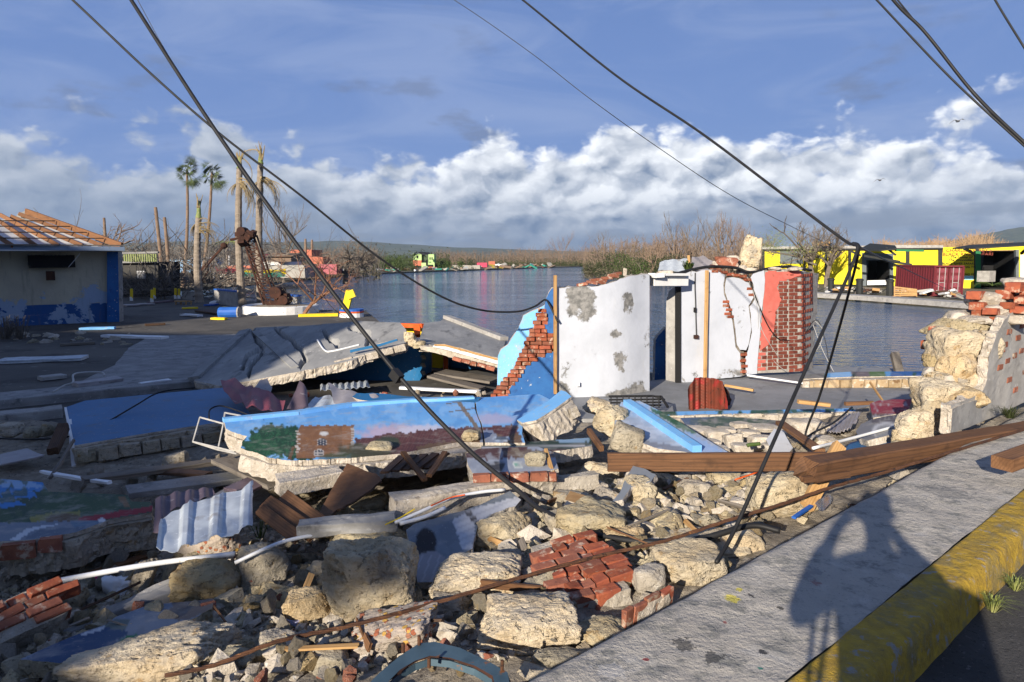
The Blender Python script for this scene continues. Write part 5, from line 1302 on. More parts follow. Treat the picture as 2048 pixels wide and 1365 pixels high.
# small stones of the heap, each its own object
rg = np.random.default_rng(77)
VAR = []
for i in range(14): VAR.append(hull(900+i, 16, 3, .8, .10))
def var_mesh(i, m_):
    key = (i, m_)
    if key not in VMESH:
        me = bpy.data.meshes.new('stone'); v, f = VAR[i]; me.from_pydata([tuple(q) for q in v], [], f); me.materials.append(MT[m_]); me.update(); VMESH[key] = me
    return VMESH[key]
VMESH = {}
zones = [([(1060, 960), (1230, 930), (1640, 945), (1520, 1075), (1300, 1130), (1080, 1040)], 135, (16, 56), ('lime', 'lime', 'mortar_pale', 'lime_grey', 'lime_gold'), 'small pale broken stone in the rubble below the long brown plank', 'stones below the plank', 1.5),
         ([(560, 1040), (860, 1060), (1060, 1120), (1150, 1290), (1010, 1340), (880, 1365), (560, 1365), (560, 1180)], 70, (20, 66), ('lime', 'lime_grey', 'lime_gold', 'mortar', 'brick_old'), 'small stone in the heap around the largest squared boulder', 'stones round the largest boulder', 1.4),
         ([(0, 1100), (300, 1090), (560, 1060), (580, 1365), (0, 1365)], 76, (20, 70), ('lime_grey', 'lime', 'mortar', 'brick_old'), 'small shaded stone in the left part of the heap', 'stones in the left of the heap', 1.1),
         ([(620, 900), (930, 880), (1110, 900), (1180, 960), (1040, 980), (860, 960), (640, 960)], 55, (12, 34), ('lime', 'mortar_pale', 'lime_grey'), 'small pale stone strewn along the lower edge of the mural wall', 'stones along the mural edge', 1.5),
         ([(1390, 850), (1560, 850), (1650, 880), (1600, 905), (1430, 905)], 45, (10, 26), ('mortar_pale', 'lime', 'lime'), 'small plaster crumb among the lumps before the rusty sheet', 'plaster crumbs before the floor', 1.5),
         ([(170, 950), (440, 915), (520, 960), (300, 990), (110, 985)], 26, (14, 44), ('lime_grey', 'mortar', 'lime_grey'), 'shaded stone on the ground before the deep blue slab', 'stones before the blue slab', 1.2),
         ([(560, 780), (700, 790), (960, 780), (990, 800), (820, 808), (620, 815)], 35, (8, 22), ('mortar_pale', 'brick_old', 'lime', 'brick'), 'brick and stone crumb strewn before the blue room', 'crumbs before the blue room', 1.4)]
for (poly, cnt, (s0, s1), ms, lab, grp, pw) in zones:
    lo = np.array(poly).min(0); hi_ = np.array(poly).max(0); k = 0
    while k < cnt:
        q = rg.uniform(lo, hi_)
        if not in_poly(np.array([q[0]]), np.array([q[1]]), poly)[0]: continue
        w_ = s0 + (s1-s0)*rg.random()**pw*rg.random()**.4
        if grp.startswith('crumbs before the blue'):
            c = G(q[0], q[1], -.98); s = c.y
        else:
            c, s = rock_at(q[0], q[1], .06)
        r_ = w_*s/FPX/2
        m_ = ms[rg.integers(len(ms))]
        o = bpy.data.objects.new('crumb' if 'crumb' in lab else 'stone_chip' if 'mural' in lab else 'shaded_stone' if 'slab' in lab else 'stone', var_mesh(int(rg.integers(14)), m_)); COL.objects.link(o)
        o.location = c + Vector((0, 0, r_*.15)); o.scale = (r_, r_, r_)
        o.rotation_euler = (rg.uniform(-.6, .6), rg.uniform(-.6, .6), rg.uniform(0, 6.28))
        tag(o, lab, 'stone', grp); k += 1
# gravel: what nobody could count
HU = [hull(k, 11, 0, .6) for k in range(24)]
def gravel(name, poly, n, r0, r1, mat, seed, zfun=None, sub=1):
    rg = np.random.default_rng(seed); dv, df = ico(sub); v = []; f = []
    lo = np.array(poly).min(0); hi_ = np.array(poly).max(0); k = 0; df = np.array(df)
    vs = []; fs = []; nv = 0
    pts = rg.uniform(lo, hi_, (n*3, 2)); pts = pts[in_poly(pts[:, 0], pts[:, 1], poly)][:n]
    zz = zfun(pts[:, 0], pts[:, 1])
    for i, (x_, y_) in enumerate(pts):
        r_ = r0 + (r1-r0)*rg.random()**3
        if sub == 2: dv, df = HU[i % 24][0], np.array(HU[i % 24][1]); jit = 1.0
        else: jit = 1+rg.uniform(-.22, .22, (len(dv), 1))
        sc_ = rg.uniform(.6, 1.15, 3)*r_; q = dv*jit*sc_; a = rg.uniform(0, 6.28); ca, sa = math.cos(a), math.sin(a)
        if sub == 2: q = q @ np.array(Euler((rg.uniform(-.7, .7), rg.uniform(-.7, .7), 0)).to_matrix())
        q = q @ np.array([[ca, -sa, 0], [sa, ca, 0], [0, 0, 1]])
        vs.append(q + np.array([x_, y_, zz[i]+r_*.2])); fs.append(df + nv); nv += len(dv)
    return mesh_obj(name, np.vstack(vs), np.vstack(fs), MT[mat], kind='stuff', label='loose gravel and mortar crumbs covering the rubble heap', cat='gravel')
def lot(px): return [tuple(G(a, b, -.6)[:2]) for a, b in px]
gravel('gravel', lot([(-60, 1365), (-60, 960), (450, 940), (1000, 930), (1640, 935), (1530, 1075), (1000, 1365)]), 6000, .006, .045, 'mortar_pale', 5, hgt)
gravel('gravel', lot([(-60, 1365), (-60, 1060), (600, 1040), (1100, 1060), (1250, 1200), (1000, 1365)]), 3000, .006, .04, 'lime_grey', 6, hgt)
gravel('gravel', lot([(1000, 1000), (1250, 930), (1640, 935), (1530, 1075), (1250, 1200)]), 2600, .006, .04, 'lime', 8, hgt)
HP = lot([(-80, 1365), (-80, 1075), (300, 1060), (560, 1000), (700, 945), (1050, 935), (1250, 930), (1650, 935), (1545, 1075), (1300, 1215), (1000, 1365)])
for k, (m_, n, r0, r1) in enumerate((('lime', 640, .03, .17), ('mortar_pale', 460, .03, .16), ('lime_grey', 440, .03, .17), ('mortar', 300, .03, .16), ('brick_old', 110, .03, .08), ('lime_gold', 150, .03, .14))):
    gravel('rubble', HP, n, r0, r1, m_, 9+k, hgt, 2)
gravel('rubble', lot([(600, 1010), (640, 950), (940, 940), (1230, 930), (1640, 938), (1540, 1060), (1200, 1060)]), 520, .04, .14, 'lime', 31, hgt, 2)
gravel('rubble', lot([(1020, 985), (1230, 930), (1640, 938), (1540, 1060), (1250, 1120)]), 260, .05, .15, 'mortar_pale', 32, hgt, 2)
HE = [swp(tt, off, 0)[:2] for tt, off in ((-2.5, EDGE0-.04), (6.5, EDGE0-.04), (6.5, EDGE0-.5), (2.2, EDGE0-.75), (-2.5, EDGE0-1.2))]
for k, m_ in enumerate(('lime', 'mortar', 'lime_grey', 'lime')): gravel('rubble', HE, 130, .03, .15, m_, 50+k, hgt, 2)
# splinters of lath and timber strewn through the heap
rgs = random.Random(14)
for i in range(34):
    px, py = rgs.uniform(60, 1500), rgs.uniform(950, 1300)
    if (px > 1150 and py > 1080) or (px < 500 and py < 1060): continue
    q, s = rock_at(px, py, .10); a_ = rgs.uniform(0, 6.28); L = rgs.uniform(.12, .5); d = Vector((math.cos(a_), math.sin(a_), rgs.uniform(-.25, .35)))*L*.5
    beam('lath', q-d, q+d, rgs.uniform(.015, .05), rgs.uniform(.008, .02), MT[rgs.choice(('timber_board', 'timber_pale', 'timber_grey', 'timber_dark'))], seed=i, ends=(.03, .03), segs=4, roll=rgs.uniform(0, 2), label='broken splinter of lath strewn in the rubble heap', cat='splinter', group='lath splinters in the heap')

# ------------------------------------------------------------------ timbers
def H_(px, py, up=0.0):
    q, s = rock_at(px, py, up); return q
# long brown plank on edge, thick beam onto the pavement, pale post, short block
beam('brown_plank', P(1213, 925, 5.95), P(1655, 923, 5.85), .045, .165, MT['timber'], seed=3, ends=(.02, .02), segs=16, label='long brown plank on edge across the rubble', cat='plank')
bt = beam('timber_beam', P(1600, 944, 4.55), P(2120, 852, 6.3), .155, .150, MT['timber'], seed=5, ends=(.16, 0), segs=26, wob=.008, roll=.10, label='thick splintered brown timber beam resting on the pavement', cat='beam')
beam('broken_splinter', P(1598, 962, 4.50), P(1700, 948, 4.62), .035, .045, MT['timber'], seed=6, ends=(.07, .02), label='pale splinter torn along the end of the thick beam', cat='splinter')
beam('pale_post', P(1614, 1014, 4.75), P(1680, 890, 5.15), .10, .05, MT['timber_pale'], seed=7, ends=(0, .03), label='short pale timber leaning under the thick beam', cat='post', roll=.9)
beam('board', P(1560, 846, 7.6), P(1640, 902, 6.5), .10, .04, MT['timber_board'], seed=8, label='brown board sloping between plaster lump and thick beam', cat='board')
beam('timber_block', P(2004, 928, 4.35), P(2110, 890, 4.6), .14, .085, MT['timber_board'], seed=9, label='short squared timber block lying on the pavement', cat='timber block')
beam('leaning_stick', P(1110, 961, 5.75), P(1091, 901, 6.1), .03, .045, MT['timber_pale'], seed=10, label='short pale stick leaning before the long brown plank', cat='stick')
beam('timber_strip', P(1592, 803, 9.6), P(1662, 811, 9.5), .09, .05, MT['timber_pale'], seed=11, ends=(.05, .03), label='splintered pale timber on the floor before the fallen stone wall', cat='timber strip')
beam('timber_strip', P(1690, 808, 9.6), P(1746, 806, 9.6), .06, .05, MT['timber_board'], seed=12, label='brown timber end left of the maroon mural fragment', cat='timber strip')
beam('timber_strip', P(1740, 765, 10.2), P(1766, 803, 9.6), .02, .03, MT['timber_pale'], seed=13, label='thin pale stick leaning on the fallen stone wall', cat='stick')
beam('timber_strip', P(1450, 771, 12.4), P(1507, 781, 12.1), .06, .04, MT['timber_pale'], seed=14, label='pale timber offcut on the floor beside the rusty sheet', cat='timber strip')
beam('timber_strip', P(1495, 751, 13.6), P(1606, 767, 12.9), .05, .03, MT['pvc'], seed=15, label='long white batten on the floor below the coral brick wall', cat='batten')
beam('river_pile', P(1800, 752, 14.2), P(1789, 708, 14.6), .16, .12, MT['timber_grey'], seed=16, label='weathered timber pile leaning out of the river', cat='pile')
beam('timber_strip', P(1178, 862, 7.4), P(1203, 898, 6.9), .05, .06, MT['timber_board'], seed=17, label='short brown timber below the lifted blue corner', cat='timber strip')
beam('timber_strip', P(400, 1013, 6.0), P(520, 950, 7.0), .10, .04, MT['concrete_pale'], seed=18, label='pale long batten sloping behind the corrugated sheet', cat='batten')
beam('timber_strip', P(130, 1165, 5.0), P(300, 1110, 5.6), .08, .03, MT['timber_board'], seed=19, ends=(.1, .1), label='splintered brown board above the white pipe', cat='board')
# brown boards fanned out left of the heap centre
fn = empty('board_stack', H_(580, 1055), 'three brown boards fanned together beside the corrugated sheet', 'boards')
for i, (a_, b_, w_) in enumerate((((518, 1018, 5.35), (600, 1080, 4.85), .10), ((530, 1003, 5.45), (632, 1072, 4.9), .13), ((566, 990, 5.55), (645, 1048, 5.05), .11))):
    beam('board', P(*a_), P(*b_), w_, .022, MT['timber_board'], fn, seed=30+i, ends=(.03, .02), roll=.6)
fQ, nQ = plane3((640, 1030, 5.3), (700, 928, 6.1), (760, 955, 5.75))
plate('brown_board', [(628, 1046), (660, 985, 1), (694, 927, 1), (722, 938, 2), (752, 948, 2), (764, 962, 2), (735, 985, 2), (700, 1008, 2), (668, 1025), (645, 1050)], fQ, -nQ*.02, [MT['timber_board'], MT['timber_dark']], step=8, seed=95, bump=.01, label='large brown board standing askew in the middle of the heap', cat='board')
sh = empty('shingle_panel', H_(820, 965), 'dark wooden slatted panel half buried under white rubble', 'slatted panel')
for i in range(5):
    beam('slat', P(768+i*20, 946-i*2, 5.9+i*.04), P(806+i*22, 912-i*1.5, 6.35), .085, .02, MT['timber_dark'], sh, seed=50+i, ends=(.02, .02), roll=-.1)
beam('slat', P(806, 905, 6.2), P(850, 960, 5.8), .05, .03, MT['timber_board'], sh, seed=57); beam('slat', P(858, 952, 5.8), P(890, 905, 6.3), .05, .03, MT['timber_board'], sh, seed=58)
beam('masonry_beam', P(780, 1020, 5.25), P(1040, 975, 5.85), .22, .20, MT['mortar_pale'], seed=60, wob=.03, segs=22, ends=(.05, .06), label='long pale masonry beam lying behind the white conduit', cat='masonry beam')
beam('masonry_beam', P(1010, 985, 5.75), P(1200, 958, 6.0), .16, .12, MT['mortar'], seed=61, wob=.03, segs=16, ends=(.05, .06), label='grey broken masonry strip at the foot of the thick cable', cat='masonry beam')
beam('masonry_beam', P(545, 975, 5.8), P(690, 948, 6.1), .28, .12, MT['mortar_pale'], seed=62, wob=.03, segs=14, ends=(.08, .08), label='pale masonry slab end behind the brown boards', cat='masonry beam')
beam('masonry_beam', P(590, 1062, 4.9), P(800, 1040, 5.1), .16, .10, MT['concrete'], seed=63, wob=.03, segs=14, ends=(.05, .06), label='grey concrete strip behind the largest boulder', cat='masonry beam')
beam('masonry_beam', P(120, 1280, 4.2), P(390, 1165, 4.7), .16, .12, MT['concrete'], seed=64, wob=.03, segs=14, ends=(.05, .06), label='grey concrete strip in the shade above the painted slab', cat='masonry beam')

# ------------------------------------------------------------------ brick chunk and brick lump
def brick_chunk(name, label, picks, rows, cols, seed, base_mat, skip=.08, bl=.2, rowpx=None):
    f, n_ = plane3(*picks); rg = random.Random(seed)
    o0, o1, o2 = [Vector(P(*q)) for q in picks]              # origin, along the course, across the courses
    ex = (o1-o0).normalized(); n_ = Vector(n_); ey = n_.cross(ex).normalized()
    if (o2-o0).dot(ey) < 0: ey = -ey
    root = empty(name, o0, label, 'brick chunk')
    W_, H2 = (o1-o0).length, (o2-o0).dot(ey); rh = H2/rows
    for r_ in range(rows):
        x0 = -rg.uniform(0, .12) + (bl*.5 if r_ % 2 else 0); k = 0
        while x0 < W_:
            L = bl if rg.random() < .75 else bl*.55
            if rg.random() > skip or 0 < r_ < rows-1:
                c = o0 + ex*(x0+L/2) + ey*(rh*(r_+.5)) - n_*(.045-rg.uniform(-.012, .02))
                x_ = (ex + ey*rg.uniform(-.09, .09) + n_*rg.uniform(-.10, .10)).normalized(); z_ = (n_ - x_*n_.dot(x_)).normalized(); y_ = z_.cross(x_)
                put_brick('brick', brick_mesh(round(L*.93, 2), round(rh*.86, 3), .10, rg.randrange(6), MT['brick'] if rg.random() < .6 else MT['brick_old']), c, x_, y_, z_, root)
            x0 += L
    bx = B(); bx.box(o0 + ex*W_*.5 + ey*H2*.5 - n_*.10, (W_*1.02, H2*1.0, .13), Matrix((ex, ey, ex.cross(ey))).transposed())
    vs = np.array(bx.v)
    plate('mortar_bed', [(0, 0), (W_*.97, 0), (W_, H2), (0, H2*1.02)], lambda u, v: np.array(o0)[None]+u[:, None]*np.array(ex)+v[:, None]*np.array(ey)-np.array(n_)[None]*.022, -n_*.17, [MT[base_mat], MT[base_mat]], step=.05, jag=.02, seed=seed, parent=root, edge_rows=4, edge_rough=.03, bump=.02, bumpf=8)
    return root
brick_chunk('brick_chunk', 'tilted chunk of orange red brickwork beside the pavement', ((1150, 1204, 3.60), (1264, 1172, 3.70), (1060, 1090, 4.35)), 8, 2, 3, 'mortar', skip=.3, bl=.16)
brick_chunk('brick_chunk', 'brick lump in the shade at the left picture edge', ((-40, 1222, 3.9), (100, 1160, 4.2), (-34, 1300, 3.72)), 4, 2, 5, 'mortar', skip=.1, bl=.2)
brick_chunk('brick_chunk', 'small whitewashed brick piece wedged at the pavement edge', ((1268, 1206, 3.40), (1330, 1176, 3.55), (1272, 1215, 3.36)), 1, 2, 6, 'mortar_pale', skip=.0, bl=.11)

# ------------------------------------------------------------------ metal sheets
def sheetm(name, poly, picks, mat, amp, freq, ang, seed, label, crum=.03, step=4, jag=1.5, cat='metal sheet', sharp=False, parent=None):
    f, n_ = plane3(*picks)
    def dz(u, v):
        s = (u*math.cos(ang)+v*math.sin(ang))*freq
        w_ = np.sin(s)
        if sharp: w_ = np.clip(w_*2.6-1.2, -.6, 1)
        return amp*w_ + crum*fbm(np.stack([u*.012, v*.012, u*0+seed], -1), 3, seed)*2
    return plate(name, poly, f, -n_*.003, [mat, mat], step=step, jag=jag, seed=seed, disp=dz, edge_rows=1, edge_rough=0, parent=parent, label=label, cat=cat if parent is None else None)
sheetm('corrugated_sheet', [(313, 1100), (318, 1060), (322, 1040), (345, 1022, 2), (375, 1012), (380, 1004), (400, 1000), (440, 990), (446, 982), (490, 976), (506, 962, 3), (505, 1000), (505, 1050), (478, 1068, 3), (420, 1084, 4), (350, 1104, 4)],
       ((320, 1095, 4.75), (500, 1050, 5.1), (440, 990, 5.6)), MT['galv'], .018, .105, 0.06, 101, 'pale galvanised corrugated sheet standing in the heap', .02, 3, sharp=True)
sheetm('corrugated_sheet', [(308, 1060), (310, 1000), (360, 985), (425, 975), (430, 990), (380, 1010), (340, 1024), (325, 1070)], ((312, 1050, 5.2), (420, 980, 6.0), (330, 1000, 5.6)), MT['purplesheet'], .012, .22, 0, 102, 'purple grey corrugated sheet behind the galvanised one', .02, 4)
# crumpled roofing before the collapsed roof
sheetm('roofing_sheet', [(442, 768), (470, 757), (505, 768), (520, 790), (512, 806), (470, 800), (450, 790)], ((445, 770, 10.8), (515, 800, 10.0), (505, 765, 10.9)), MT['maroonsheet'], .03, .18, .5, 103, 'crumpled maroon roofing sheet at the end of the deep blue slab', .10, 4)
sheetm('roofing_sheet', [(482, 800), (520, 786), (570, 798), (560, 822), (520, 832), (495, 828)], ((485, 802, 10.0), (560, 818, 9.4), (525, 786, 10.3)), MT['maroonsheet'], .02, .2, 0, 104, 'maroon sheet with pale stripes beside the deep blue slab', .10, 4)
sheetm('roofing_sheet', [(570, 826), (585, 795), (596, 768), (612, 790), (612, 824), (600, 830)], ((575, 825, 9.3), (596, 770, 9.9), (612, 822, 9.5)), MT['purplesheet'], .02, .2, 0, 105, 'upright torn grey sheet with red flecks in the crumpled roofing', .09, 4)
sheetm('roofing_sheet', [(608, 806), (630, 786), (660, 784), (680, 800), (670, 816), (640, 822), (615, 822)], ((610, 810, 9.4), (672, 814, 9.3), (650, 785, 10.0)), MT['galv'], .02, .2, .3, 106, 'crumpled silver sheet before the blue room', .12, 4)
sheetm('roofing_sheet', [(656, 764), (672, 772), (700, 785), (752, 796), (760, 802), (735, 815), (690, 822), (668, 812), (664, 790)], ((660, 766, 10.2), (750, 800, 9.5), (680, 818, 9.2)), MT['greysheet'], .015, .14, .4, 107, 'folded grey roofing sheet before the blue room', .10, 4)
sheetm('roofing_sheet', [(690, 812), (740, 800), (815, 800), (810, 812), (760, 818), (700, 824)], ((690, 814, 9.3), (812, 806, 9.2), (750, 798, 9.8)), MT['galv'], .014, .3, .8, 108, 'flat corrugated strip along the back edge of the mural wall', .03, 4)
sheetm('roofing_sheet', [(640, 768), (735, 760), (740, 772), (640, 780)], ((640, 770, 13.0), (738, 764, 13.0), (700, 776, 12.4)), MT['galv'], .02, .5, 0, 109, 'pale corrugated sheet on the floor under the left roof slab', .03, 4)
sheetm('roofing_sheet', [(505, 790), (520, 768), (535, 762), (545, 782), (540, 800)], ((505, 790, 10.2), (535, 764, 10.7), (543, 798, 10.1)), MT['greysheet'], .015, .14, .4, 113, 'bent grey flashing piece above the maroon sheets', .08, 4)
# rusty red sheet standing on the floor, curled
def curl(u, v):
    Yc = 11.1 + .22*np.cos((u-1413)/38*1.6) - .25
    d = raydir(u, v); return np.array([0, 0, CAMZ]) + d*(Yc/d[..., 1])[..., None]
plate('rusty_sheet', [(1378, 820), (1376, 795), (1375, 780), (1388, 757, 2), (1400, 755, 1), (1430, 757, 1), (1446, 764), (1452, 790, 2), (1455, 818), (1420, 823), (1390, 823)], curl, (0, .004, 0), [MT['rustsheet'], MT['rust_dark']], step=3, seed=110, disp=lambda u, v: .022*np.sin(u*.55), edge_rows=1, edge_rough=0, jag=1, label='curled rusty red corrugated sheet standing on the house floor', cat='metal sheet')
plate('rusty_sheet', [(1440, 822), (1446, 768), (1455, 780), (1464, 800), (1458, 822)], upright([(1435, 11.0), (1465, 11.35)]), (0, .004, 0), [MT['rust_dark'], MT['rust_dark']], step=4, seed=111, disp=lambda u, v: .03*np.sin(u*.4+v*.1), jag=2, edge_rows=1, edge_rough=0, label='dark torn back half of the curled rusty sheet', cat='metal sheet')
# silver foil, blue scrap near the beam end
sheetm('foil_sheet', [(1632, 1000), (1650, 985), (1668, 988), (1662, 1006), (1640, 1018)], ((1632, 1002, 4.6), (1665, 990, 4.8), (1650, 1015, 4.5)), MT['silver'], .01, .3, 0, 112, 'crumpled silver foil under the thick beam', .08, 3, cat='foil')
beam('blue_strip', P(1588, 1036, 4.5), P(1622, 1012, 4.7), .03, .015, MT['plastic_blue'], label='small blue plastic strip at the pavement edge', cat='plastic strip')

# ------------------------------------------------------------------ grey painted slab with white drapery, small painted bits
fY, nY = plane3((830, 1060, 4.8), (1000, 1000, 5.3), (930, 1130, 4.3))
def colY(x, y):
    p = Paint(x, y, (.145, .17, .20)); p.fleck(1, .05, (.17, .20, .235), .7, 2)
    p.poly([(905, 1040), (940, 1020), (1050, 990), (1050, 1020), (985, 1028), (950, 1050), (945, 1100), (925, 1100), (912, 1060)], (.52, .53, .56), .95, 3)
    p.poly([(928, 1024), (938, 1020), (962, 1046), (952, 1052)], (.03, .03, .04)); p.ell(852, 1085, 20, 26, (.022, .020, .022), 1, .2, .3)
    p.poly([(838, 1108), (870, 1100), (890, 1115), (880, 1165), (830, 1165)], (.25, .24, .26), .9, 4); p.put((np.sin(x*.35+y*.12) > .8)*(y > 1108)*(x < 895), (.36, .35, .37), .6)
    p.put((np.sin(x*.2+y*.5) > .7)*p.mask([(905, 1040), (940, 1020), (1050, 990), (1050, 1020), (985, 1028), (950, 1050), (945, 1100), (925, 1100)]), (.36, .37, .41), .6); return p.c
plate('painted_slab', [(812, 1060), (830, 1048, 2), (880, 1034, 2), (925, 1022, 2), (960, 1010, 2), (1020, 982, 1), (1042, 1000), (1032, 1012, 2), (985, 1028, 2), (955, 1055, 2), (945, 1098, 2), (925, 1108, 2), (896, 1125, 2), (885, 1165), (835, 1165), (826, 1110)], fY, -nY*.05, [MU, MT['mortar']], step=3.5, seed=121, colfn=colY, bump=.006, label='slate grey painted slab showing white drapery, leaning by the largest boulder', cat='slab')
fX, nX = plane3((1130, 1008, 5.0), (1190, 1030, 4.8), (1140, 1030, 4.75))
plate('painted_chip', [(1130, 1000), (1140, 982), (1180, 994), (1200, 1006), (1180, 1008), (1160, 1010)], plane3((1130, 1000, 5.1), (1200, 1006, 4.95), (1140, 982, 5.3))[0], (0, .02, -.04), [MT['timber_pale'], MO], step=5, jag=1, seed=122, label='orange faced chip lying above the painted cream boulder', cat='chip')
plate('painted_chip', [(1128, 1012), (1134, 1002), (1168, 1008), (1172, 1030), (1150, 1030), (1132, 1022)], fX, -nX*.03, [flat('slate_paint', (.10, .115, .14)), MO], step=5, jag=1.5, seed=123, label='slate grey painted chip on the cream boulder', cat='chip')
fZ, nZ = plane3((1250, 955, 5.6), (1290, 950, 5.6), (1235, 1000, 5.1))
plate('painted_chip', [(1222, 1006), (1240, 985), (1250, 958), (1266, 932), (1290, 938), (1312, 950), (1300, 965), (1262, 975), (1245, 1000)], fZ, -nZ*.05, [flat('grey_blue_paint', (.26, .28, .30)), MO], step=5, jag=2, seed=124, label='grey blue painted plaster shard below the long brown plank', cat='chip')

# ------------------------------------------------------------------ pipes and rods
def pipe(name, pts, r, mat, label, cat='pipe', n=8, k=6, parent=None, group=None):
    b = B(); b.tube(smooth_path(pts, k), r, n); return b.o(name, MT[mat], parent, smooth=True, label=label, cat=cat if parent is None else None, group=group)
pipe('white_pipe', [P(118, 1162, 4.45), P(230, 1141, 4.6), P(335, 1124, 4.75), P(470, 1108, 4.85)], .020, 'pvc', 'long white plastic pipe in the left of the heap')
pipe('white_pipe', [P(470, 1126, 4.65), P(560, 1086, 4.75), P(640, 1068, 4.9)], .014, 'pvc', 'thin white pipe running behind the round grey boulder')
pipe('white_conduit', [P(790, 1046, 4.95), P(850, 1020, 5.1), P(900, 998, 5.25), P(960, 985, 5.4), P(1010, 980, 5.5)], .014, 'pvc', 'bent white conduit over the long masonry beam')
pipe('white_conduit', [P(800, 1048, 4.9), P(850, 1034, 5.0), P(890, 1016, 5.1)], .016, 'pvc', 'short white conduit beside the bent one')
pipe('red_wire', [P(862, 1012, 5.05), P(900, 996, 5.2), P(930, 990, 5.2)], .006, 'orange', 'red wire coming out of the white conduit', 'wire')
pipe('yellow_wire', [P(770, 1050, 4.95), P(800, 1036, 5.0), P(830, 1018, 5.05)], .005, 'yellow', 'yellow wire beside the white conduit', 'wire')
pipe('white_rail', [P(1626, 897, 6.4), P(1700, 878, 6.9), P(1792, 853, 7.3)], .016, 'pvc', 'straight white rail over the deep blue fragment')
pipe('red_rod', [P(1470, 960, 5.6), P(1515, 945, 5.75)], .008, 'orange', 'short red rod under the long brown plank', 'rod')
pipe('rusty_rod', [P(1700, 1010, 4.15), P(1770, 1012, 4.05)], .006, 'rust', 'thin rusty rod on the pavement', 'rod')
# the long twisted rusty bar
pts = [P(330, 1352, 3.15), P(430, 1330, 3.2), P(560, 1282, 3.3), P(700, 1252, 3.4), P(850, 1212, 3.55), P(1040, 1156, 3.75), P(1200, 1112, 3.95), P(1330, 1082, 4.05), P(1460, 1040, 4.2), P(1560, 1010, 4.35), P(1660, 976, 4.55), P(1760, 948, 4.75), P(1900, 905, 5.1), P(2080, 850, 5.9)]
path = smooth_path(pts, 14); bb = B()
for ph in (0, 2.09, 4.19):
    q = []
    for i, c in enumerate(path):
        d = (path[min(i+1, len(path)-1)]-path[max(i-1, 0)]).normalized(); u_ = d.orthogonal().normalized(); w_ = d.cross(u_); a_ = i*.55+ph
        q.append(c + (u_*math.cos(a_)+w_*math.sin(a_))*.0058)
    bb.tube(q, .0068, 5)
bb.o('rusty_bar', MT['rust'], smooth=True, label='long twisted rusty steel bar slanting over the heap to the pavement', cat='steel bar')
# white wire frames by the deep blue slab
fr = empty('wire_frame', P(430, 900, 8.0), 'bent white wire frame between deep blue slab and mural wall', 'wire frame')
for pl in ([(400, 835, 8.4), (447, 848, 8.2), (436, 900, 7.9), (386, 884, 8.1), (400, 835, 8.4)], [(447, 848, 8.2), (450, 826, 8.5), (482, 832, 8.2)], [(386, 884, 8.1), (470, 904, 7.7)], [(436, 900, 7.9), (474, 908, 7.6)]):
    b = B()
    for a_, c_ in zip(pl, pl[1:]): b.tube([P(*a_), P(*c_)], .011, 6)
    b.o('frame_bar', MT['wire_pale'], fr)
pipe('black_hose', [P(418, 838, 8.6), P(420, 820, 8.9), P(440, 812, 9.0), P(470, 820, 8.8), P(500, 832, 8.5), P(505, 838, 8.3)], .010, 'cable', 'looped black hose beside the white wire frame', 'hose')
pipe('black_hose', [P(-20, 876, 9.0), P(60, 879, 8.9), P(140, 873, 8.9), P(200, 852, 9.3), P(270, 812, 10.0), P(320, 785, 10.4), P(390, 776, 10.6)], .012, 'cable', 'black cable draped across the deep blue slab', 'cable')
# curved blue grey steel piece at the bottom
arc = empty('steel_arch', P(870, 1360, 3.0), 'curved blue grey steel arch plate at the bottom of the heap', 'steel arch')
fAR, nAR = plane3((740, 1362, 2.72), (1010, 1352, 2.78), (870, 1290, 3.0))
ot = [(735, 1370), (760, 1345), (800, 1312), (838, 1287), (870, 1284), (920, 1296), (975, 1322), (1015, 1345), (1020, 1370)]
inn = [(990, 1370), (985, 1352), (950, 1332), (900, 1316), (860, 1312), (830, 1322), (800, 1340), (778, 1362), (775, 1372)]
plate('arch_plate', ot+inn, fAR, -nAR*.012, [MT['steelblue'], MT['rust_dark']], step=7, seed=131, parent=arc)
ring = B(); ip = [on(fAR, a_, b_, -.03, nAR) for a_, b_ in inn]
for a_, c_ in zip(ip, ip[1:]): ring.bar(a_, c_, .03, .008, (Vector(a_)-on(fAR, 880, 1365)).normalized())
ring.o('arch_rim', MT['steelblue'], arc)
for a_, b_ in ((806, 1305), (838, 1290), (858, 1335), (1004, 1340)): B().tube([on(fAR, a_, b_, .0, nAR), on(fAR, a_, b_, .045, nAR)], .008, 8).o('bolt', MT['rust'], arc)
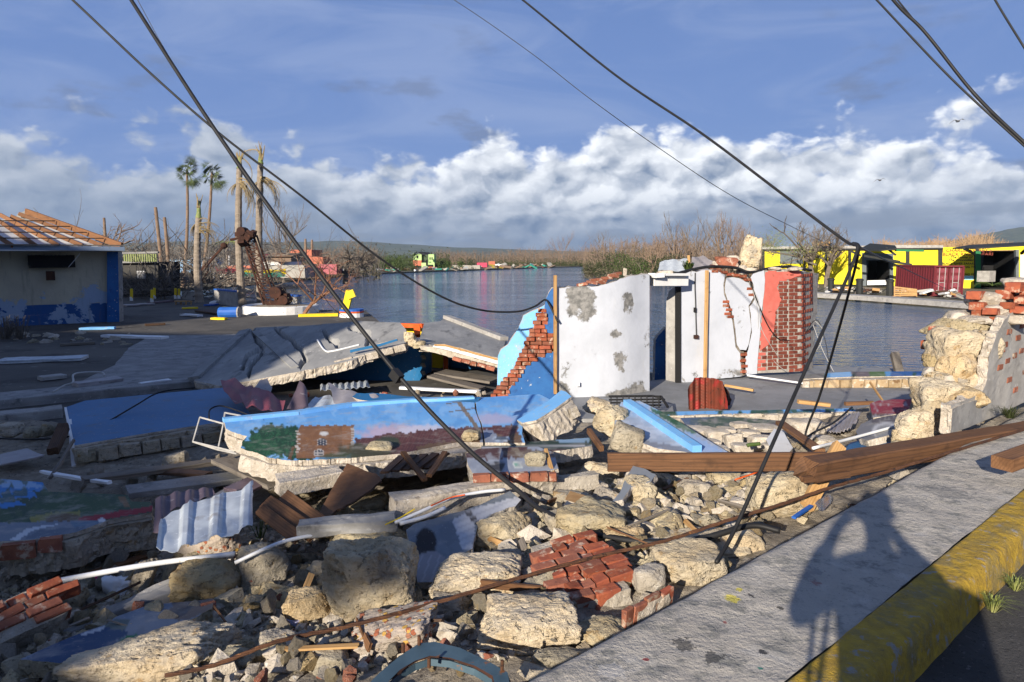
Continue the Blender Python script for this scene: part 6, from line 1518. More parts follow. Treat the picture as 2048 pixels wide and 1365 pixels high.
# cloth, plastic bag, leaves
rock(234, 1175, 58, 54, 'pvc', 'crumpled white plastic bag under the white pipe', 141, sub=4, sq=.0, rough=.22, name='plastic_bag', cat='bag')
rock(600, 1244, 56, 24, flat('lilac_cloth', (.42, .43, .62), .9), 'crumpled pale lilac cloth below the rusty bar', 142, sub=4, sq=.0, rough=.28, name='cloth', cat='cloth', roll=.4)
rock(190, 1160, 40, 14, flat('pink_cloth', (.6, .03, .16), .8), 'scrap of pink and green fabric under the white pipe', 143, sub=3, sq=.0, rough=.25, name='fabric_scrap', cat='fabric')
rock(1032, 882, 30, 9, 'leaf_dark', None, 144, sub=2, name='bottle', cat='bottle') if False else None
pipe('green_bottle', [P(1494, 892, 7.1), P(1500, 890, 7.1), P(1520, 888, 7.1)], .022, 'leaf', 'small dark green bottle among the plaster lumps', 'bottle')
def tuft(name, c, n, h, spread, mat, label, seed, wd=.006, cat='plant', droop=.5):
    rg = random.Random(seed); b = B()
    for i in range(n):
        a = rg.uniform(0, 6.28); l_ = h*rg.uniform(.5, 1.1); s = rg.uniform(.2, 1)*spread
        p0 = Vector(c)+Vector((math.cos(a), math.sin(a), 0))*s*.25; d = Vector((math.cos(a), math.sin(a), 0))
        p1 = p0 + d*s*.4 + Vector((0, 0, l_*.7)); p2 = p0 + d*s*(1+droop) + Vector((0, 0, l_*(1-droop*.6)))
        sd_ = Vector((-d.y, d.x, 0))*wd
        b.add([p0-sd_, p0+sd_, p1+sd_*.8, p1-sd_*.8, p2], [(0, 1, 2, 3), (3, 2, 4)])
    return b.o(name, MT[mat], label=label, cat=cat)
tuft('green_shoot', H_(520, 1075, .05), 26, .16, .14, 'leaf', 'green leafy shoot between galvanised sheet and brown boards', 3)
tuft('grass_tuft', G(1985, 1222, -.15), 90, .10, .09, 'grass', 'larger pale grass tuft at the foot of the yellow kerb', 4, .002)
tuft('grass_tuft', G(2030, 1180, -.15), 70, .08, .09, 'grass', 'smaller grass tuft farther along the yellow kerb', 5, .002)
tuft('weed', G(2018, 836, .0), 140, .13, .16, 'leaf_dark', 'dark green weed growing at the foot of the stone wall', 6, .003)
rock(2046, 1170, 26, 22, 'lime_grey', 'white pebble in the gutter beside the grass', 145, sub=3, Y=3.7, name='pebble', cat='pebble')
rock(2000, 1192, 40, 10, 'concrete_pale', 'flat chip in the gutter by the larger grass tuft', 146, sub=3, Y=3.55, name='pebble', cat='pebble')

# black crate at the white wall foot
cr = empty('plastic_crate', P(1270, 815, 10.5), 'black slatted plastic crate lying before the white wall', 'crate')
for i in range(4): B().bar(P(1218, 794+i*6, 10.5), P(1322, 793+i*6, 10.6), .02, .025).o('slat', MT['cable'], cr)
for i in range(9): B().bar(P(1222+i*12, 792, 10.52), P(1222+i*12, 816, 10.5), .015, .02, (0, 1, 0)).o('rib', MT['cable'], cr)
B().bar(P(1218, 793, 10.52), P(1306, 792, 11.0), .02, .03).bar(P(1306, 792, 11.0), P(1330, 800, 10.9), .02, .03).bar(P(1322, 793, 10.6), P(1336, 815, 10.4), .03, .03).o('rim', MT['cable'], cr)

# ------------------------------------------------------------------ stone wall at the right
rw = empty('stone_wall', P(1930, 860, 6.2), 'broken rubble stone wall with plaster face and red bricks beside the pavement', 'wall')
fRW, nRW = plane3((1860, 700, 6.9), (1790, 885, 6.25), (1960, 850, 5.95))
plate('mortar_core', [(1778, 892), (1800, 862, 4), (1822, 838, 4), (1852, 812, 5), (1862, 770, 6), (1858, 720, 6), (1862, 690, 5), (1885, 668, 5), (1895, 642, 4), (1930, 620, 4), (1960, 640), (1975, 700), (1950, 780), (1915, 862), (1850, 892)], fRW, SW_D*2.6, [MT['lime'], MT['lime']], step=5, seed=151, parent=rw, bump=.09, bumpf=6, edge_rows=6, edge_rough=.08)
SW = [(1838, 856, 84, 76, 'lime', 19), (1882, 796, 96, 84, 'lime', 20), (1920, 700, 110, 100, 'lime', 21), (1912, 742, 76, 82, 'lime_gold', 1), (1902, 700, 78, 58, 'lime', 2), (1952, 690, 70, 60, 'lime', 3), (1876, 726, 44, 30, 'lime_gold', 4), (1890, 660, 70, 44, 'lime', 5), (1866, 842, 60, 86, 'lime', 6), (1880, 760, 50, 34, 'lime', 7), (1828, 850, 44, 46, 'lime_grey', 8),
      (1812, 876, 50, 34, 'lime', 9), (1940, 655, 86, 44, 'lime', 10), (1896, 800, 60, 40, 'lime', 11), (1850, 806, 36, 26, 'lime', 12), (1840, 830, 30, 26, 'lime', 13), (1930, 800, 70, 50, 'lime_gold', 14), (1868, 690, 26, 30, 'lime_grey', 15), (1796, 888, 30, 20, 'lime_grey', 16), (1850, 880, 40, 30, 'lime', 17), (1915, 640, 50, 24, 'lime', 18)]
for (px, py, w_, h_, m_, k) in SW:
    q = fRW(np.array([px*1.]), np.array([py*1.]))[0]
    rock(px, py, w_*1.12, h_*1.12, m_, None, 600+k, sub=4, Y=float(q[1])-.03, parent=rw, name='stone', sq=.1, rough=.2, depth=.8)
# face along the pavement
def fFace(u, v):
    d = raydir(u, v); o = np.array([0, 0, CAMZ]); n_ = np.array(SW_N); k = -1.86
    return o + d*((k - o @ n_)/(d @ n_))[..., None]
plate('plaster_face', [(1898, 868), (1902, 812, 2), (1930, 800, 3), (1960, 790, 2), (1972, 770, 3), (1978, 720, 4), (1990, 680, 4), (2005, 645, 4), (2030, 620, 3), (2110, 600), (2140, 770), (2048, 806), (1980, 838)], fFace, -SW_N*.08, [MT['concrete_pale'], MT['mortar_pale']], step=6, jag=1, seed=153, parent=rw, bump=.02, bumpf=4, edge_rows=5, edge_rough=.05)
rgb_ = random.Random(8)
def face_brick(px, py, ln, hh, mat, out=.0, tilt=0.):
    p_ = Vector(fFace(np.array([px*1.]), np.array([py*1.]))[0]) + SW_N*out
    x_ = (SW_D + Vector((0, 0, tilt))).normalized(); y_ = -SW_N; z_ = x_.cross(y_).normalized()
    if z_.z < 0: z_ = -z_
    put_brick('brick', brick_mesh(ln, .11, hh, rgb_.randrange(6), MT[mat]), p_, x_, z_.cross(x_), z_, rw)
for (px, py) in ((2000, 735), (2014, 722), (2028, 712), (2042, 702), (2056, 694), (2010, 690), (2036, 676), (2004, 700), (2018, 664), (2044, 652), (2018, 760), (2046, 745), (2030, 780), (2060, 765), (2068, 720), (2030, 640), (2060, 670)):
    face_brick(px, py, .15, .055, 'brick_old', -.045)
# brick courses on top
for (px, py, ln, hh, y_) in ((1952, 591, .20, .085, 7.0), (1958, 612, .22, .08, 6.95), (1962, 628, .16, .06, 6.9), (1990, 600, .18, .07, 7.0), (2010, 590, .20, .09, 6.95), (2030, 575, .22, .10, 6.9), (2048, 600, .22, .07, 6.8), (2020, 612, .20, .07, 6.8), (2040, 620, .22, .07, 6.75), (1985, 624, .2, .07, 6.8), (2000, 640, .24, .06, 6.7), (1940, 645, .10, .06, 6.8), (1874, 660, .08, .07, 6.9), (1858, 690, .07, .09, 7.0), (2060, 580, .22, .09, 6.9), (1975, 600, .12, .06, 7.0)):
    p_ = P(px, py, y_); x_ = (SW_D + Vector((0, 0, rgb_.uniform(-.12, .12)))).normalized(); yy = Vector((0, 0, 1)).cross(x_).normalized()
    put_brick('brick', brick_mesh(ln, .13, hh, rgb_.randrange(6), MT['brick']), p_, x_, yy, x_.cross(yy), rw)
for k, (px, py, w_, h_, y_) in enumerate(((1978, 598, 70, 34, 7.0), (2035, 568, 60, 26, 7.1), (2000, 618, 80, 26, 6.9), (1968, 640, 90, 20, 6.8), (2046, 600, 50, 26, 7.0), (1920, 635, 60, 28, 7.0), (2020, 640, 70, 24, 6.75))):
    rock(px, py, w_, h_, 'mortar_pale', None, 640+k, sub=4, Y=y_, parent=rw, name='mortar_lump', sq=.3, rough=.15)
plate('plaster_patch', [(1897, 868), (1902, 818, 2), (1930, 806, 3), (1958, 798, 2), (1962, 842), (1930, 856)], lambda u, v: fFace(u, v)+np.array(SW_N)*.012, -SW_N*.03, [MT['concrete'], MT['mortar_pale']], step=6, jag=1.5, seed=155, parent=rw, bump=.01, bumpf=5, edge_rough=.01)
rgq = random.Random(21); cp_ = [(1800, 872), (1822, 845), (1860, 812), (1866, 770), (1862, 722), (1872, 690), (1900, 655), (1945, 640), (1965, 690), (1945, 760), (1910, 840), (1860, 885)]; k = 0
while k < 44:
    px, py = rgq.uniform(1796, 1965), rgq.uniform(640, 888)
    if not in_poly(np.array([px]), np.array([py]), cp_)[0]: continue
    q = fRW(np.array([px]), np.array([py]))[0]; w_ = rgq.uniform(16, 46); k += 1
    rock(px, py, w_*1.15, w_*rgq.uniform(.6, 1.0), rgq.choice(('lime', 'lime', 'mortar_pale', 'lime_gold', 'mortar')), None, 700+k, sub=3 if w_ < 30 else 4, Y=float(q[1])-.02, parent=rw, name='stone', sq=.1, rough=.2, roll=rgq.uniform(-.8, .8))

# ------------------------------------------------------------------ leftovers on top of the ruined walls
rock(1501, 508, 46, 76, 'lime', 'tall pointed stone block standing on the ruined wall', 161, sub=5, Y=14.4, sq=.3, roll=.14, depth=.7, planes=7, taper=.5, name='stone_block', cat='stone block')
for i, (px, py, w_, h_, m_) in enumerate(((1452, 526, 44, 22, 'brick_old'), (1466, 518, 26, 16, 'mortar_pale'), (1440, 530, 30, 16, 'mortar_pale'), (1480, 536, 30, 12, 'mortar_pale'), (1428, 536, 28, 14, 'brick_old'), (1494, 542, 40, 14, 'mortar_pale'), (1440, 520, 24, 14, 'brick_old'), (1590, 538, 30, 10, 'mortar_pale'), (1330, 545, 34, 8, 'mortar_pale'), (1250, 545, 8, 18, 'mortar_pale'), (1548, 538, 30, 8, 'mortar_pale'))):
    rock(px, py, w_, h_, m_, 'broken masonry lump on top of the cracked white wall', 170+i, sub=3, Y=14.2 if px > 1400 else 13, name='masonry_lump', cat='masonry lump', sq=.4, group='lumps on the ruined walls')
sheetm('bent_sheet', [(1316, 540), (1320, 524), (1330, 519), (1376, 517), (1377, 540), (1350, 543)], ((1316, 540, 14.6), (1376, 518, 14.9), (1376, 540, 14.6)), MT['galv'], .01, .3, 0, 165, 'white metal sheet lying on the ruined wall top', .04, 4)
sheetm('bent_sheet', [(1382, 530), (1384, 512), (1405, 509), (1432, 524), (1418, 536), (1395, 538)], ((1382, 530, 15.0), (1430, 524, 15.0), (1400, 510, 15.4)), MT['greysheet'], .01, .3, 0, 166, 'grey bent sheet beside the white one on the wall top', .06, 4)
beam('timber_stub', P(1378, 534, 14.7), P(1377, 511, 14.7), .04, .05, MT['timber_pale'], label='short timber stub upright between the two wall top sheets', cat='timber')
pipe('black_bundle', [P(1340, 552, 13.2), P(1380, 541, 13.5), P(1420, 534, 13.7), P(1470, 536, 13.9), P(1500, 545, 14.0), P(1540, 537, 14.2), P(1580, 534, 14.5), P(1622, 541, 14.9)], .03, 'cable', 'black cable bundle draped along the ruined wall top', 'cable')
tuft('shrub_sprig', P(1375, 540, 14.0), 40, .25, .3, 'leaf', 'green sprig on the doorway lintel', 9, .02)

# broken boards and strips strewn in the shade between the blue slab and the low mural
for i, (a_, b_, w_, h_, m_, lab) in enumerate((((160, 962, 7.0), (430, 925, 7.9), .16, .05, 'timber_grey', 'long grey board in the shade before the deep blue slab'), ((80, 944, 7.4), (220, 966, 6.9), .05, .03, 'pvc', 'curved pale strip in the shade below the deep blue slab'), ((-20, 925, 7.8), (75, 905, 8.2), .5, .02, 'greysheet', 'pale blue grey sheet at the left picture edge'), ((105, 905, 8.1), (128, 852, 8.6), .12, .10, 'timber_dark', 'dark timber post leaning on the white slab end'),
     ((100, 960, 7.2), (150, 880, 7.9), .03, .03, 'timber_grey', 'thin stick leaning before the white slab end'), ((250, 985, 6.7), (480, 955, 7.3), .30, .06, 'concrete', 'grey concrete strip behind the low shaded mural'), ((440, 920, 7.4), (560, 972, 6.4), .22, .05, 'timber_grey', 'pale board sloping out from under the mural wall'), ((300, 942, 7.6), (420, 950, 7.3), .12, .04, 'timber_dark', 'dark plank lying before the deep blue slab'), ((470, 985, 6.3), (560, 940, 6.9), .3, .03, 'purplesheet', 'dull sheet scrap under the mural wall corner'))):
    beam('strewn_board', P(*a_), P(*b_), w_, h_, MT[m_], seed=400+i, wob=.015, ends=(.04, .04), label=lab, cat='board')

# ------------------------------------------------------------------ left yard: house without roof sheets
hs = empty('house', P(100, 680, 25.5), 'cream and blue peeling house with bare roof rafters in the shade', 'house')
fHo = upright([(-260, 23.2), (240, 28.0)])
plate('wall', [(-260, 690), (-260, 494), (214, 503), (214, 656), (60, 668)], fHo, (0, .25, 0), [MT['housewall'], MT['concrete']], step=16, seed=201, parent=hs, edge_rough=.01)
plate('corner_pilaster', [(214, 660), (214, 502), (236, 503), (239, 650)], upright([(200, 27.45), (245, 27.9)]), (0, .3, 0), [MT['deepblue'], MT['concrete']], step=10, seed=202, parent=hs, edge_rough=.01)
plate('wall', [(239, 652), (236, 503), (244, 503), (247, 640)], upright([(230, 27.9), (250, 32.0)]), (-.2, 0, 0), [MT['deepblue'], MT['concrete']], step=10, seed=203, parent=hs)
pl_ = B(); pl_.bar(P(-260, 702, 23.0), P(262, 650, 28.2), .5, .30); pl_.o('plinth', MT['concrete'], hs)
vb = empty('vent_block_window', P(103, 536, 26.2)); adopt(vb, hs); vb.name = 'vent_window'
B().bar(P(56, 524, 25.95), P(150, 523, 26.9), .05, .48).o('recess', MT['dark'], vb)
for i in range(12):
    for j in range(3):
        px = 60+i*7.7; py = 515+j*7.5
        b = B(); a_ = P(px, py, float(np.interp(px, [-260, 240], [23.2, 28.0]))-.10)
        b.box(a_, (.13, .06, .035)).box(a_+Vector((-.055, 0, .05)), (.03, .06, .10)); b.o('vent_block', MT['concrete'], vb)
B().bar(P(92, 552, 26.3), P(110, 552, 26.5), .04, .36).o('dark_patch', MT['rust_dark'], hs)
fas = B(); fas.bar(P(-260, 493, 22.4), P(249, 498, 27.4), .05, .16); fas.o('fascia', flat('blue_grey_board', (.22, .29, .40)), hs)
sof = B(); sof.bar(P(-260, 500, 22.7), P(240, 503, 27.7), .5, .05); sof.o('soffit', MT['concrete'], hs)
# roof: rafters and purlins over pale ceiling boards
fRf, nRf = plane3((-200, 492, 22.6), (246, 493, 27.6), (40, 425, 30.0))
cb_ = plate('ceiling_boards', [(-260, 492), (238, 494), (75, 440), (30, 432), (-260, 440)], lambda u, v: fRf(u, v)-nRf*.14, -nRf*.03, [MT['white'], MT['white']], step=20, seed=205, parent=hs, edge_rows=1, edge_rough=0)
for i, (x0, x1, y1) in enumerate(((-240, -420, 440), (-170, -330, 440), (-100, -250, 440), (-60, -180, 440), (-20, -120, 440), (25, -60, 438), (72, -10, 437), (118, 0, 430), (165, 22, 433), (205, 38, 428))):
    bm_ = beam('rafter', on(fRf, x0, 492), on(fRf, x1, y1), .06, .16, MT['timber_roof'], hs, seed=200+i, roll=.3)
beam('hip_rafter', on(fRf, 244, 493, .02, nRf), on(fRf, 52, 424, .02, nRf), .10, .24, MT['timber_roof'], hs, seed=215)
for j, y_ in enumerate((482, 470, 458, 447)):
    xr = np.interp(y_, [424, 493], [52, 244])-6
    beam('batten', on(fRf, -240, y_, .10, nRf), on(fRf, xr, y_, .10, nRf), .05, .04, MT['timber_dark'], hs, seed=220+j)
beam('eave_board', on(fRf, -260, 491, .05, nRf), on(fRf, 246, 494, .05, nRf), .16, .05, MT['timber_grey'], hs, seed=230)
plate('gable_block', [(28, 440), (36, 427), (52, 422), (80, 442)], upright([(20, 31.0), (90, 31.0)]), (0, .3, 0), [MT['concrete'], MT['concrete']], step=8, seed=206, parent=hs)
for i, (px, py) in enumerate(((46, 433), (54, 433))): B().box(P(px, py, 30.95), (.12, .1, .12)).o('gable_vent', MT['dark'], hs)
pipe('cable', [P(160, 508, 26.5), P(148, 522, 26.3), P(136, 536, 26.2)], .012, 'wire_pale', None, parent=hs)
# small stones and offcuts along the house plinth
rg = random.Random(31)
for i in range(34):
    px, py = rg.uniform(20, 260), rg.uniform(664, 690)
    c = G(px, py, -1.12); r_ = rg.uniform(.06, .28)
    o = bpy.data.objects.new('yard_stone', var_mesh(rg.randrange(14), rg.choice(('lime_grey', 'mortar', 'mortar_pale')))); COL.objects.link(o)
    o.location = c; o.scale = (r_, r_*.8, r_*.6); o.rotation_euler = (0, 0, rg.uniform(0, 6)); tag(o, 'shaded stone lying along the foot of the peeling house', 'stone', 'stones along the house')
for i, (a_, b_, w_, m_, lab) in enumerate((((210, 672, 0), (330, 676, 0), .35, 'pvc', 'pale flattened sheet strips in the yard before the house'), ((120, 690, 0), (190, 686, 0), .12, 'timber_grey', 'grey plank in the yard before the house'), ((80, 758, 0), (128, 752, 0), .30, 'concrete_pale', 'pale tile lying in the shaded yard'),
                                           ((150, 770, 0), (240, 758, 0), .30, 'greysheet', 'bent pale sheet in the shaded yard'), ((280, 770, 0), (340, 762, 0), .16, 'pvc', 'white strip in the shaded yard by the roof slab'), ((290, 650, 0), (330, 648, 0), .2, 'timber_dark', 'dark board in the yard behind the roof slab'),
                                           ((160, 658, 0), (230, 656, 0), .3, 'skyblue', 'pale blue trough at the house foot'), ((0, 722, 0), (170, 716, 0), .6, 'galv', 'long corrugated sheet on the yard grass'), ((-20, 812, 0), (380, 772, 0), .30, 'concrete', 'long low concrete kerb across the shaded yard'), ((-20, 842, 0), (125, 826, 0), .35, 'concrete_pale', 'concrete slab edge at the left picture edge'))):
    p0, p1 = G(a_[0], a_[1], -1.07), G(b_[0], b_[1], -1.07)
    beam('kerb_strip' if 'kerb' in lab else 'yard_piece', p0, p1, w_, .08 if 'kerb' not in lab and 'edge' not in lab else .22, MT[m_], seed=240+i, wob=.02, label=lab, cat='debris')
pipe('bent_tube', [G(105, 785, -1.0), G(128, 772, -.95), G(146, 765, -.9), P(150, 748, 14.3), P(200, 745, 14.6), P(210, 752, 14.3)], .02, 'wire_pale', 'bent white tube frame in the shaded yard', 'tube')
for k, (px, n) in enumerate(((10, 60), (40, 40))):
    tuft('dry_bush', G(px, 678, -1.1), n, 1.0, .8, 'twig_grey', ('dry bush before the house at the left edge', 'smaller dry bush beside the house wall')[k], 80+k, .012)

# dark block building with green roof boards behind the house
bk = empty('block_building', P(280, 605, 45), 'dark weathered block building with green slats under its roof edge', 'building')
plate('wall', [(246, 606), (246, 526), (316, 524), (317, 600)], upright([(240, 45), (320, 45.5)]), (0, 3, 0), [flat('dark_block', (.055, .052, .048)), MT['dark']], step=12, seed=208, parent=bk, edge_rough=.02)
plate('wall', [(234, 600), (236, 520), (245, 520), (246, 606)], upright([(230, 48), (246, 45)]), (0, .3, 0), [MT['concrete'], MT['concrete']], step=12, seed=209, parent=bk)
for i in range(15): B().box(P(249+i*4.5, 516, 44.8), (.085, .05, .5)).o('slat', MT['leaf_pale'], bk)
B().bar(P(236, 507, 44.8), P(317, 505, 45.2), .3, .12).bar(P(236, 525, 44.8), P(317, 523.5, 45.2), .2, .12).o('roof_edge', MT['concrete'], bk)
wn = B(); wn.box(P(282, 550, 44.9), (.5, .08, .5)); wn = wn.o('window', MT['white'], bk)
for i in range(5): B().box(P(282, 545+i*2.6, 44.82), (.44, .05, .02)).o('louvre', MT['greysheet'], wn)
# yellow bollards
for i, (px, y0, y1, Y) in enumerate(((263, 578, 602, 38), (304, 580, 605, 37), (309, 576, 598, 41), (351, 577, 598, 41), (358, 578, 598, 41), (393, 580, 600, 40))):
    bo = empty('bollard', P(px, y1, Y), ('yellow bollard nearest the block building', 'yellow bollard in front of its twin in the yard', 'yellow bollard behind its twin in the yard', 'yellow bollard, left of the pair by the brush', 'yellow bollard, right of the pair by the brush', 'yellow bollard beside the broken palm')[i], 'bollard', 'yellow bollards in the yard')
    b = B(); b.tube([P(px, y1, Y), P(px, y0, Y)], .075, 8); b.o('post', MT['yellow'], bo); B().lathe(P(px, y1, Y), [(.085, 0), (.085, .22)], 8).o('foot', MT['white'], bo)

# ------------------------------------------------------------------ trees helpers
def trunk(b, base, top, r0, r1, bend=0.0, seed=0, n=10, k=14):
    rg = random.Random(seed); base, top = Vector(base), Vector(top); a = rg.uniform(0, 6.28)
    off = Vector((math.cos(a), math.sin(a), 0))*bend; pts = []
    for i in range(k+1):
        u = i/k; pts.append(base.lerp(top, u)+off*math.sin(u*math.pi))
    rad = [(r0*(1-i/k)+r1*(i/k))*(1+.05*((i % 2)*2-1)) for i in range(k+1)]; rad[0] *= 1.25
    b.tube(pts, rad, n); return pts
def frond(b, base, az, L, droop, up, wd, seed, mi=0, leaf=1.0, n=14):
    """one palm frond: curved rachis with leaflets"""
    rg = random.Random(seed); d = Vector((math.cos(az), math.sin(az), 0)); p = Vector(base); pts = [p.copy()]; e = up
    for i in range(n):
        p = p + (d*math.cos(e)+Vector((0, 0, 1))*math.sin(e))*L/n; e -= droop/n; pts.append(p.copy())
    b.tube(pts, [wd*(1-.8*i/n) for i in range(n+1)], 4, mi)
    side = Vector((-d.y, d.x, 0))
    for i in range(2, n+1):
        for s in (-1, 1):
            for j in range(2):
                q = pts[i-1].lerp(pts[i], j*.5); l_ = L*.28*leaf*math.sin(min(1, i/n*1.15+.1)*2.6)*rg.uniform(.6, 1.1)
                dd = (side*s*.8 + (pts[i]-pts[i-1]).normalized()*.5 + Vector((0, 0, -rg.uniform(.2, 1.1)))).normalized()
                t_ = q+dd*l_; w_ = (pts[i]-pts[i-1]).normalized()*.03*L*.35
                b.add([q-w_*.5, q+w_*.5, t_], [(0, 1, 2)], mi)
def fan_leaf(b, base, az, el_, L, seed, mi=0):
    rg = random.Random(seed); d = Vector((math.cos(az)*math.cos(el_), math.sin(az)*math.cos(el_), math.sin(el_))); b.tube([base, Vector(base)+d*L*.55], .018, 4, mi)
    c = Vector(base)+d*L*.5; s_ = d.orthogonal().normalized(); u_ = d.cross(s_)
    for k in range(15):
        a = (k/14-.5)*2.8; dd = (d*math.cos(a)+s_*math.sin(a)+Vector((0, 0, -.25))).normalized(); t_ = c+dd*L*.55*rg.uniform(.75, 1.1); w_ = d.cross(dd).normalized().cross(dd)*.022
        b.add([c-w_*.5, c+dd*L*.25-w_, t_, c+dd*L*.25+w_], [(0, 1, 2, 3)], mi)
# tall fan palms
for i, (x0, y0, x1, y1, Y, lab) in enumerate(((364, 520, 374, 338, 62, 'tall thin fan palm with small windblown crown, left one'), (399, 522, 424, 345, 62, 'tall thin fan palm leaning right with small crown'))):
    pm = empty('fan_palm', P(x0, y0, Y), lab, 'palm tree'); b = B()
    b0 = P(x0, y0+20, Y); b0.z = -1.2
    pts = trunk(b, b0, P(x1, y1, Y), .17, .10, .35, i+3); b.o('trunk', MT['bark_brown'], pm)
    b = B(); rg = random.Random(40+i); c = pts[-1]
    for k in range(20): fan_leaf(b, c+Vector((0, 0, rg.uniform(-.3, .35))), rg.uniform(0, 6.28), rg.uniform(-.9, 1.2), rg.uniform(.75, 1.3), k)
    for k in range(6): fan_leaf(b, c+Vector((0, 0, -.2)), rg.uniform(-1, 1), rg.uniform(-1.4, -.7), 1.7, k+50)
    b.o('crown', MT['leaf_palm'], pm)
# stripped royal palms
for i, (x0, y0, x1, y1, Y, r0, r1, cr_, lab) in enumerate(((399, 607, 397, 396, 40, .24, .16, 'mid', 'storm stripped palm stump with shredded side fronds'), (487, 634, 479, 308, 33, .20, .135, 'tall', 'tall stripped royal palm beside the rusty crane'), (523, 630, 521, 298, 34.5, .20, .135, 'tall', 'tall stripped royal palm behind the rusty crane'), (455, 520, 454, 480, 75, .2, .15, 'small', 'far short palm stump with drooping leaf'))):
    pm = empty('stripped_palm', P(x0, y0, Y), lab, 'palm tree'); b = B(); bs0 = P(x0, y0, Y); bs0.z = min(bs0.z, -1.12) if i != 3 else -1.7
    tp = P(x1, y1+ (30 if cr_ == 'tall' else 40 if cr_ == 'mid' else 8), Y)
    pts = trunk(b, bs0, tp, r0, r1, .12, i+9, 12, 30); b.o('trunk', MT['bark'], pm)
    b = B(); pt2 = trunk(b, tp, P(x1, y1+6, Y), r1*.95, r1*.45, .02, i+2, 10, 6); b.o('crownshaft', MT['leaf_pale'], pm)
    b = B(); rg = random.Random(60+i); tt = pt2[-1]
    for k in range(7): b.tube([tt+Vector((rg.uniform(-.1, .1), rg.uniform(-.1, .1), -.4)), tt+Vector((rg.uniform(-.3, .3), rg.uniform(-.3, .3), rg.uniform(.1, .5)))], [.06, .012], 5)
    b.o('broken_spears', MT['leaf_dry'], pm)
    b = B()
    if cr_ == 'tall':
        cz = P(x1, 366 if i == 1 else 362, Y)
        for k in range(9): frond(b, cz+Vector((0, -.1, rg.uniform(-.1, .2))), rg.uniform(-.9, .8), rg.uniform(1.2, 2.0), rg.uniform(1.2, 2.2), rg.uniform(-.8, .3), .035, k, leaf=1.3)
        for k in range(5): frond(b, cz, rg.uniform(2.4, 3.9), rg.uniform(.7, 1.2), 1.5, -.3, .03, k+20, leaf=1.2)
        frond(b, tt, .2 if i == 1 else 3.0, 1.7, 2.2, .5 if i == 2 else -.4, .035, 3, leaf=.9)
    elif cr_ == 'mid':
        cz = P(x1, 445, Y)
        for k in range(14): frond(b, cz+Vector((.05, -.1, rg.uniform(-.6, .2))), rg.uniform(-.8, .9), rg.uniform(1.0, 1.7), rg.uniform(1.2, 2.3), rg.uniform(-.5, .7), .03, k, leaf=1.1)
        for k in range(6): frond(b, cz, rg.uniform(2.6, 3.7), 1.0, 1.4, -.4, .03, k+20)
    else:
        for k in range(6): frond(b, tt, rg.uniform(-1, 1) if k < 4 else 3.1, 2.4, 2.2, .5, .05, k)
    b.o('hanging_fronds', MT['leaf_dry'] if cr_ != 'small' else MT['leaf_pale'], pm)
# bare posts / palm poles
for i, (x0, y0, x1, y1, Y, r, lab) in enumerate(((327, 545, 311, 415, 52, .16, 'leaning bare palm pole behind the brush'), (338, 562, 329, 435, 50, .15, 'straight bare palm pole beside the leaning one'), (210, 500, 208, 436, 60, .14, 'bare broken trunk rising behind the house roof'))):
    pm = empty('palm_pole', P(x0, y0, Y), lab, 'tree'); b = B(); b0 = P(x0, y0+10, Y); b0.z = -1.2; trunk(b, b0, P(x1, y1, Y), r, r*.75, .05, i, 10, 12); b.o('trunk', MT['bark_brown'], pm)

def branch(b, p, d, L, r, depth, rg, spread=.7, upb=.15, seg=3, kids=(2, 4), shrink=(.55, .8), minr=.004, sides=5):
    pts = [Vector(p)]; dd = Vector(d).normalized()
    for i in range(seg):
        dd = (dd + Vector((rg.uniform(-1, 1), rg.uniform(-1, 1), rg.uniform(-1, 1)))*.22 + Vector((0, 0, upb*.3))).normalized(); pts.append(pts[-1]+dd*L/seg)
    b.tube(pts, [max(minr, r*(1-.45*i/seg)) for i in range(seg+1)], sides, cap=False)
    if depth <= 0: return
    for k in range(rg.randint(*kids)):
        i = rg.randint(1, seg); nd = (dd + Vector((rg.uniform(-1, 1), rg.uniform(-1, 1), rg.uniform(-.6, 1)))*spread + Vector((0, 0, upb))).normalized()
        branch(b, pts[i], nd, L*rg.uniform(*shrink), r*.55, depth-1, rg, spread, upb, seg, kids, shrink, minr, 4 if depth < 2 else sides)
def bare_tree(name, px, py, Y, ht, r, depth, label, seed, mat='bark_brown', lean=(0, 0), trunk_h=.3, spread=.8, upb=.15, zb=None, kids=(2, 4), limbs=4):
    rg = random.Random(seed); root = empty(name, P(px, py, Y), label, 'tree'); p = P(px, py, Y)
    if zb is not None: p.z = zb
    b = B(); th = ht*trunk_h; tp = p + Vector((lean[0]*th, lean[1]*th, th)); b.tube([p-Vector((0, 0, .1)), p.lerp(tp, .5)+Vector((rg.uniform(-.05, .05)*th, 0, 0)), tp], [r*1.2, r, r*.85], 7); b.o('trunk', MT[mat], root)
    b = B()
    for k in range(limbs):
        a = rg.uniform(0, 6.28); branch(b, tp-Vector((0, 0, rg.uniform(0, .15)*th)), (math.cos(a)*spread+lean[0]*.4, math.sin(a)*spread+lean[1]*.4, 1), ht*.42, r*.6, depth, rg, spread, upb, kids=kids)
    b.o('branches', MT[mat], root); return root
bare_tree('bare_tree', 605, 636, 31, 3.0, .08, 4, 'bare orange brown sapling spreading over the yellow planter rail', 5, 'bark_red', (.9, 0), .20, 1.1, -.05, -1.1, (2, 3), 5)
bare_tree('bare_tree', 690, 525, 85, 6.2, .32, 4, 'gnarled leafless tree on the far bank beside the pink wall', 8, 'bark_grey', (.1, 0), .2, 1.3, .0, -1.7, (3, 4), 6)
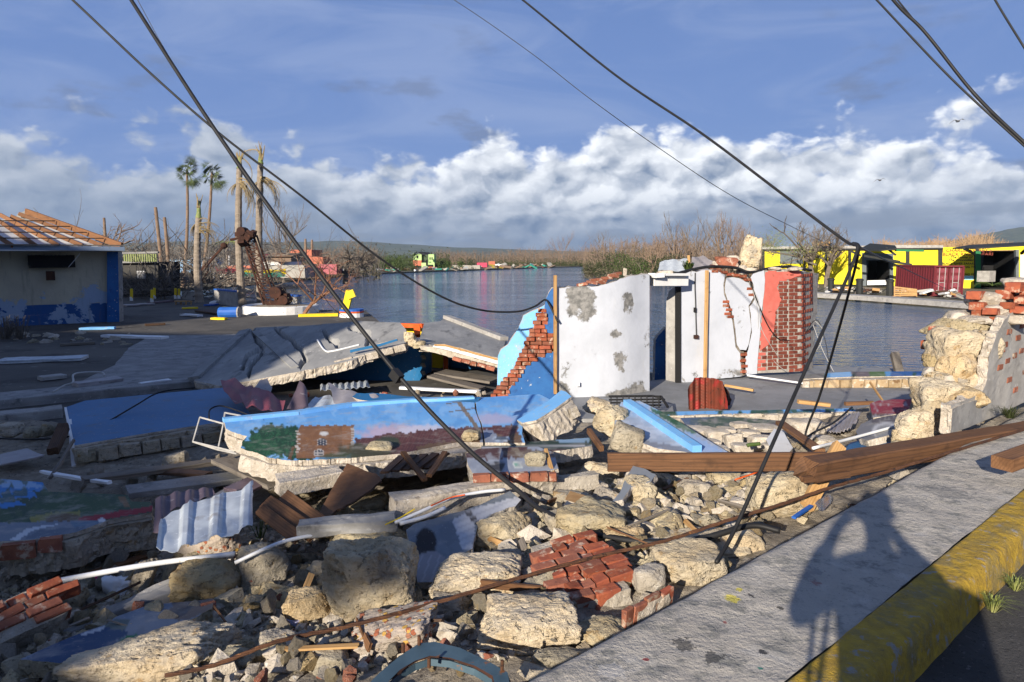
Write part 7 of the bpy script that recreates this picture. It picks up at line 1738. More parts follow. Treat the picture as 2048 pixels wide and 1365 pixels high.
bare_tree('bare_tree', 566, 520, 90, 9, .2, 4, 'thin leafless tree with twiggy crown behind the orange hut', 9, 'bark_grey', (0, 0), .3, .7, .25, -1.7, (2, 4), 5)
bare_tree('bare_tree', 214, 500, 58, 4, .14, 3, 'broken leafless tree behind the house roof', 10, 'bark_brown', (.3, 0), .3, 1.2, .0, 1.0, (2, 3), 4)
bare_tree('bare_tree', 250, 510, 62, 4, .12, 4, 'low spreading leafless tree between house and palm poles', 11, 'bark_grey', (.1, 0), .3, 1.6, -.1, 0, (2, 4), 5)
# dead leaves still hanging on the sapling
rg = random.Random(3); b = B(); c = P(640, 590, 31)
for k in range(260):
    q = c + Vector((rg.gauss(0, .8), rg.gauss(0, .5), rg.gauss(-.15, .35))); u_ = Vector((rg.uniform(-1, 1), rg.uniform(-1, 1), rg.uniform(-1, .2))).normalized()*.05; w_ = u_.orthogonal().normalized()*.02
    b.add([q-w_, q+u_*.5, q+w_, q-u_*.5], [(0, 1, 2, 3)])
sp_ = [o for o in bpy.data.objects if o.name.startswith('bare_tree')][0]
b.o('dead_leaves', MT['leaf_dry'], sp_)

# ------------------------------------------------------------------ rusty crane
cr = empty('dock_crane', P(545, 636, 32.4), 'old rusty lattice dock crane leaning against a palm', 'crane')
tpL, tpR = P(484, 470, 32.3), P(506, 470, 32.3); btL, btR = P(534, 632, 32.3), P(562, 634, 32.3)
bb = B(); dpt = Vector((0, .45, 0))
for a_, c_ in ((tpL, btL), (tpR, btR), (tpL+dpt, btL+dpt), (tpR+dpt, btR+dpt)): bb.bar(a_, c_, .07, .07)
bb.o('boom_chord', MT['rust_dark'], cr)
bb = B()
for k in range(12):
    u0, u1 = k/12, (k+1)/12
    bb.bar(tpL.lerp(btL, u0), tpR.lerp(btR, u1), .03, .04); bb.bar(tpR.lerp(btR, u0), tpL.lerp(btL, u1), .03, .04); bb.bar(tpL.lerp(btL, u0), tpR.lerp(btR, u0), .03, .04)
    bb.bar(tpL.lerp(btL, u0), tpL.lerp(btL, u1)+dpt, .03, .03)
bb.o('boom_lacing', MT['rust_dark'], cr)
hd = B(); c = P(490, 474, 32.1)
for k in range(7):
    rgk = random.Random(k); hd.box(c+Vector((rgk.uniform(-.3, .4), 0, rgk.uniform(-.35, .2))), (rgk.uniform(.2, .45), .4, rgk.uniform(.15, .35)), (rgk.uniform(-.5, .5), rgk.uniform(-.8, .8), 0))
hd.tube([c+Vector((-.65, -.1, -.15)), c+Vector((.5, -.1, .12))], .06, 6); hd.tube([c+Vector((-.1, -.25, .25)), c+Vector((-.1, .3, .25))], .2, 10); hd.o('boom_head', MT['rust_dark'], cr)
bs_ = B(); g0 = P(552, 632, 32.2)
bs_.box(g0+Vector((0, .1, .35)), (.7, .6, .7)); bs_.box(g0+Vector((.35, .1, .8)), (.5, .5, .5)); bs_.tube([g0+Vector((.1, -.3, 1.1)), g0+Vector((.1, .5, 1.1))], .28, 14); bs_.tube([g0+Vector((.45, -.3, .75)), g0+Vector((.45, .5, .75))], .22, 14); bs_.o('winch', MT['rust_dark'], cr)
B().bar(g0+Vector((.55, 0, -.3)), g0+Vector((.55, 0, 1.0)), .1, .1, (0, 1, 0)).bar(g0+Vector((.35, 0, .45)), g0+Vector((.9, 0, .45)), .05, .05).o('crank_post', MT['rust_dark'], cr)
pipe('hoist_cable', [tpR+Vector((.1, 0, .1)), tpR.lerp(g0, .5)+Vector((.45, 0, .1)), g0+Vector((.6, 0, 1.0))], .012, 'wire_dark', None, parent=cr)
pipe('hoist_cable', [tpR+Vector((.05, 0, 0)), tpR.lerp(g0, .5)+Vector((.2, 0, .1)), g0+Vector((.2, 0, 1.1))], .012, 'wire_dark', None, parent=cr)
# second jib lying in the brush
jb = empty('rusty_jib', P(410, 600, 46), 'rusty jib arm rising out of the brush beside the stripped palm', 'crane jib')
B().bar(P(385, 560, 46), P(448, 492, 46), .12, .14).bar(P(398, 552, 46), P(446, 496, 46), .05, .05).bar(P(395, 575, 46), P(425, 530, 46), .05, .05).o('arm', MT['rust_dark'], jb)
B().lathe(P(448, 492, 46)-Vector((0, 0, .2)), [(.1, 0), (.22, .1), (.22, .3), (.1, .4)], 10).o('sheave', MT['rust_dark'], jb)

# ------------------------------------------------------------------ quay edge: planter, rails, painted drum, walls, clutter
pt = empty('round_planter', P(540, 650, 31.5), 'low round white walled planter under the crane', 'planter')
B().lathe(Vector((P(560, 640, 32.4).x, 32.6, -1.2)), [(1.75, 0), (1.75, .42), (1.66, .46), (1.5, .40)], 28).o('rim', MT['white'], pt)
B().lathe(Vector((P(560, 640, 32.4).x, 32.6, -1.0)), [(1.55, 0), (1.52, .18), (.9, .26), (0.02, .3)], 24).o('soil', MT['dirt'], pt)
yr = empty('yellow_kerb', P(640, 645, 30), 'yellow painted low kerb beam before the river', 'kerb beam')
B().bar(P(597, 634, 30.2), P(676, 632, 30.6), .25, .24).o('beam', MT['yellow'], yr)
dm = empty('mooring_drum', P(702, 645, 30), 'round concrete base painted red, white and blue by the river', 'mooring base')
cdm = P(704, 648, 30.2); cdm.z = -1.15
B().lathe(cdm, [(.54, 0), (.52, .22)], 20).o('base', MT['white'], dm); B().lathe(cdm+Vector((0, 0, .22)), [(.535, 0), (.535, .07)], 20).o('red_band', MT['orange'], dm); B().lathe(cdm+Vector((0, 0, .29)), [(.53, 0), (.53, .09), (.4, .1)], 20).o('blue_band', MT['plastic_blue'], dm)
yp = empty('leaning_post', P(695, 622, 30.2), 'square yellow post leaning on the painted round base', 'post')
B().bar(P(690, 624, 30.2), P(700, 582, 30.1), .30, .26, (0, 1, 0)).o('shaft', MT['yellow'], yp); B().bar(P(694, 592, 30.0), P(709, 586, 30.0), .34, .14, (0, 1, 0)).o('cap', MT['yellow'], yp)
def low_wall(lab, a_, b_, hh, cap=True):
    o = empty('quay_wall', a_, lab, 'wall'); a_, b_ = Vector(a_), Vector(b_)
    B().bar(a_+Vector((0, 0, hh/2)), b_+Vector((0, 0, hh/2)), .2, hh).o('panel', MT['concrete_pale'], o)
    if cap: B().bar(a_+Vector((0, 0, hh+.04)), b_+Vector((0, 0, hh+.04)), .26, .08).o('blue_cap', MT['plastic_blue'], o)
    return o
q0, q1 = P(433, 605, 39), P(478, 614, 36.5); q0.z = q1.z = -1.3; low_wall('quay wall with blue top left of the crane palms', q0, q1, .95)
q0, q1 = P(556, 620, 36), P(600, 624, 34); q0.z = q1.z = -1.3; low_wall('quay wall with blue top right of the crane', q0, q1, .85)
q0, q1 = P(368, 600, 43), P(400, 602, 42); q0.z = q1.z = -1.3; low_wall('plain low quay wall behind the yellow bollards', q0, q1, .7, False)
# blue barrel, yellow boards, bench frame, tarp
br = empty('blue_barrel', P(462, 640, 30), 'blue barrel lying on its side in the yard', 'barrel'); c = P(458, 636, 30); c.z = -.92
B().tube([c-Vector((.42, 0, 0)), c-Vector((.38, 0, 0)), c+Vector((.38, .1, 0)), c+Vector((.42, .1, 0))], [.22, .25, .25, .22], 14).o('body', MT['plastic_blue'], br); B().tube([c+Vector((.38, .1, 0)), c+Vector((.44, .1, 0))], [.26, .26], 14).o('lid', MT['concrete_pale'], br)
for i, (x0, y0, x1, y1, w_, m_, lab) in enumerate(((424, 637, 452, 638, .18, 'yellow', 'yellow board left of the blue barrel'), (364, 617, 396, 616, .2, 'yellow', 'yellow board on the ground before the stripped palm stump'), (446, 615, 480, 618, .14, 'yellow', 'yellow board behind the blue barrel'), (365, 630, 400, 632, .3, 'pvc', 'white strip on the ground before the stripped palm stump'), (404, 622, 452, 628, .7, 'timber_dark', 'dark slatted pallet behind the blue barrel'), (414, 611, 432, 609, .4, 'plastic_blue', 'blue tarp scrap beside the quay wall'), (243, 612, 300, 608, .8, 'greysheet', 'grey blue sheet crumpled before the block building'), (300, 606, 346, 602, .5, 'purplesheet', 'dark crumpled sheet between the bollards'))):
    beam('yard_board', G(x0, y0, -1.06), G(x1, y1, -1.06), w_, .08, MT[m_], seed=300+i, wob=.03, label=lab, cat='debris')
bn = empty('bench_frame', P(364, 612, 38), 'low wooden bench frame beside the stripped palm stump', 'bench')
B().bar(P(350, 603, 38), P(383, 603, 38.5), .5, .05).o('seat', MT['timber_pale'], bn)
for px in (352, 362, 372, 382): B().bar(P(px, 603, 38.1), P(px, 612, 38.1), .06, .06, (0, 1, 0)).o('leg', MT['timber_pale'], bn)
rock(427, 607, 16, 12, 'pvc', 'white plastic sack beside the quay wall', 310, sub=3, Y=38, name='sack', cat='sack', rough=.2)

# storm brush on the left bank
def brush(name, label, c, rad, n, L, r, mat, seed, up=.2):
    rg = random.Random(seed); b = B(); c = Vector(c)
    for i in range(n):
        p = c + Vector((rg.gauss(0, rad[0]), rg.gauss(0, rad[1]), abs(rg.gauss(0, rad[2])))); d = Vector((rg.uniform(-1, 1), rg.uniform(-1, 1), rg.uniform(-.3, 1)*up*3)).normalized()
        branch(b, p, d, L*rg.uniform(.4, 1.2), r*rg.uniform(.4, 1.2), 1, rg, .8, up, 3, (1, 3), (.4, .7), r*.2, 3)
    return b.o(name, MT[mat], label=label, cat='brush', kind='stuff')
brush('storm_brush', 'tangled grey storm brush behind the bollards', P(330, 596, 43)+Vector((0, 0, 0)), (2.4, 1.2, .5), 160, 2.2, .035, 'twig_grey', 1)
brush('storm_brush', 'dark heap of uprooted brush on the left bank', P(385, 570, 50), (2.2, 1.4, .7), 150, 2.2, .04, 'twig_grey', 2)
brush('storm_brush', 'brown brush heap along the water by the palms', P(440, 574, 62), (3.2, 1.5, .4), 130, 2.2, .04, 'twig', 3)
brush('storm_brush', 'grey brush between house and palm poles', P(300, 540, 60), (5, 3, .8), 150, 3, .05, 'twig_grey', 4)
brush('storm_brush', 'bare brush around the orange hut', P(400, 525, 80), (10, 4, 1.0), 170, 3.2, .05, 'twig_grey', 6)

# ------------------------------------------------------------------ far bank: wrecked houses
def bx(px0, px1, py0, py1, Y, dep, mat, name, parent, lean=0.):
    """upright box block between picture bounds at distance Y"""
    a, b = P(px0, py1, Y), P(px1, py0, Y)
    bb = B(); bb.box(((a.x+b.x)/2, Y+dep/2, (a.z+b.z)/2), (abs(b.x-a.x), dep, abs(b.z-a.z)), (0, lean, 0)); return bb.o(name, mat, parent)
def far_house(label, x0, x1, ytop, ybase, Y, dep, wall, roofm=None, roof_h=6, wins=(), cat='building', name='waterfront_building'):
    r_ = empty(name, P((x0+x1)/2, ybase, Y), label, cat); bx(x0, x1, ytop, ybase, Y, dep, wall, 'wall', r_)
    if roofm is not None:
        a, b = P(x0-2, ytop, Y), P(x1+2, ytop, Y); t_ = P((x0+x1)/2, ytop-roof_h, Y).z
        v = [(a.x, Y-.4, a.z), (b.x, Y-.4, a.z), (b.x, Y+dep+.4, a.z), (a.x, Y+dep+.4, a.z), (a.x, Y+dep/2, t_), (b.x, Y+dep/2, t_)]
        mesh_obj('roof', v, [(0, 1, 5, 4), (2, 3, 4, 5), (1, 2, 5), (3, 0, 4), (3, 2, 1, 0)], roofm, r_)
    for (wx0, wx1, wy0, wy1) in wins: bx(wx0, wx1, wy0, wy1, Y-.05, .3, MT['dark'], 'window', r_)
    return r_
coral = flat('coral_wall', (.48, .15, .09)); pink = flat('pink_wall', (.42, .12, .14)); mint = flat('mint_wall', (.42, .60, .25)); paleblue = flat('pale_blue_wall', (.30, .50, .75)); greyw = flat('grey_block_wall', (.36, .34, .30)); rubbish = flat('brown_debris', (.20, .14, .10)); redroof = flat('dark_red_roof', (.20, .05, .05)); darkroof = flat('dark_roof', (.09, .075, .065)); tealp = flat('teal_paint', (.05, .30, .22)); magenta = flat('magenta_wall', (.60, .06, .12))
far_house('blue and white low building behind the left brush', 340, 408, 518, 545, 88, 8, paleblue, MT['white'], 3, ((345, 360, 530, 540), (372, 384, 530, 540)))
far_house('grey concrete wall building on the far bank behind the palms', 440, 609, 531, 556, 78, 5, greyw, None)
far_house('low orange hut front in the far debris', 453, 502, 532, 546, 74, 3, coral, None)
far_house('dark red roofed house behind the grey wall', 500, 566, 522, 531, 92, 8, MT['white'], redroof, 14)
far_house('small coral upper storey beyond the grey wall', 579, 623, 500, 516, 105, 6, coral, None, 0, ((598, 606, 505, 516),))
far_house('coral low hut right of the coral upper storey', 620, 645, 514, 528, 100, 5, coral, None)
far_house('deep pink wall standing at the water on the far bank', 635, 673, 529, 549, 82, 2.5, pink, None)
far_house('brown thatched debris hut behind the grey wall', 532, 582, 514, 524, 88, 6, rubbish, flat('thatch', (.26, .17, .10)), 8)
lb = empty('red_boat', P(470, 556, 70), 'dark red boat lying before the orange hut', 'boat')
def boat_hull(px0, px1, py, Y, h, mat, parent, name='hull', wd=1.2):
    a, b = P(px0, py, Y), P(px1, py, Y); n = 12; v = []; f = []
    for i in range(n+1):
        u = i/n; w_ = wd*math.sin(math.pi*min(1, .12+u*.88))**.6*.5; s = .25*(2*u-1)**2; x = a.x+(b.x-a.x)*u
        v += [(x, Y-w_, a.z+h+s), (x, Y-w_*.5, a.z), (x, Y+w_*.5, a.z), (x, Y+w_, a.z+h+s)]
    for i in range(n):
        for j in range(3): k = i*4+j; f.append((k, k+1, k+5, k+4))
        f.append((i*4+3, i*4, i*4+4, i*4+7))
    f.append((0, 3, 2, 1)); k = n*4; f.append((k, k+1, k+2, k+3))
    return mesh_obj(name, v, f, mat, parent)
boat_hull(434, 520, 548, 72, .5, flat('dark_red_paint', (.22, .03, .05)), lb)
lb2 = empty('yellow_boat', P(540, 560, 66), 'yellow and green boat lying along the far water edge', 'boat')
boat_hull(478, 570, 554, 66, .35, tealp, lb2); boat_hull(478, 572, 549, 66, .3, MT['yellow'], lb2, 'gunwale'); bx(500, 545, 540, 548, 66.2, 1, MT['yellow'], 'canopy', lb2)
# mint and orange two storey house
gh = empty('two_storey_house', P(846, 543, 190), 'mint green and orange two storey house on the far bank', 'house')
bx(826, 843, 521, 532, 190, 6, coral, 'lower_wall', gh); bx(826, 843, 508, 521, 190, 6, mint, 'upper_wall', gh); bx(843, 858, 510, 533, 191, 8, flat('dark_green_wall', (.06, .09, .05)), 'side_wall', gh); bx(857, 868, 509, 526, 190, 5, mint, 'bay', gh); bx(843, 869, 526, 536, 188.5, 4, mint, 'porch', gh); bx(857, 870, 534, 538, 188, 4, coral, 'porch_base', gh)
v = [tuple(P(*q)) for q in ((823, 511, 189), (834, 504, 189), (845, 510, 189), (823, 511, 198), (834, 504, 198), (862, 509, 198), (860, 505, 196), (860, 504.5, 190))]
mesh_obj('roof', [tuple(P(823, 511, 189)), tuple(P(834, 504, 189)), tuple(P(845, 511, 189)), tuple(P(826, 511, 199)), tuple(P(836, 504.5, 199)), tuple(P(862, 510, 196)), tuple(P(858, 505, 196))], [(0, 1, 4, 3), (1, 2, 5, 6), (1, 6, 4)], darkroof, gh)
for q in ((833, 836, 512, 517), (859, 861, 515, 520), (863, 865, 515, 520), (846, 849, 520, 532), (852, 855, 520, 532), (855, 866, 530, 534)): bx(*q, 188.3 if q[0] > 850 else 189.8, .3, MT['dark'], 'window', gh)
far_house('small magenta hut near the river bend', 954, 974, 526, 535, 215, 5, magenta, None)
far_house('grey low sheds right of the mint house', 905, 960, 531, 541, 195, 5, greyw, None)
far_house('coral shed with debris right of the magenta hut', 977, 990, 523, 530, 225, 4, coral, None)
yb = empty('yellow_wreck', P(990, 540, 205), 'overturned yellow roof panel at the river bend', 'wreck')
mesh_obj('panel', [tuple(P(*q)) for q in ((979, 529, 205), (988, 530, 207), (1012, 539, 205), (985, 536, 203), (979, 533, 203))], [(0, 1, 2, 3, 4)], MT['yellow'], yb)
far_house('small white boat cabin by the yellow wreck', 990, 1003, 529, 533, 210, 3, MT['white'], None)
far_house('orange porch below the mint house', 857, 871, 536, 541, 186, 2, coral, None)
far_house('ruined lean-to posts beside the gnarled tree', 700, 722, 516, 519, 110, 3, darkroof, None)
# poles on the far bank
for i, (px, y0, y1, Y) in enumerate(((716, 548, 500, 110), (611, 520, 478, 105), (624, 525, 480, 108), (428, 556, 534, 66), (458, 545, 512, 80))):
    pl = empty('far_pole', P(px, y0, Y), ('timber pole beside the gnarled far tree', 'left timber pole above the coral storey', 'right timber pole above the coral storey', 'white short post by the far brush', 'grey post among the far brush')[i], 'pole')
    b = B(); b.tube([P(px, y0, Y), P(px, y1, Y)], [.22, .16] if i < 3 else [.1, .1], 7); b.o('shaft', MT['bark_brown'] if i < 3 else MT['white'], pl)
# debris strip along the far bank, jetty legs
rg = random.Random(12); dm = [MT['white'], greyw, rubbish, rubbish, tealp, MT['timber_grey'], MT['timber_pale'], MT['timber_grey'], MT['galv'], rubbish, greyw, MT['timber_dark']]
for i in range(190):
    px = rg.uniform(440, 1120); yb_ = float(np.interp(px, [440, 600, 700, 800, 950, 1060, 1120], [566, 555, 547, 544, 539.5, 536, 535]))
    py = yb_ - rg.uniform(0, 9)*(.9 if px < 700 else .55); c = G(px, min(py, yb_), -1.75)
    if c.y > 330: continue
    b = B(); s = rg.uniform(.3, 1.6)*(c.y/150)**.3
    b.box(c+Vector((0, 0, rg.uniform(0, .5))), (s*rg.uniform(.6, 2.4), s*rg.uniform(.3, 1), s*rg.uniform(.06, .5)), (rg.uniform(-.5, .5), rg.uniform(-.5, .5), rg.uniform(0, 3)))
    b.o('wreckage_piece', rg.choice(dm), label='piece of storm wreckage strewn along the far river bank', cat='wreckage', group='wreckage on the far bank')

# ------------------------------------------------------------------ far vegetation
def clump(b, c, rad, n, sz, rg, mi=0):
    """many small leaf faces through a lumpy volume"""
    lob = [(Vector((rg.uniform(-.6, .6)*rad[0], rg.uniform(-.6, .6)*rad[1], rg.uniform(.15, .75)*rad[2])), rg.uniform(.35, .65)) for _ in range(6)]
    for i in range(n):
        o_, k = rg.choice(lob); d = Vector((rg.gauss(0, 1), rg.gauss(0, 1), rg.gauss(0, 1))).normalized()*rg.uniform(.6, 1.0)
        p = Vector(c)+o_+Vector((d.x*rad[0]*k, d.y*rad[1]*k, d.z*rad[2]*k)); u_ = Vector((rg.uniform(-1, 1), rg.uniform(-1, 1), rg.uniform(-1, 1))).normalized()*sz*rg.uniform(.6, 1.4); w_ = u_.orthogonal().normalized()*sz*.5
        b.add([p-u_*.5, p+w_*.5, p+u_*.5, p-w_*.5], [(0, 1, 2, 3)], mi)
# green mangrove clump on the near right shore: single bushes
rg = random.Random(4)
for i, (px, py, Y, rx, rz, m_) in enumerate(((1186, 548, 128, 2.2, 2.2, 'leaf_dark'), (1212, 552, 122, 3.2, 3.6, 'leaf_dark'), (1240, 553, 118, 3.4, 3.8, 'leaf'), (1268, 556, 112, 3.2, 3.2, 'leaf_dark'), (1296, 560, 106, 3.2, 3.4, 'leaf'), (1228, 545, 140, 5.0, 4.6, 'leaf_dark'), (1280, 545, 140, 5, 4.6, 'leaf_dark'), (1330, 560, 100, 3.0, 3.4, 'leaf_dark'), (1370, 560, 96, 3, 3.4, 'leaf_dark'), (1180, 560, 118, .9, .6, 'scrub'))):
    r_ = empty('mangrove_bush', P(px, py, Y), ('low mangrove bush at the water point', 'dark mangrove bush second from the water point', 'tallest green mangrove bush on the near shore', 'dark mangrove bush behind the white wall top', 'bright mangrove bush nearest the doorway lintel', 'large dark mangrove behind the green one', 'large dark mangrove above the wall top', 'mangrove bush above the doorway', 'mangrove bush behind the wall top sheets', 'floating clump of brush in the river')[i], 'bush')
    b = B(); clump(b, (r_.location.x, Y, -1.9), (rx, rx*.8, rz), 1500 if i != 9 else 200, .26, rg); b.o('foliage', MT[m_], r_)
    b = B()
    for k in range(5): b.tube([(r_.location.x+rg.uniform(-1, 1)*rx*.4, Y, -2.1), (r_.location.x+rg.uniform(-1, 1)*rx*.6, Y, -2+rz*.8)], [.08, .03], 4)
    b.o('stems', MT['bark_grey'], r_)
# green palms and bushes on the left bank
for i in range(20):
    px = rg.uniform(722, 830); Y = rg.uniform(165, 230); b0 = P(px, 540, Y); b0.z = -1.8
    r_ = empty('bank_shrub', b0, 'green shrub with upright fronds on the far bank left of the mint house', 'bush', 'green shrubs left of the mint house'); b = B()
    hh = rg.uniform(3, 5.2); clump(b, b0, (2.2, 2, hh*.7), 260, .4, rg)
    for k in range(7): frond(b, b0+Vector((0, 0, hh*.55)), rg.uniform(0, 6.28), hh*.6, 1.4, 1.1, .06, k+i*9, n=7)
    b.o('foliage', MT['leaf_palm'] if i % 3 else MT['leaf'], r_)
for i in range(10):
    px = rg.uniform(870, 945); Y = rg.uniform(185, 205); b0 = P(px, 541, Y); b0.z = -1.8
    r_ = empty('bank_shrub', b0, 'low green shrub on the far bank right of the mint house', 'bush', 'green shrubs right of the mint house'); b = B(); clump(b, b0, (1.8, 1.5, 2.6), 260, .4, rg); b.o('foliage', MT['leaf'] if i % 2 else MT['leaf_dark'], r_)
# stripped mangrove forest: bare stems beyond counting
def bare_wood(name, pxr, rowb, Yr, hr, n, seed, mat, dens=2, lab='wide belt of storm stripped bare mangrove trees', thick=.10):
    rg = random.Random(seed); b = B()
    for i in range(n):
        px = rg.uniform(*pxr); Y = rg.uniform(*Yr); p = P(px, 530, Y); p.z = -1.9; hh = rg.uniform(*hr)*(1+.35*fbm(np.array([[px*.02, seed, 0.]]), 3, 4)[0]); p.x += rg.uniform(-1, 1)
        a = rg.uniform(0, 6.28); ln = rg.uniform(0, .35); tp = p+Vector((math.cos(a)*ln*hh, math.sin(a)*ln*hh*.4, hh)); md = p.lerp(tp, .55)+Vector((rg.uniform(-.3, .3), 0, 0))
        r = thick*rg.uniform(.5, 1.3); b.tube([p, md, tp], [r, r*.7, r*.25], 3, cap=False)
        for k in range(dens):
            q = p.lerp(tp, rg.uniform(.35, .95)); d = Vector((rg.uniform(-1, 1), rg.uniform(-.5, .5), rg.uniform(.1, 1.1))).normalized()*hh*rg.uniform(.12, .35)
            b.tube([q, q+d], [r*.45, r*.12], 3, cap=False)
    return b.o(name, MT[mat], kind='stuff', label=lab, cat='bare forest')
def under(name, pxr, Yr, hmax, n, seed, mat, lab, sz=.6):
    rg = random.Random(seed); b = B()
    for i in range(n):
        px = rg.uniform(*pxr); Y = rg.uniform(*Yr); p = P(px, 530, Y); p.z = -1.9+abs(rg.gauss(0, .5))*hmax*.7
        u_ = Vector((rg.uniform(-1, 1), rg.uniform(-.4, .4), rg.uniform(-.6, 1))).normalized()*sz*rg.uniform(.5, 1.6); w_ = u_.orthogonal().normalized()*sz*.35
        b.add([p-u_*.5, p+w_*.5, p+u_*.5, p-w_*.5], [(0, 1, 2, 3)])
    return b.o(name, MT[mat], kind='stuff', label=lab, cat='undergrowth')
bare_wood('bare_mangrove_forest', (870, 1200), 0, (262, 420), (4.2, 7.2), 1050, 1, 'twig', 3)
under('mangrove_undergrowth', (860, 1210), (258, 400), 6, 6500, 2, 'scrub', 'brown green undergrowth below the far bare mangroves')
under('mangrove_undergrowth', (990, 1175), (256, 275), 2.6, 2600, 3, 'leaf_dark', 'low dark scrub along the far river end')
bare_wood('bare_mangrove_forest', (1170, 1330), 0, (150, 260), (5, 7.6), 520, 4, 'twig', 3, 'bare mangrove belt behind the green bushes')
bare_wood('bare_mangrove_forest', (1300, 1540), 0, (105, 190), (4.5, 7.0), 620, 5, 'twig', 4, 'bare brown mangroves behind the ruined wall', .09)
under('mangrove_undergrowth', (1170, 1540), (105, 230), 3.8, 5500, 6, 'scrub', 'brown undergrowth behind the ruined wall')
bare_wood('bare_mangrove_forest', (1760, 2120), 0, (170, 300), (6.5, 8.5), 2300, 7, 'reed', 3, 'golden brown bare stems beyond the yellow building', .16)
under('mangrove_undergrowth', (1540, 2120), (170, 300), 6.2, 5000, 8, 'reed', 'golden brown undergrowth beyond the yellow building', .8)
bare_wood('bare_forest', (300, 560), 0, (95, 200), (3.5, 6.5), 700, 9, 'twig_grey', 4, 'grey bare brush on the left bank behind the palms', .08)
bare_wood('bare_forest', (560, 760), 0, (112, 200), (3.0, 6.0), 450, 10, 'twig_grey', 3, 'grey bare brush behind the pink wall', .08)
under('far_undergrowth', (260, 760), (100, 240), 4.2, 5000, 11, 'scrub', 'brown scrub behind the wrecked far bank', .6)
under('far_undergrowth', (700, 900), (200, 300), 6.0, 3500, 12, 'leaf_dark', 'dark green scrub behind the mint house', .8)
# a few single bare trees that stand out against the sky
for i, (px, Y, hh, lab) in enumerate(((1348, 108, 6.2, 'bare leaning tree left of the wall top sheets'), (1362, 110, 8.2, 'tall bare mangrove above the wall top'), (1300, 104, 6.0, 'bare bent tree above the doorway'), (1410, 116, 9.2, 'tallest bare mangrove behind the ruined wall'), (1455, 112, 8.6, 'bare mangrove left of the pointed stone'), (1440, 126, 9.4, 'thin bare tree behind the tallest mangrove'), (1120, 265, 11, 'bare tall tree at the river end, left'), (1212, 250, 11, 'bare tall tree right of the river end'), (1480, 120, 8.5, 'bare tree touching the pointed stone'), (1385, 118, 7.6, 'bare twiggy tree between the taller ones'))):
    bare_tree('bare_mangrove', px, 530, Y, hh, .17, 3, lab, 70+i, 'bark_grey' if i % 2 else 'bark_brown', (random.Random(i).uniform(-.3, .3), 0), .35, .65, .25, -1.9, (2, 4), 4)

# ------------------------------------------------------------------ right bank: yellow boat house
fY_ = upright([(1500, 84.0), (2200, 66.5)])
yb = empty('yellow_boathouse', P(1780, 575, 74), 'long yellow building with black pilasters and dark open bays across the river', 'building')
YW = flat('yellow_wall', (.80, .66, .02)); BK = flat('black_paint', (.025, .027, .025)); GD = flat('green_door', (.02, .17, .06)); GR = flat('grey_frame', (.13, .15, .16))
def fac(name, poly, mat, out=0.0, th=.3, seed=1, parent=None):
    return plate(name, poly, lambda u, v: fY_(u, v)+np.array([-.23*out, -out, 0]), (.07, th, 0), [mat, mat], step=12, seed=seed, parent=parent or yb, edge_rough=0, edge_rows=1)
for k, pl in enumerate(([(1528, 566), (1528, 497), (1610, 496), (1610, 568)], [(1610, 568), (1610, 496), (1724, 496), (1724, 570)], [(1784, 574), (1784, 496), (1884, 495), (1884, 577)], [(1884, 577), (1884, 495), (1948, 494), (1948, 577)], [(2036, 580), (2036, 490), (2120, 488), (2120, 584)], [(1724, 512), (1724, 496), (1784, 496), (1784, 515)], [(1948, 502), (1948, 494), (2036, 490), (2036, 500)])): fac('wall_bay', pl, YW, 0, .3, k)
for px, w_ in ((1652, 5), (1699, 6), (1815, 7), (1880, 8), (1527, 4), (1609, 3), (1954, 6)): fac('pilaster', [(px-w_/2, 576), (px-w_/2, 496), (px+w_/2, 496), (px+w_/2, 577)], BK, .12, .3, int(px))
fac('roof_edge', [(1524, 499), (1524, 494), (1724, 492), (1760, 490), (1884, 491), (1884, 496), (1760, 497)], MT['concrete_pale'], .35, .8)
fac('roof_edge', [(1524, 502), (1524, 498), (1884, 495), (1884, 499)], BK, .3, .6)
for (x0, x1, y0, y1) in ((1560, 1606, 503, 528),): fac('window_opening', [(x0, y1), (x0, y0), (x1, y0), (x1, y1)], GR, .06, .2)
ww = P(1540, 500, 83)
# back room shells so that the open bays are dark inside
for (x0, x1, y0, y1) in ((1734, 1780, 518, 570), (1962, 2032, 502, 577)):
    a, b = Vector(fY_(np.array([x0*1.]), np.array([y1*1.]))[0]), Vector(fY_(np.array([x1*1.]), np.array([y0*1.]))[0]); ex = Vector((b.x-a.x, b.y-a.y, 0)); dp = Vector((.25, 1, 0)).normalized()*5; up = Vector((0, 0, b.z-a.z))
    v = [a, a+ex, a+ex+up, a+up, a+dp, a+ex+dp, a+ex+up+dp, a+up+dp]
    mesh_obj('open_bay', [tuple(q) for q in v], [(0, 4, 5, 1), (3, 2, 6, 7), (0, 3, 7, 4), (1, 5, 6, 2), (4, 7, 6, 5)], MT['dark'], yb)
fac('bay_frame', [(1724, 572), (1724, 508), (1732, 508), (1732, 572)], GR, .15, .4); fac('bay_frame', [(1779, 572), (1779, 526), (1786, 526), (1786, 574)], GR, .15, .4); fac('bay_frame', [(1724, 521), (1724, 506), (1786, 508), (1786, 524), (1760, 521)], GR, .14, .4)
fac('green_door', [(1950, 576), (1950, 503), (1960, 503), (1960, 576)], GD, .2, .2); fac('bay_frame', [(2030, 578), (2030, 500), (2036, 500), (2036, 579)], GR, .2, .4)
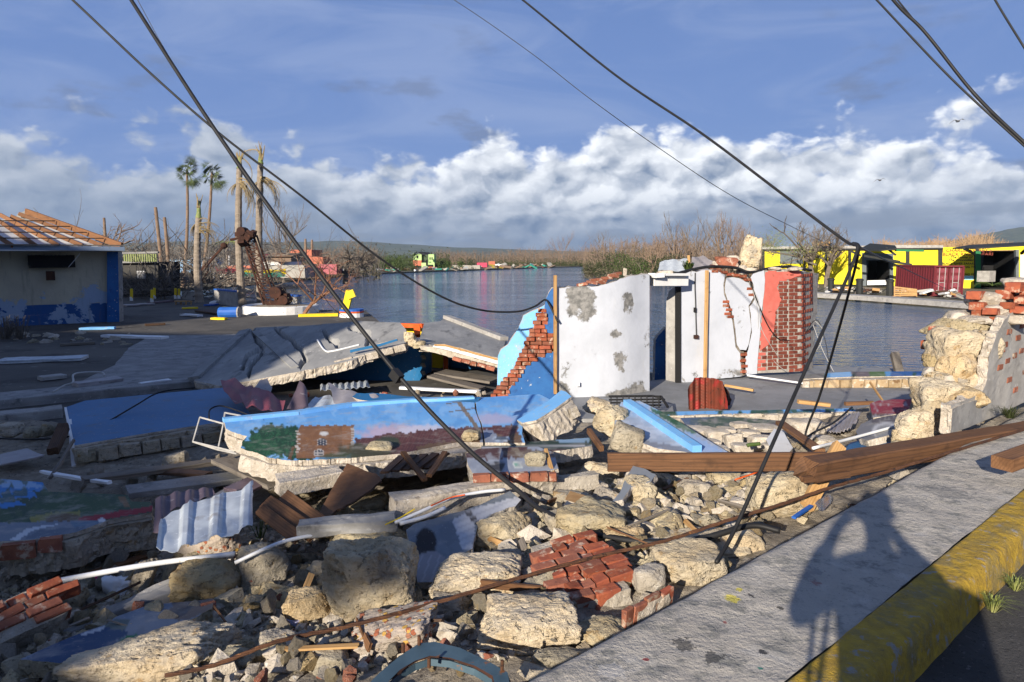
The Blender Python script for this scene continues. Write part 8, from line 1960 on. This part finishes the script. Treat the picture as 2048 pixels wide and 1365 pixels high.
for (pts_, lab) in (([(1905, 496), (1940, 490), (2062, 484), (2070, 489), (1950, 496)], 'awning'), ([(1716, 500), (1740, 487), (1790, 491), (1794, 497), (1760, 501)], 'awning')):
    f_, n_ = plane3((pts_[0][0], pts_[0][1], 68.5 if pts_[0][0] > 1800 else 75), (pts_[2][0], pts_[2][1], 66.5 if pts_[0][0] > 1800 else 73.5), (pts_[4][0], pts_[4][1], 65.2 if pts_[0][0] > 1800 else 72.4))
    plate(lab, pts_, f_, (0, 0, -.12), [BK, BK], step=10, seed=5, parent=yb, edge_rough=0, edge_rows=1)
for (a_, b_) in (((1948, 508, 68), (1928, 497, 66)), ((2042, 508, 66), (2060, 492, 65)), ((1772, 496, 73), (1792, 511, 72.5)), ((1700, 502, 75), (1722, 512, 74.5)), ((1790, 501, 72.6), (1848, 502, 71)), ((1760, 520, 73), (1824, 530, 71.5)), ((1728, 512, 73), (1800, 524, 72))):
    B().bar(P(*a_), P(*b_), .18, .22).o('broken_strut', BK if a_[0] != 1790 else GD, yb)
B().bar(P(1625, 488, 79), P(1661, 488, 78.4), .1, .5).o('roof_box', MT['timber_pale'], yb)
B().bar(P(1960, 553, 70), P(1985, 553, 69), 1.2, 1.1).o('counter', MT['concrete_pale'], yb); B().bar(P(1735, 566, 75), P(1774, 565, 74), .6, .5).o('white_debris', MT['white'], yb)
fac('blue_notice', [(1928, 560), (1928, 552), (1946, 552), (1946, 560)], flat('pale_blue_sign', (.30, .62, .80)), .08, .05)
fac('pale_panel', [(2040, 560), (2040, 510), (2110, 508), (2110, 560)], MT['white'], .06, .1)
# painted lettering on the yellow wall
def lettering(txt, px, py, hpx, col, italic=0.):
    cu = bpy.data.curves.new('lettering', 'FONT'); cu.body = txt; Yq = float(np.interp(px, [1500, 2200], [84.0, 66.5])); cu.size = hpx*Yq/FPX*1.38; cu.extrude = .01; cu.shear = italic; cu.offset = .004
    o = bpy.data.objects.new('lettering', cu); COL.objects.link(o); cu.materials.append(col)
    p0 = Vector(fY_(np.array([px*1.]), np.array([py*1.]))[0]); p1 = Vector(fY_(np.array([px+40.]), np.array([py*1.]))[0]); ax = p1-p0; ax.z = 0
    o.rotation_euler = (math.pi/2, 0, math.atan2(ax.y, ax.x)); n_ = Vector((ax.y, -ax.x, 0)).normalized()
    if n_.y > 0: n_ = -n_
    o.location = p0 + n_*.06; bpy.context.view_layer.update()
    me = bpy.data.meshes.new_from_object(o.evaluated_get(bpy.context.evaluated_depsgraph_get())); m = bpy.data.objects.new('lettering', me); COL.objects.link(m)
    m.location = o.location; m.rotation_euler = o.rotation_euler; bpy.data.objects.remove(o); adopt(m, yb); return m
redp = flat('maroon_lettering', (.25, .05, .03)); blkp = flat('black_lettering', (.02, .02, .02)); blup = flat('blue_lettering', (.05, .12, .35))
for (tx, px, py, h_, c_, it) in (("J. CHARLES SWABY'S", 1884, 504, 6.4, redp, 0), ('BLACK RIVER SAFARI', 1885, 512, 6.4, redp, 0), ('The Home of', 1900, 517, 4.8, blkp, .3), ('The Crocodiles !', 1896, 522.5, 4.8, blkp, .3), ('BLACK RIVER SAFARI BOAT TOURS', 1884, 529.5, 4.2, blkp, 0), ('BIRD WATCHING TOURS', 1884, 536, 4.2, blkp, 0), ('BEING FED', 1920, 551, 4.2, blkp, 0), ('Contact', 1930, 558.5, 3.2, blup, .2)): lettering(tx, px, py, h_, c_, it)
# container
ct = empty('shipping_container', P(1860, 594, 57), 'dark red shipping container on the far quay', 'container')
RD = flat('container_red', (.145, .022, .028), .6); RD2 = flat('container_bar', (.38, .33, .32), .5)
zb = P(1868, 594, 57.5).z; zt = P(1868, 533, 57.5).z; c0 = Vector((P(1868, 560, 57.5).x, 57.5, 0)); c1 = Vector((P(1925, 560, 57.3).x, 57.3, 0)); ex = (c1-c0).normalized(); ey = Vector((-ex.y, ex.x, 0)); c2 = P(1793, 560, 63.0); c2.z = 0
b = B(); n = 60; v = []; f = []
for i in range(n+1):
    u = i/n; q = c0.lerp(c2, u); nn = Vector((-(c2-c0).y, (c2-c0).x, 0)).normalized(); nn = nn if nn.y < 0 else -nn
    off = nn*(.035 if (i % 4) in (0, 1) else 0.0); v += [(q.x+off.x, q.y+off.y, zb+.1), (q.x+off.x, q.y+off.y, zt-.08)]
for i in range(n): f.append((2*i, 2*i+1, 2*i+3, 2*i+2))
b.add(v, f); b.o('corrugated_side', RD, ct)
c3 = c1+(c2-c0)
B().bar(c0+Vector((0, 0, zb+.1)), c2+Vector((0, 0, zb+.1)), .12, .2).bar(c0+Vector((0, 0, zt)), c2+Vector((0, 0, zt)), .12, .16).bar(c0+Vector((0, 0, zb)), c0+Vector((0, 0, zt)), .14, .14, (0, 1, 0)).bar(c2+Vector((0, 0, zb)), c2+Vector((0, 0, zt)), .14, .14, (0, 1, 0)).bar(c1+Vector((0, 0, zb)), c1+Vector((0, 0, zt)), .14, .14, (0, 1, 0)).bar(c0+Vector((0, 0, zt)), c1+Vector((0, 0, zt)), .14, .16).bar(c0+Vector((0, 0, zb+.1)), c1+Vector((0, 0, zb+.1)), .14, .2).o('frame', RD, ct)
mesh_obj('top_and_back', [tuple(q+Vector((0, 0, z_))) for z_ in (zb+.1, zt+.05) for q in (c0, c1, c3, c2)], [(4, 5, 6, 7), (1, 2, 6, 5), (2, 3, 7, 6), (3, 2, 1, 0)], RD, ct)
for k in range(2):
    a_ = c0.lerp(c1, .03+k*.48); b_ = c0.lerp(c1, .49+k*.48); d_ = B(); d_.bar(a_+Vector((0, .02, (zb+zt)/2)), b_+Vector((0, .02, (zb+zt)/2)), .06, zt-zb-.3); d_ = d_.o('door', RD, ct)
    for r_ in range(4): B().bar(a_.lerp(b_, .12)+Vector((0, -.02, zb+.4+r_*.6)), a_.lerp(b_, .88)+Vector((0, -.02, zb+.4+r_*.6)), .03, .36).o('door_panel', MT['maroonsheet'], d_)
    for u_ in (.28, .72): q = a_.lerp(b_, u_)-ey*.08; B().tube([q+Vector((0, 0, zb+.15)), q+Vector((0, 0, zt-.12))], .035, 6).o('lock_rod', RD2, d_)
    q = a_.lerp(b_, .5)-ey*.08; B().bar(a_.lerp(b_, .3)-ey*.09+Vector((0, 0, zb+1.2)), a_.lerp(b_, .7)-ey*.09+Vector((0, 0, zb+1.2)), .03, .05).o('handle', RD2, d_)
# pallets, posts with chains, quay clutter
pa = empty('pallet', P(1810, 588, 57), 'wooden pallets leaning on the red container', 'pallet')
for r_ in range(5):
    B().bar(P(1785, 574+r_*4.4, 56.5), P(1834, 580+r_*2.8, 55.5), .08, .12).o('slat', MT['timber_pale'], pa)
for px in (1788, 1800, 1815, 1832): B().bar(P(px, 575+(px-1785)*.1, 56.4), P(px, 594, 56.2), .12, .12, (0, 1, 0)).o('bearer', MT['timber_pale'], pa)
for i, (px, y0, y1, Y) in enumerate(((1662, 561, 580, 62), (1719, 562, 588, 58), (1780, 564, 592, 54.5))):
    po = empty('mooring_post', P(px, y1, Y), ('black mooring post farthest left on the far quay', 'black mooring post in the middle of the far quay', 'black mooring post nearest the red container')[i], 'post', 'mooring posts on the far quay')
    B().tube([P(px, y1, Y), P(px, y0, Y)], .28, 8).o('post', BK, po); B().lathe(P(px, y0, Y), [(.34, 0), (.34, .12), (.2, .2)], 8).o('cap', BK, po)
for i, (a_, b_) in enumerate((((1662, 566, 62), (1719, 568, 58)), ((1719, 570, 58), (1780, 572, 54.5)), ((1600, 566, 66), (1662, 568, 62)))):
    A_, B_ = P(*a_), P(*b_); pipe('chain', [A_.lerp(B_, u)+Vector((0, 0, -.7*4*u*(1-u))) for u in (0, .25, .5, .75, 1)], .03, 'wire_dark', ('chain between the left and middle mooring posts', 'chain between the middle and right mooring posts', 'chain left of the first mooring post')[i], 'chain')
qd = B()
q = [G(px, py, -1.62) for px, py in ((1620, 587), (1760, 595), (1905, 605), (2100, 620))]
for a_, b_ in zip(q, q[1:]): qd.bar(a_+Vector((0, .9, -.12)), b_+Vector((0, .9, -.12)), 1.8, .36)
qd.o('quay_edge', MT['concrete_pale'], kind='structure')
rg = random.Random(41)
for i in range(46):
    px = rg.uniform(1640, 1925); Y = float(np.interp(px, [1640, 1925], [62, 52]))+rg.uniform(0, 4); c = P(px, 590, Y); c.z = -1.55+rg.uniform(0, .25); s = rg.uniform(.15, .7)
    b = B(); b.box(c, (s*2, s*.8, s*.3), (rg.uniform(-.3, .3), rg.uniform(-.4, .4), rg.uniform(0, 3))); b.o('quay_litter', rg.choice([MT['white'], MT['timber_pale'], MT['timber_grey'], greyw, MT['concrete_pale'], MT['rust']]), label='scrap of debris on the far quay before the yellow building', cat='debris', group='scraps on the far quay')
rg = random.Random(6)
fd = empty('fallen_palm_frond', P(1990, 572, 60), 'green palm frond lying before the right open bay', 'palm frond'); b = B()
for k in range(7): frond(b, P(1985, 572, 62), rg.uniform(-3.1, 3.1), 2.0, 1.5, .6, .04, k, n=8)
b.o('leaves', MT['leaf'], fd)
# storm bent trees before the yellow wall
for i, (px, py, Y, lean_, hh, lab) in enumerate(((1634, 566, 74, (-.35, 0), 5.2, 'storm bent tree with sparse leaves before the yellow wall'), (1653, 566, 75, (.1, 0), 4.6, 'second bare tree right of the storm bent one'))):
    tr = bare_tree('storm_tree', px, py, Y, hh, .26, 4, lab, 90+i, 'bark_grey', lean_, .5, .95, .1, -1.7, (2, 4), 5)
b = B(); rg = random.Random(9)
for (px, py, rx, rz, n) in ((1560, 478, 1.4, .9, 420), (1545, 500, 1.3, 1.2, 420), (1590, 500, 2.4, .8, 420), (1620, 505, 2.0, .8, 260), (1536, 490, .8, .6, 200)):
    c = P(px, py, 73)
    for k in range(n):
        q = c+Vector((rg.gauss(0, rx*.6), rg.gauss(0, .6), rg.gauss(0, rz*.6))); u_ = Vector((rg.uniform(-1, 1), rg.uniform(-1, 1), rg.uniform(-1, 1))).normalized()*.16; w_ = u_.orthogonal()*.35
        b.add([q-u_*.5, q+w_*.5, q+u_*.5, q-w_*.5], [(0, 1, 2, 3)])
b.o('foliage', MT['leaf_pale'], [o for o in bpy.data.objects if o.name.startswith('storm_tree')][0])
b = B()
for (a_, c_) in (((1630, 520, 73.5), (1560, 472, 73)), ((1625, 525, 73.5), (1540, 495, 73)), ((1628, 515, 73.5), (1600, 480, 73)), ((1632, 530, 73.5), (1580, 505, 73))): branch(b, P(*a_), P(*c_)-P(*a_), (P(*c_)-P(*a_)).length, .12, 3, rg, .5, .0, 4, (2, 4), (.3, .5))
b.o('branches', MT['bark_grey'], [o for o in bpy.data.objects if o.name.startswith('storm_tree')][0])

# ------------------------------------------------------------------ cables
def cable(pts, r, label, mat='cable', name='power_cable', k=10): return pipe(name, [P(*q) for q in pts], r, mat, label, 'cable', 7, k)
c1 = cable([(60, -330, 8.8), (160, -165, 8.3), (262, 0, 7.8), (440, 275, 7.2), (620, 525, 6.7), (800, 755, 6.2), (930, 893, 5.8), (1040, 985, 5.35), (1070, 1012, 5.1), (1130, 1044, 4.8), (1200, 1070, 4.55), (1300, 1085, 4.35), (1400, 1078, 4.3), (1500, 1052, 4.35), (1560, 1062, 4.3)], .021, 'thickest black cable slanting from the upper left down into the heap')
B().bar(P(786, 744, 6.23), P(800, 760, 6.18), .07, .09).o('cable_splice', MT['cable'], label='black splice box on the thickest cable', cat='splice box')
cable([(-40, -170, 10.2), (145, 0, 10), (300, 146, 10), (440, 268, 10), (600, 390, 10.2), (760, 517, 10.6), (880, 592, 11), (960, 620, 11.3), (1030, 624, 11.6), (1068, 614, 11.8), (1090, 600, 12.0), (1100, 612, 11.9), (1116, 645, 11.8)], .017, 'black cable crossing the thickest one and ending at the blue wall')
cable([(150, -230, 11), (275, 0, 11), (330, 100, 11), (430, 264, 11.2), (520, 400, 11.8), (600, 520, 12.5), (660, 610, 13.2), (700, 640, 13.8)], .0055, 'thin black wire beside the thickest cable', 'wire_dark')
cable([(620, -330, 12), (830, -170, 10.5), (1045, 0, 9.0), (1230, 150, 7.9), (1400, 265, 7.0), (1560, 385, 6.2), (1680, 475, 5.65), (1704, 489, 5.5), (1714, 492, 5.42), (1712, 508, 5.38), (1690, 565, 5.25), (1620, 720, 4.75), (1540, 900, 4.25), (1470, 1058, 3.98), (1432, 1126, 3.80)], .0125, 'black cable bent over in the air and hanging to the pavement edge')
cable([(1706, 487, 5.5), (1716, 490, 5.55), (1717, 505, 5.6), (1704, 562, 5.8), (1672, 680, 6.3), (1640, 790, 6.8), (1616, 852, 7.1), (1612, 874, 7.15), (1630, 864, 7.3), (1668, 845, 7.9), (1704, 815, 8.4)], .012, 'black cable strand hanging from the bend onto the plaster lump')
cable([(1714, 492, 5.5), (1760, 515, 9), (1830, 548, 20), (1900, 582, 40), (1940, 600, 54)], .012, 'thin wire from the cable bend across the river', 'wire_dark')
cable([(700, -130, 22), (908, 0, 20), (1060, 105, 19), (1180, 198, 18), (1320, 298, 18.5), (1460, 390, 20), (1580, 452, 24), (1690, 505, 40)], .010, 'thin grey wire high above the river', 'wire_dark')
for i, (pts, r) in enumerate((([(1640, -120, 6.6), (1753, 0, 6.2), (1900, 155, 5.8), (2048, 292, 5.5), (2150, 385, 5.3)], .0085), ([(1670, -150, 6.6), (1786, 0, 6.2), (1850, 65, 6.0), (1950, 190, 5.8), (2048, 285, 5.5), (2150, 380, 5.3)], .013), ([(1675, -150, 6.7), (1795, 0, 6.3), (1856, 75, 6.05), (1955, 192, 5.83), (2048, 283, 5.55), (2150, 378, 5.35)], .007), ([(1930, -110, 7), (1990, 0, 6.8), (2048, 95, 6.6), (2120, 210, 6.4)], .0095))):
    cable(pts, r, ('lower thin cable at the upper right corner', 'thick cable of the bundle at the upper right', 'thin strand twisted on the upper right bundle', 'short cable cutting the upper right corner')[i])
# wires hanging on the ruin
for i, (pts, r, m_) in enumerate((([(1496, 548, 13.9), (1506, 580, 13.9), (1530, 640, 14.0), (1552, 674, 14.1), (1578, 686, 14.3), (1604, 674, 14.6), (1626, 655, 15.0)], .013, 'cable'), ([(1500, 560, 13.9), (1515, 620, 13.9), (1520, 680, 14.0), (1550, 725, 14.1), (1575, 745, 14.1)], .006, 'wire_pale'), ([(1560, 680, 14.1), (1600, 678, 14.4), (1632, 640, 14.9), (1650, 680, 14.8), (1660, 742, 14.6)], .008, 'cable'), ([(1626, 650, 14.9), (1645, 700, 14.7), (1668, 745, 14.5)], .006, 'wire_pale'), ([(1628, 640, 14.9), (1645, 660, 14.8), (1640, 690, 14.8), (1618, 720, 14.6)], .005, 'wire_pale'), ([(1492, 552, 13.9), (1510, 585, 13.9), (1518, 610, 13.9), (1524, 660, 13.9), (1560, 720, 14.1)], .006, 'wire_pale'))):
    cable(pts, r, ('black wire loop hanging across the coral brick wall', 'pale wire trailing down the coral paint', 'black wire from the brick wall to the fallen stone wall', 'pale wire from the brick corner to the river edge', 'pale loose curl at the brick wall corner', 'second pale wire beside the right crack')[i], m_, 'loose_wire', 6)
# gulls
for i, (px, py, Y, s, lab) in enumerate(((1916, 243, 60, .62, 'gull gliding near the upper right cables'), (1760, 361, 75, .6, 'gull flying before the white cloud'))):
    g = empty('gull', P(px, py, Y), lab, 'bird'); c = P(px, py, Y)
    b = B(); b.tube([c+Vector((-.05, -.32, 0)), c+Vector((0, -.1, 0)), c+Vector((0, .12, 0)), c+Vector((.03, .4, .02))], [.03, .09, .08, .01], 8)
    for sg in (-1, 1):
        w0, w1, w2 = c+Vector((0, 0, .03)), c+Vector((sg*s*.5, .02, .20 if sg > 0 else .12)), c+Vector((sg*s*1.15, .10, .10 if sg > 0 else -.22))
        q = Vector((0, .13, 0)); b.add([w0-q, w1-q*.9, w2, w1+q*.8, w0+q, w0-q-Vector((0, 0, .02)), w1-q*.9-Vector((0, 0, .02)), w2-Vector((0, 0, .01))], [(0, 1, 3, 4), (1, 2, 3), (0, 5, 6, 1), (1, 6, 7, 2)])
    b.o('body_and_wings', flat('gull_grey', (.22, .22, .23)), g)

# ------------------------------------------------------------------ the photographer, standing in the road behind the view
pr_ = empty('person', (.11, -.22, -.15), 'person in dark jacket and trousers raising a camera, bag at the hip', 'person')
def skin(name, nodes, edges, mat, sub=2):
    me = bpy.data.meshes.new(name); me.from_pydata([n_[0] for n_ in nodes], edges, []); o = bpy.data.objects.new(name, me); COL.objects.link(o)
    md = o.modifiers.new('skin', 'SKIN'); md.use_smooth_shade = True
    for i, n_ in enumerate(nodes): me.skin_vertices[0].data[i].radius = n_[1]; me.skin_vertices[0].data[i].use_root = (i == 0)
    ms = o.modifiers.new('sub', 'SUBSURF'); ms.levels = sub; ms.render_levels = sub
    bpy.context.view_layer.update(); m2 = bpy.data.meshes.new_from_object(o.evaluated_get(bpy.context.evaluated_depsgraph_get())); bpy.data.objects.remove(o)
    m2.materials.clear(); m2.materials.append(mat); o = bpy.data.objects.new(name, m2); COL.objects.link(o); o.parent = pr_; return o
skn = flat('skin_tone', (.22, .12, .08)); jk = flat('dark_jacket', (.03, .035, .045)); tr = flat('dark_trousers', (.04, .04, .045)); hr = flat('dark_hair', (.012, .01, .009))
N = [((0, 0, .95), (.15, .11)), ((0, 0, 1.15), (.16, .12)), ((0, -.01, 1.36), (.18, .12)), ((0, 0, 1.47), (.07, .07)), ((0, .01, 1.56), (.06, .065)), ((0, .02, 1.66), (.085, .10)), ((0, .02, 1.76), (.08, .09))]
E = [(i, i+1) for i in range(6)]
def add(par, pts):
    for q in pts: N.append(q); E.append((par, len(N)-1)); par = len(N)-1
    return par
for s in (-1, 1):
    add(0, [((s*.10, 0, .88), (.095, .10)), ((s*.12, .02, .50), (.06, .065)), ((s*.13, -.02, .09), (.042, .045)), ((s*.14, .12, .04), (.042, .03))])
    e = add(2, [((s*.19, 0, 1.40), (.06, .06)), ((s*.34, .08, 1.20), (.045, .045)), ((s*.16, .16, 1.52), (.034, .034)), ((s*.10, .17, 1.60), (.035, .022))])
    for k in range(4): add(e, [((s*(.095-.012*k), .185, 1.625+.018*k), (.0095, .0095)), ((s*(.06-.012*k), .20, 1.635+.018*k), (.009, .009)), ((s*(.035-.01*k), .195, 1.632+.018*k), (.008, .008))])
    add(e, [((s*.07, .15, 1.585), (.011, .011)), ((s*.045, .155, 1.60), (.009, .009))])
skin('body', N, E, skn)
b = B(); b.tube([(0, .10, 1.665), (0, .135, 1.645), (0, .115, 1.63)], [.012, .02, .014], 6); ns = b.o('nose', skn); ns.parent = pr_
for s in (-1, 1): b = B(); b.tube([(s*.088, .01, 1.64), (s*.10, .0, 1.68)], [.016, .022], 6); b.o('ear', skn).parent = pr_
hv, hf = rock_verts(7, 3, (.098, .112, .10), rough=.05); mesh_obj('hair', hv+np.array([0, .0, 1.735]), hf, hr).parent = pr_
skin('jacket', [((0, 0, .90), (.19, .15)), ((0, 0, 1.15), (.19, .15)), ((0, -.01, 1.37), (.20, .14)), ((0, 0, 1.47), (.09, .085))] + [q for s in (-1, 1) for q in (((s*.20, 0, 1.40), (.078, .078)), ((s*.345, .08, 1.20), (.066, .066)), ((s*.19, .15, 1.47), (.05, .05)))], [(0, 1), (1, 2), (2, 3), (2, 4), (4, 5), (5, 6), (2, 7), (7, 8), (8, 9)], jk)
skin('trousers', [((0, 0, .95), (.165, .125)), ((0, 0, .87), (.15, .12))] + [q for s in (-1, 1) for q in (((s*.10, 0, .80), (.105, .11)), ((s*.12, .02, .50), (.08, .085)), ((s*.13, -.02, .10), (.07, .075)))], [(0, 1), (1, 2), (2, 3), (3, 4), (1, 5), (5, 6), (6, 7)], tr)
b = B(); b.box((0, .14, 1.66), (.13, .05, .09)); b.tube([(0, .15, 1.65), (0, .20, 1.65)], .034, 12); b.o('camera_body', MT['cable']).parent = pr_
b = B(); b.box((-.24, .10, .93), (.15, .09, .12), (0, .3, 0)); b.tube([(-.24, .13, .92), (-.22, .2, .86)], .04, 10); b.tube([(-.16, .0, 1.42), (-.25, .1, 1.2), (-.24, .1, .98)], .012, 5); b.tube([(-.10, .05, 1.40), (-.17, .14, 1.2), (-.20, .12, .98)], .012, 5); b.o('hip_camera', MT['cable']).parent = pr_
b = B(); b.box((.16, -.17, 1.18), (.36, .20, .40), (0, .12, .2)); b.o('backpack', jk).parent = pr_

# ------------------------------------------------------------------ storm damaged building across the street, whose shadow falls on the yard
BZ = -.12
sb = empty('street_building', (-30, -14, BZ), 'tall storm damaged concrete building across the street behind the photographer', 'building')
for k, (pl, th) in enumerate((([(-80, BZ), (-80, 21.5), (-50, 22.6), (-44, 19.6), (-39.5, 17.4), (-35.4, 16.9), (-35.2, 13.2), (-31, 13.0), (-24, 12.6), (-18.95, 11.6), (-18.75, 9.2), (-15.6, 8.75), (-15.2, 7.35), (-13.3, 7.0), (-12.55, 6.75), (-12.3, 6.15), (-11.3, 6.0), (-10.6, 5.72), (-9.0, 5.82), (-7.6, 5.5), (-7.3, BZ)], .35),)):
    plate('facade', [(x_, z_) for x_, z_ in pl], lambda u, v: np.stack([u, u*0-14, v], -1), (0, -th, 0), [MT['concrete_pale'], MO], step=.5, jag=.07, seed=77, parent=sb, edge_rough=.05)
for fl in range(4):
    for k in range(14):
        x_ = -48+k*2.9; z_ = 1.4+fl*3.4
        if z_+2.4 < np.interp(x_, [-80, -35.4, -35.2, -19, -18.7, -15.5, -15, -12, -8], [20, 16.5, 12.5, 11.3, 8.8, 8.4, 7, 5.7, 5.2]):
            B().box((x_, -13.98, z_+.75), (1.2, .12, 1.5)).o('window', MT['dark'], sb)
# leafless tree before it: dapples the heap
tr_ = empty('street_tree', (-10.35, -11.2, BZ), 'half stripped street tree across the road behind the photographer', 'tree')
b = B(); b.tube([(-10.4, -11.2, BZ), (-10.3, -11.2, 2.4), (-10.35, -11.2, 4.5)], [.2, .15, .1], 8); b.o('trunk', MT['bark_grey'], tr_)
b = B(); rg = random.Random(5)
def sh_(px, py, Y, yp):
    q = P(px, py, Y); t_ = (q.y-yp)/-TOSUN.y; return q + TOSUN*t_
for (px, py, Y, rr, n) in ((690, 1120, 4.1, .17, 240), (505, 1120, 4.4, .12, 140), (835, 950, 6.0, .24, 200), (880, 1090, 4.5, .14, 180), (560, 1030, 5.3, .10, 90), (700, 1000, 5.5, .10, 80), (430, 1150, 4.6, .10, 90)):
    c = sh_(px, py, Y, -11.2)
    for k in range(n):
        q = c+Vector((rg.gauss(0, rr*.6), rg.gauss(0, .3), rg.gauss(0, rr*.5))); u_ = Vector((rg.uniform(-1, 1), rg.uniform(-1, 1), rg.uniform(-1, 1))).normalized()*.14; w_ = u_.orthogonal()*.5
        b.add([q-u_*.5, q+w_*.5, q+u_*.5, q-w_*.5], [(0, 1, 2, 3)])
    b.tube([Vector((-10.35, -11.2, 4.4)), Vector((-10.35, -11.2, 4.4)).lerp(c, .6)+Vector((0, 0, .2)), c], [.05, .035, .015], 4)
lv = b.o('leaves', MT['leaf'], tr_)

# ------------------------------------------------------------------ haze
hz = bpy.data.materials.new('haze_air'); hz.use_nodes = True; t = NT(hz.node_tree); t.n.clear()
pv_ = t.new('ShaderNodeVolumePrincipled', {'Color': (.58, .76, 1.0), 'Density': 5e-5})
t.new('ShaderNodeOutputMaterial', {'Volume': pv_.outputs[0]})
B().box((0, 2600, 248), (15000, 5600, 506)).o('haze', hz, kind='stuff')
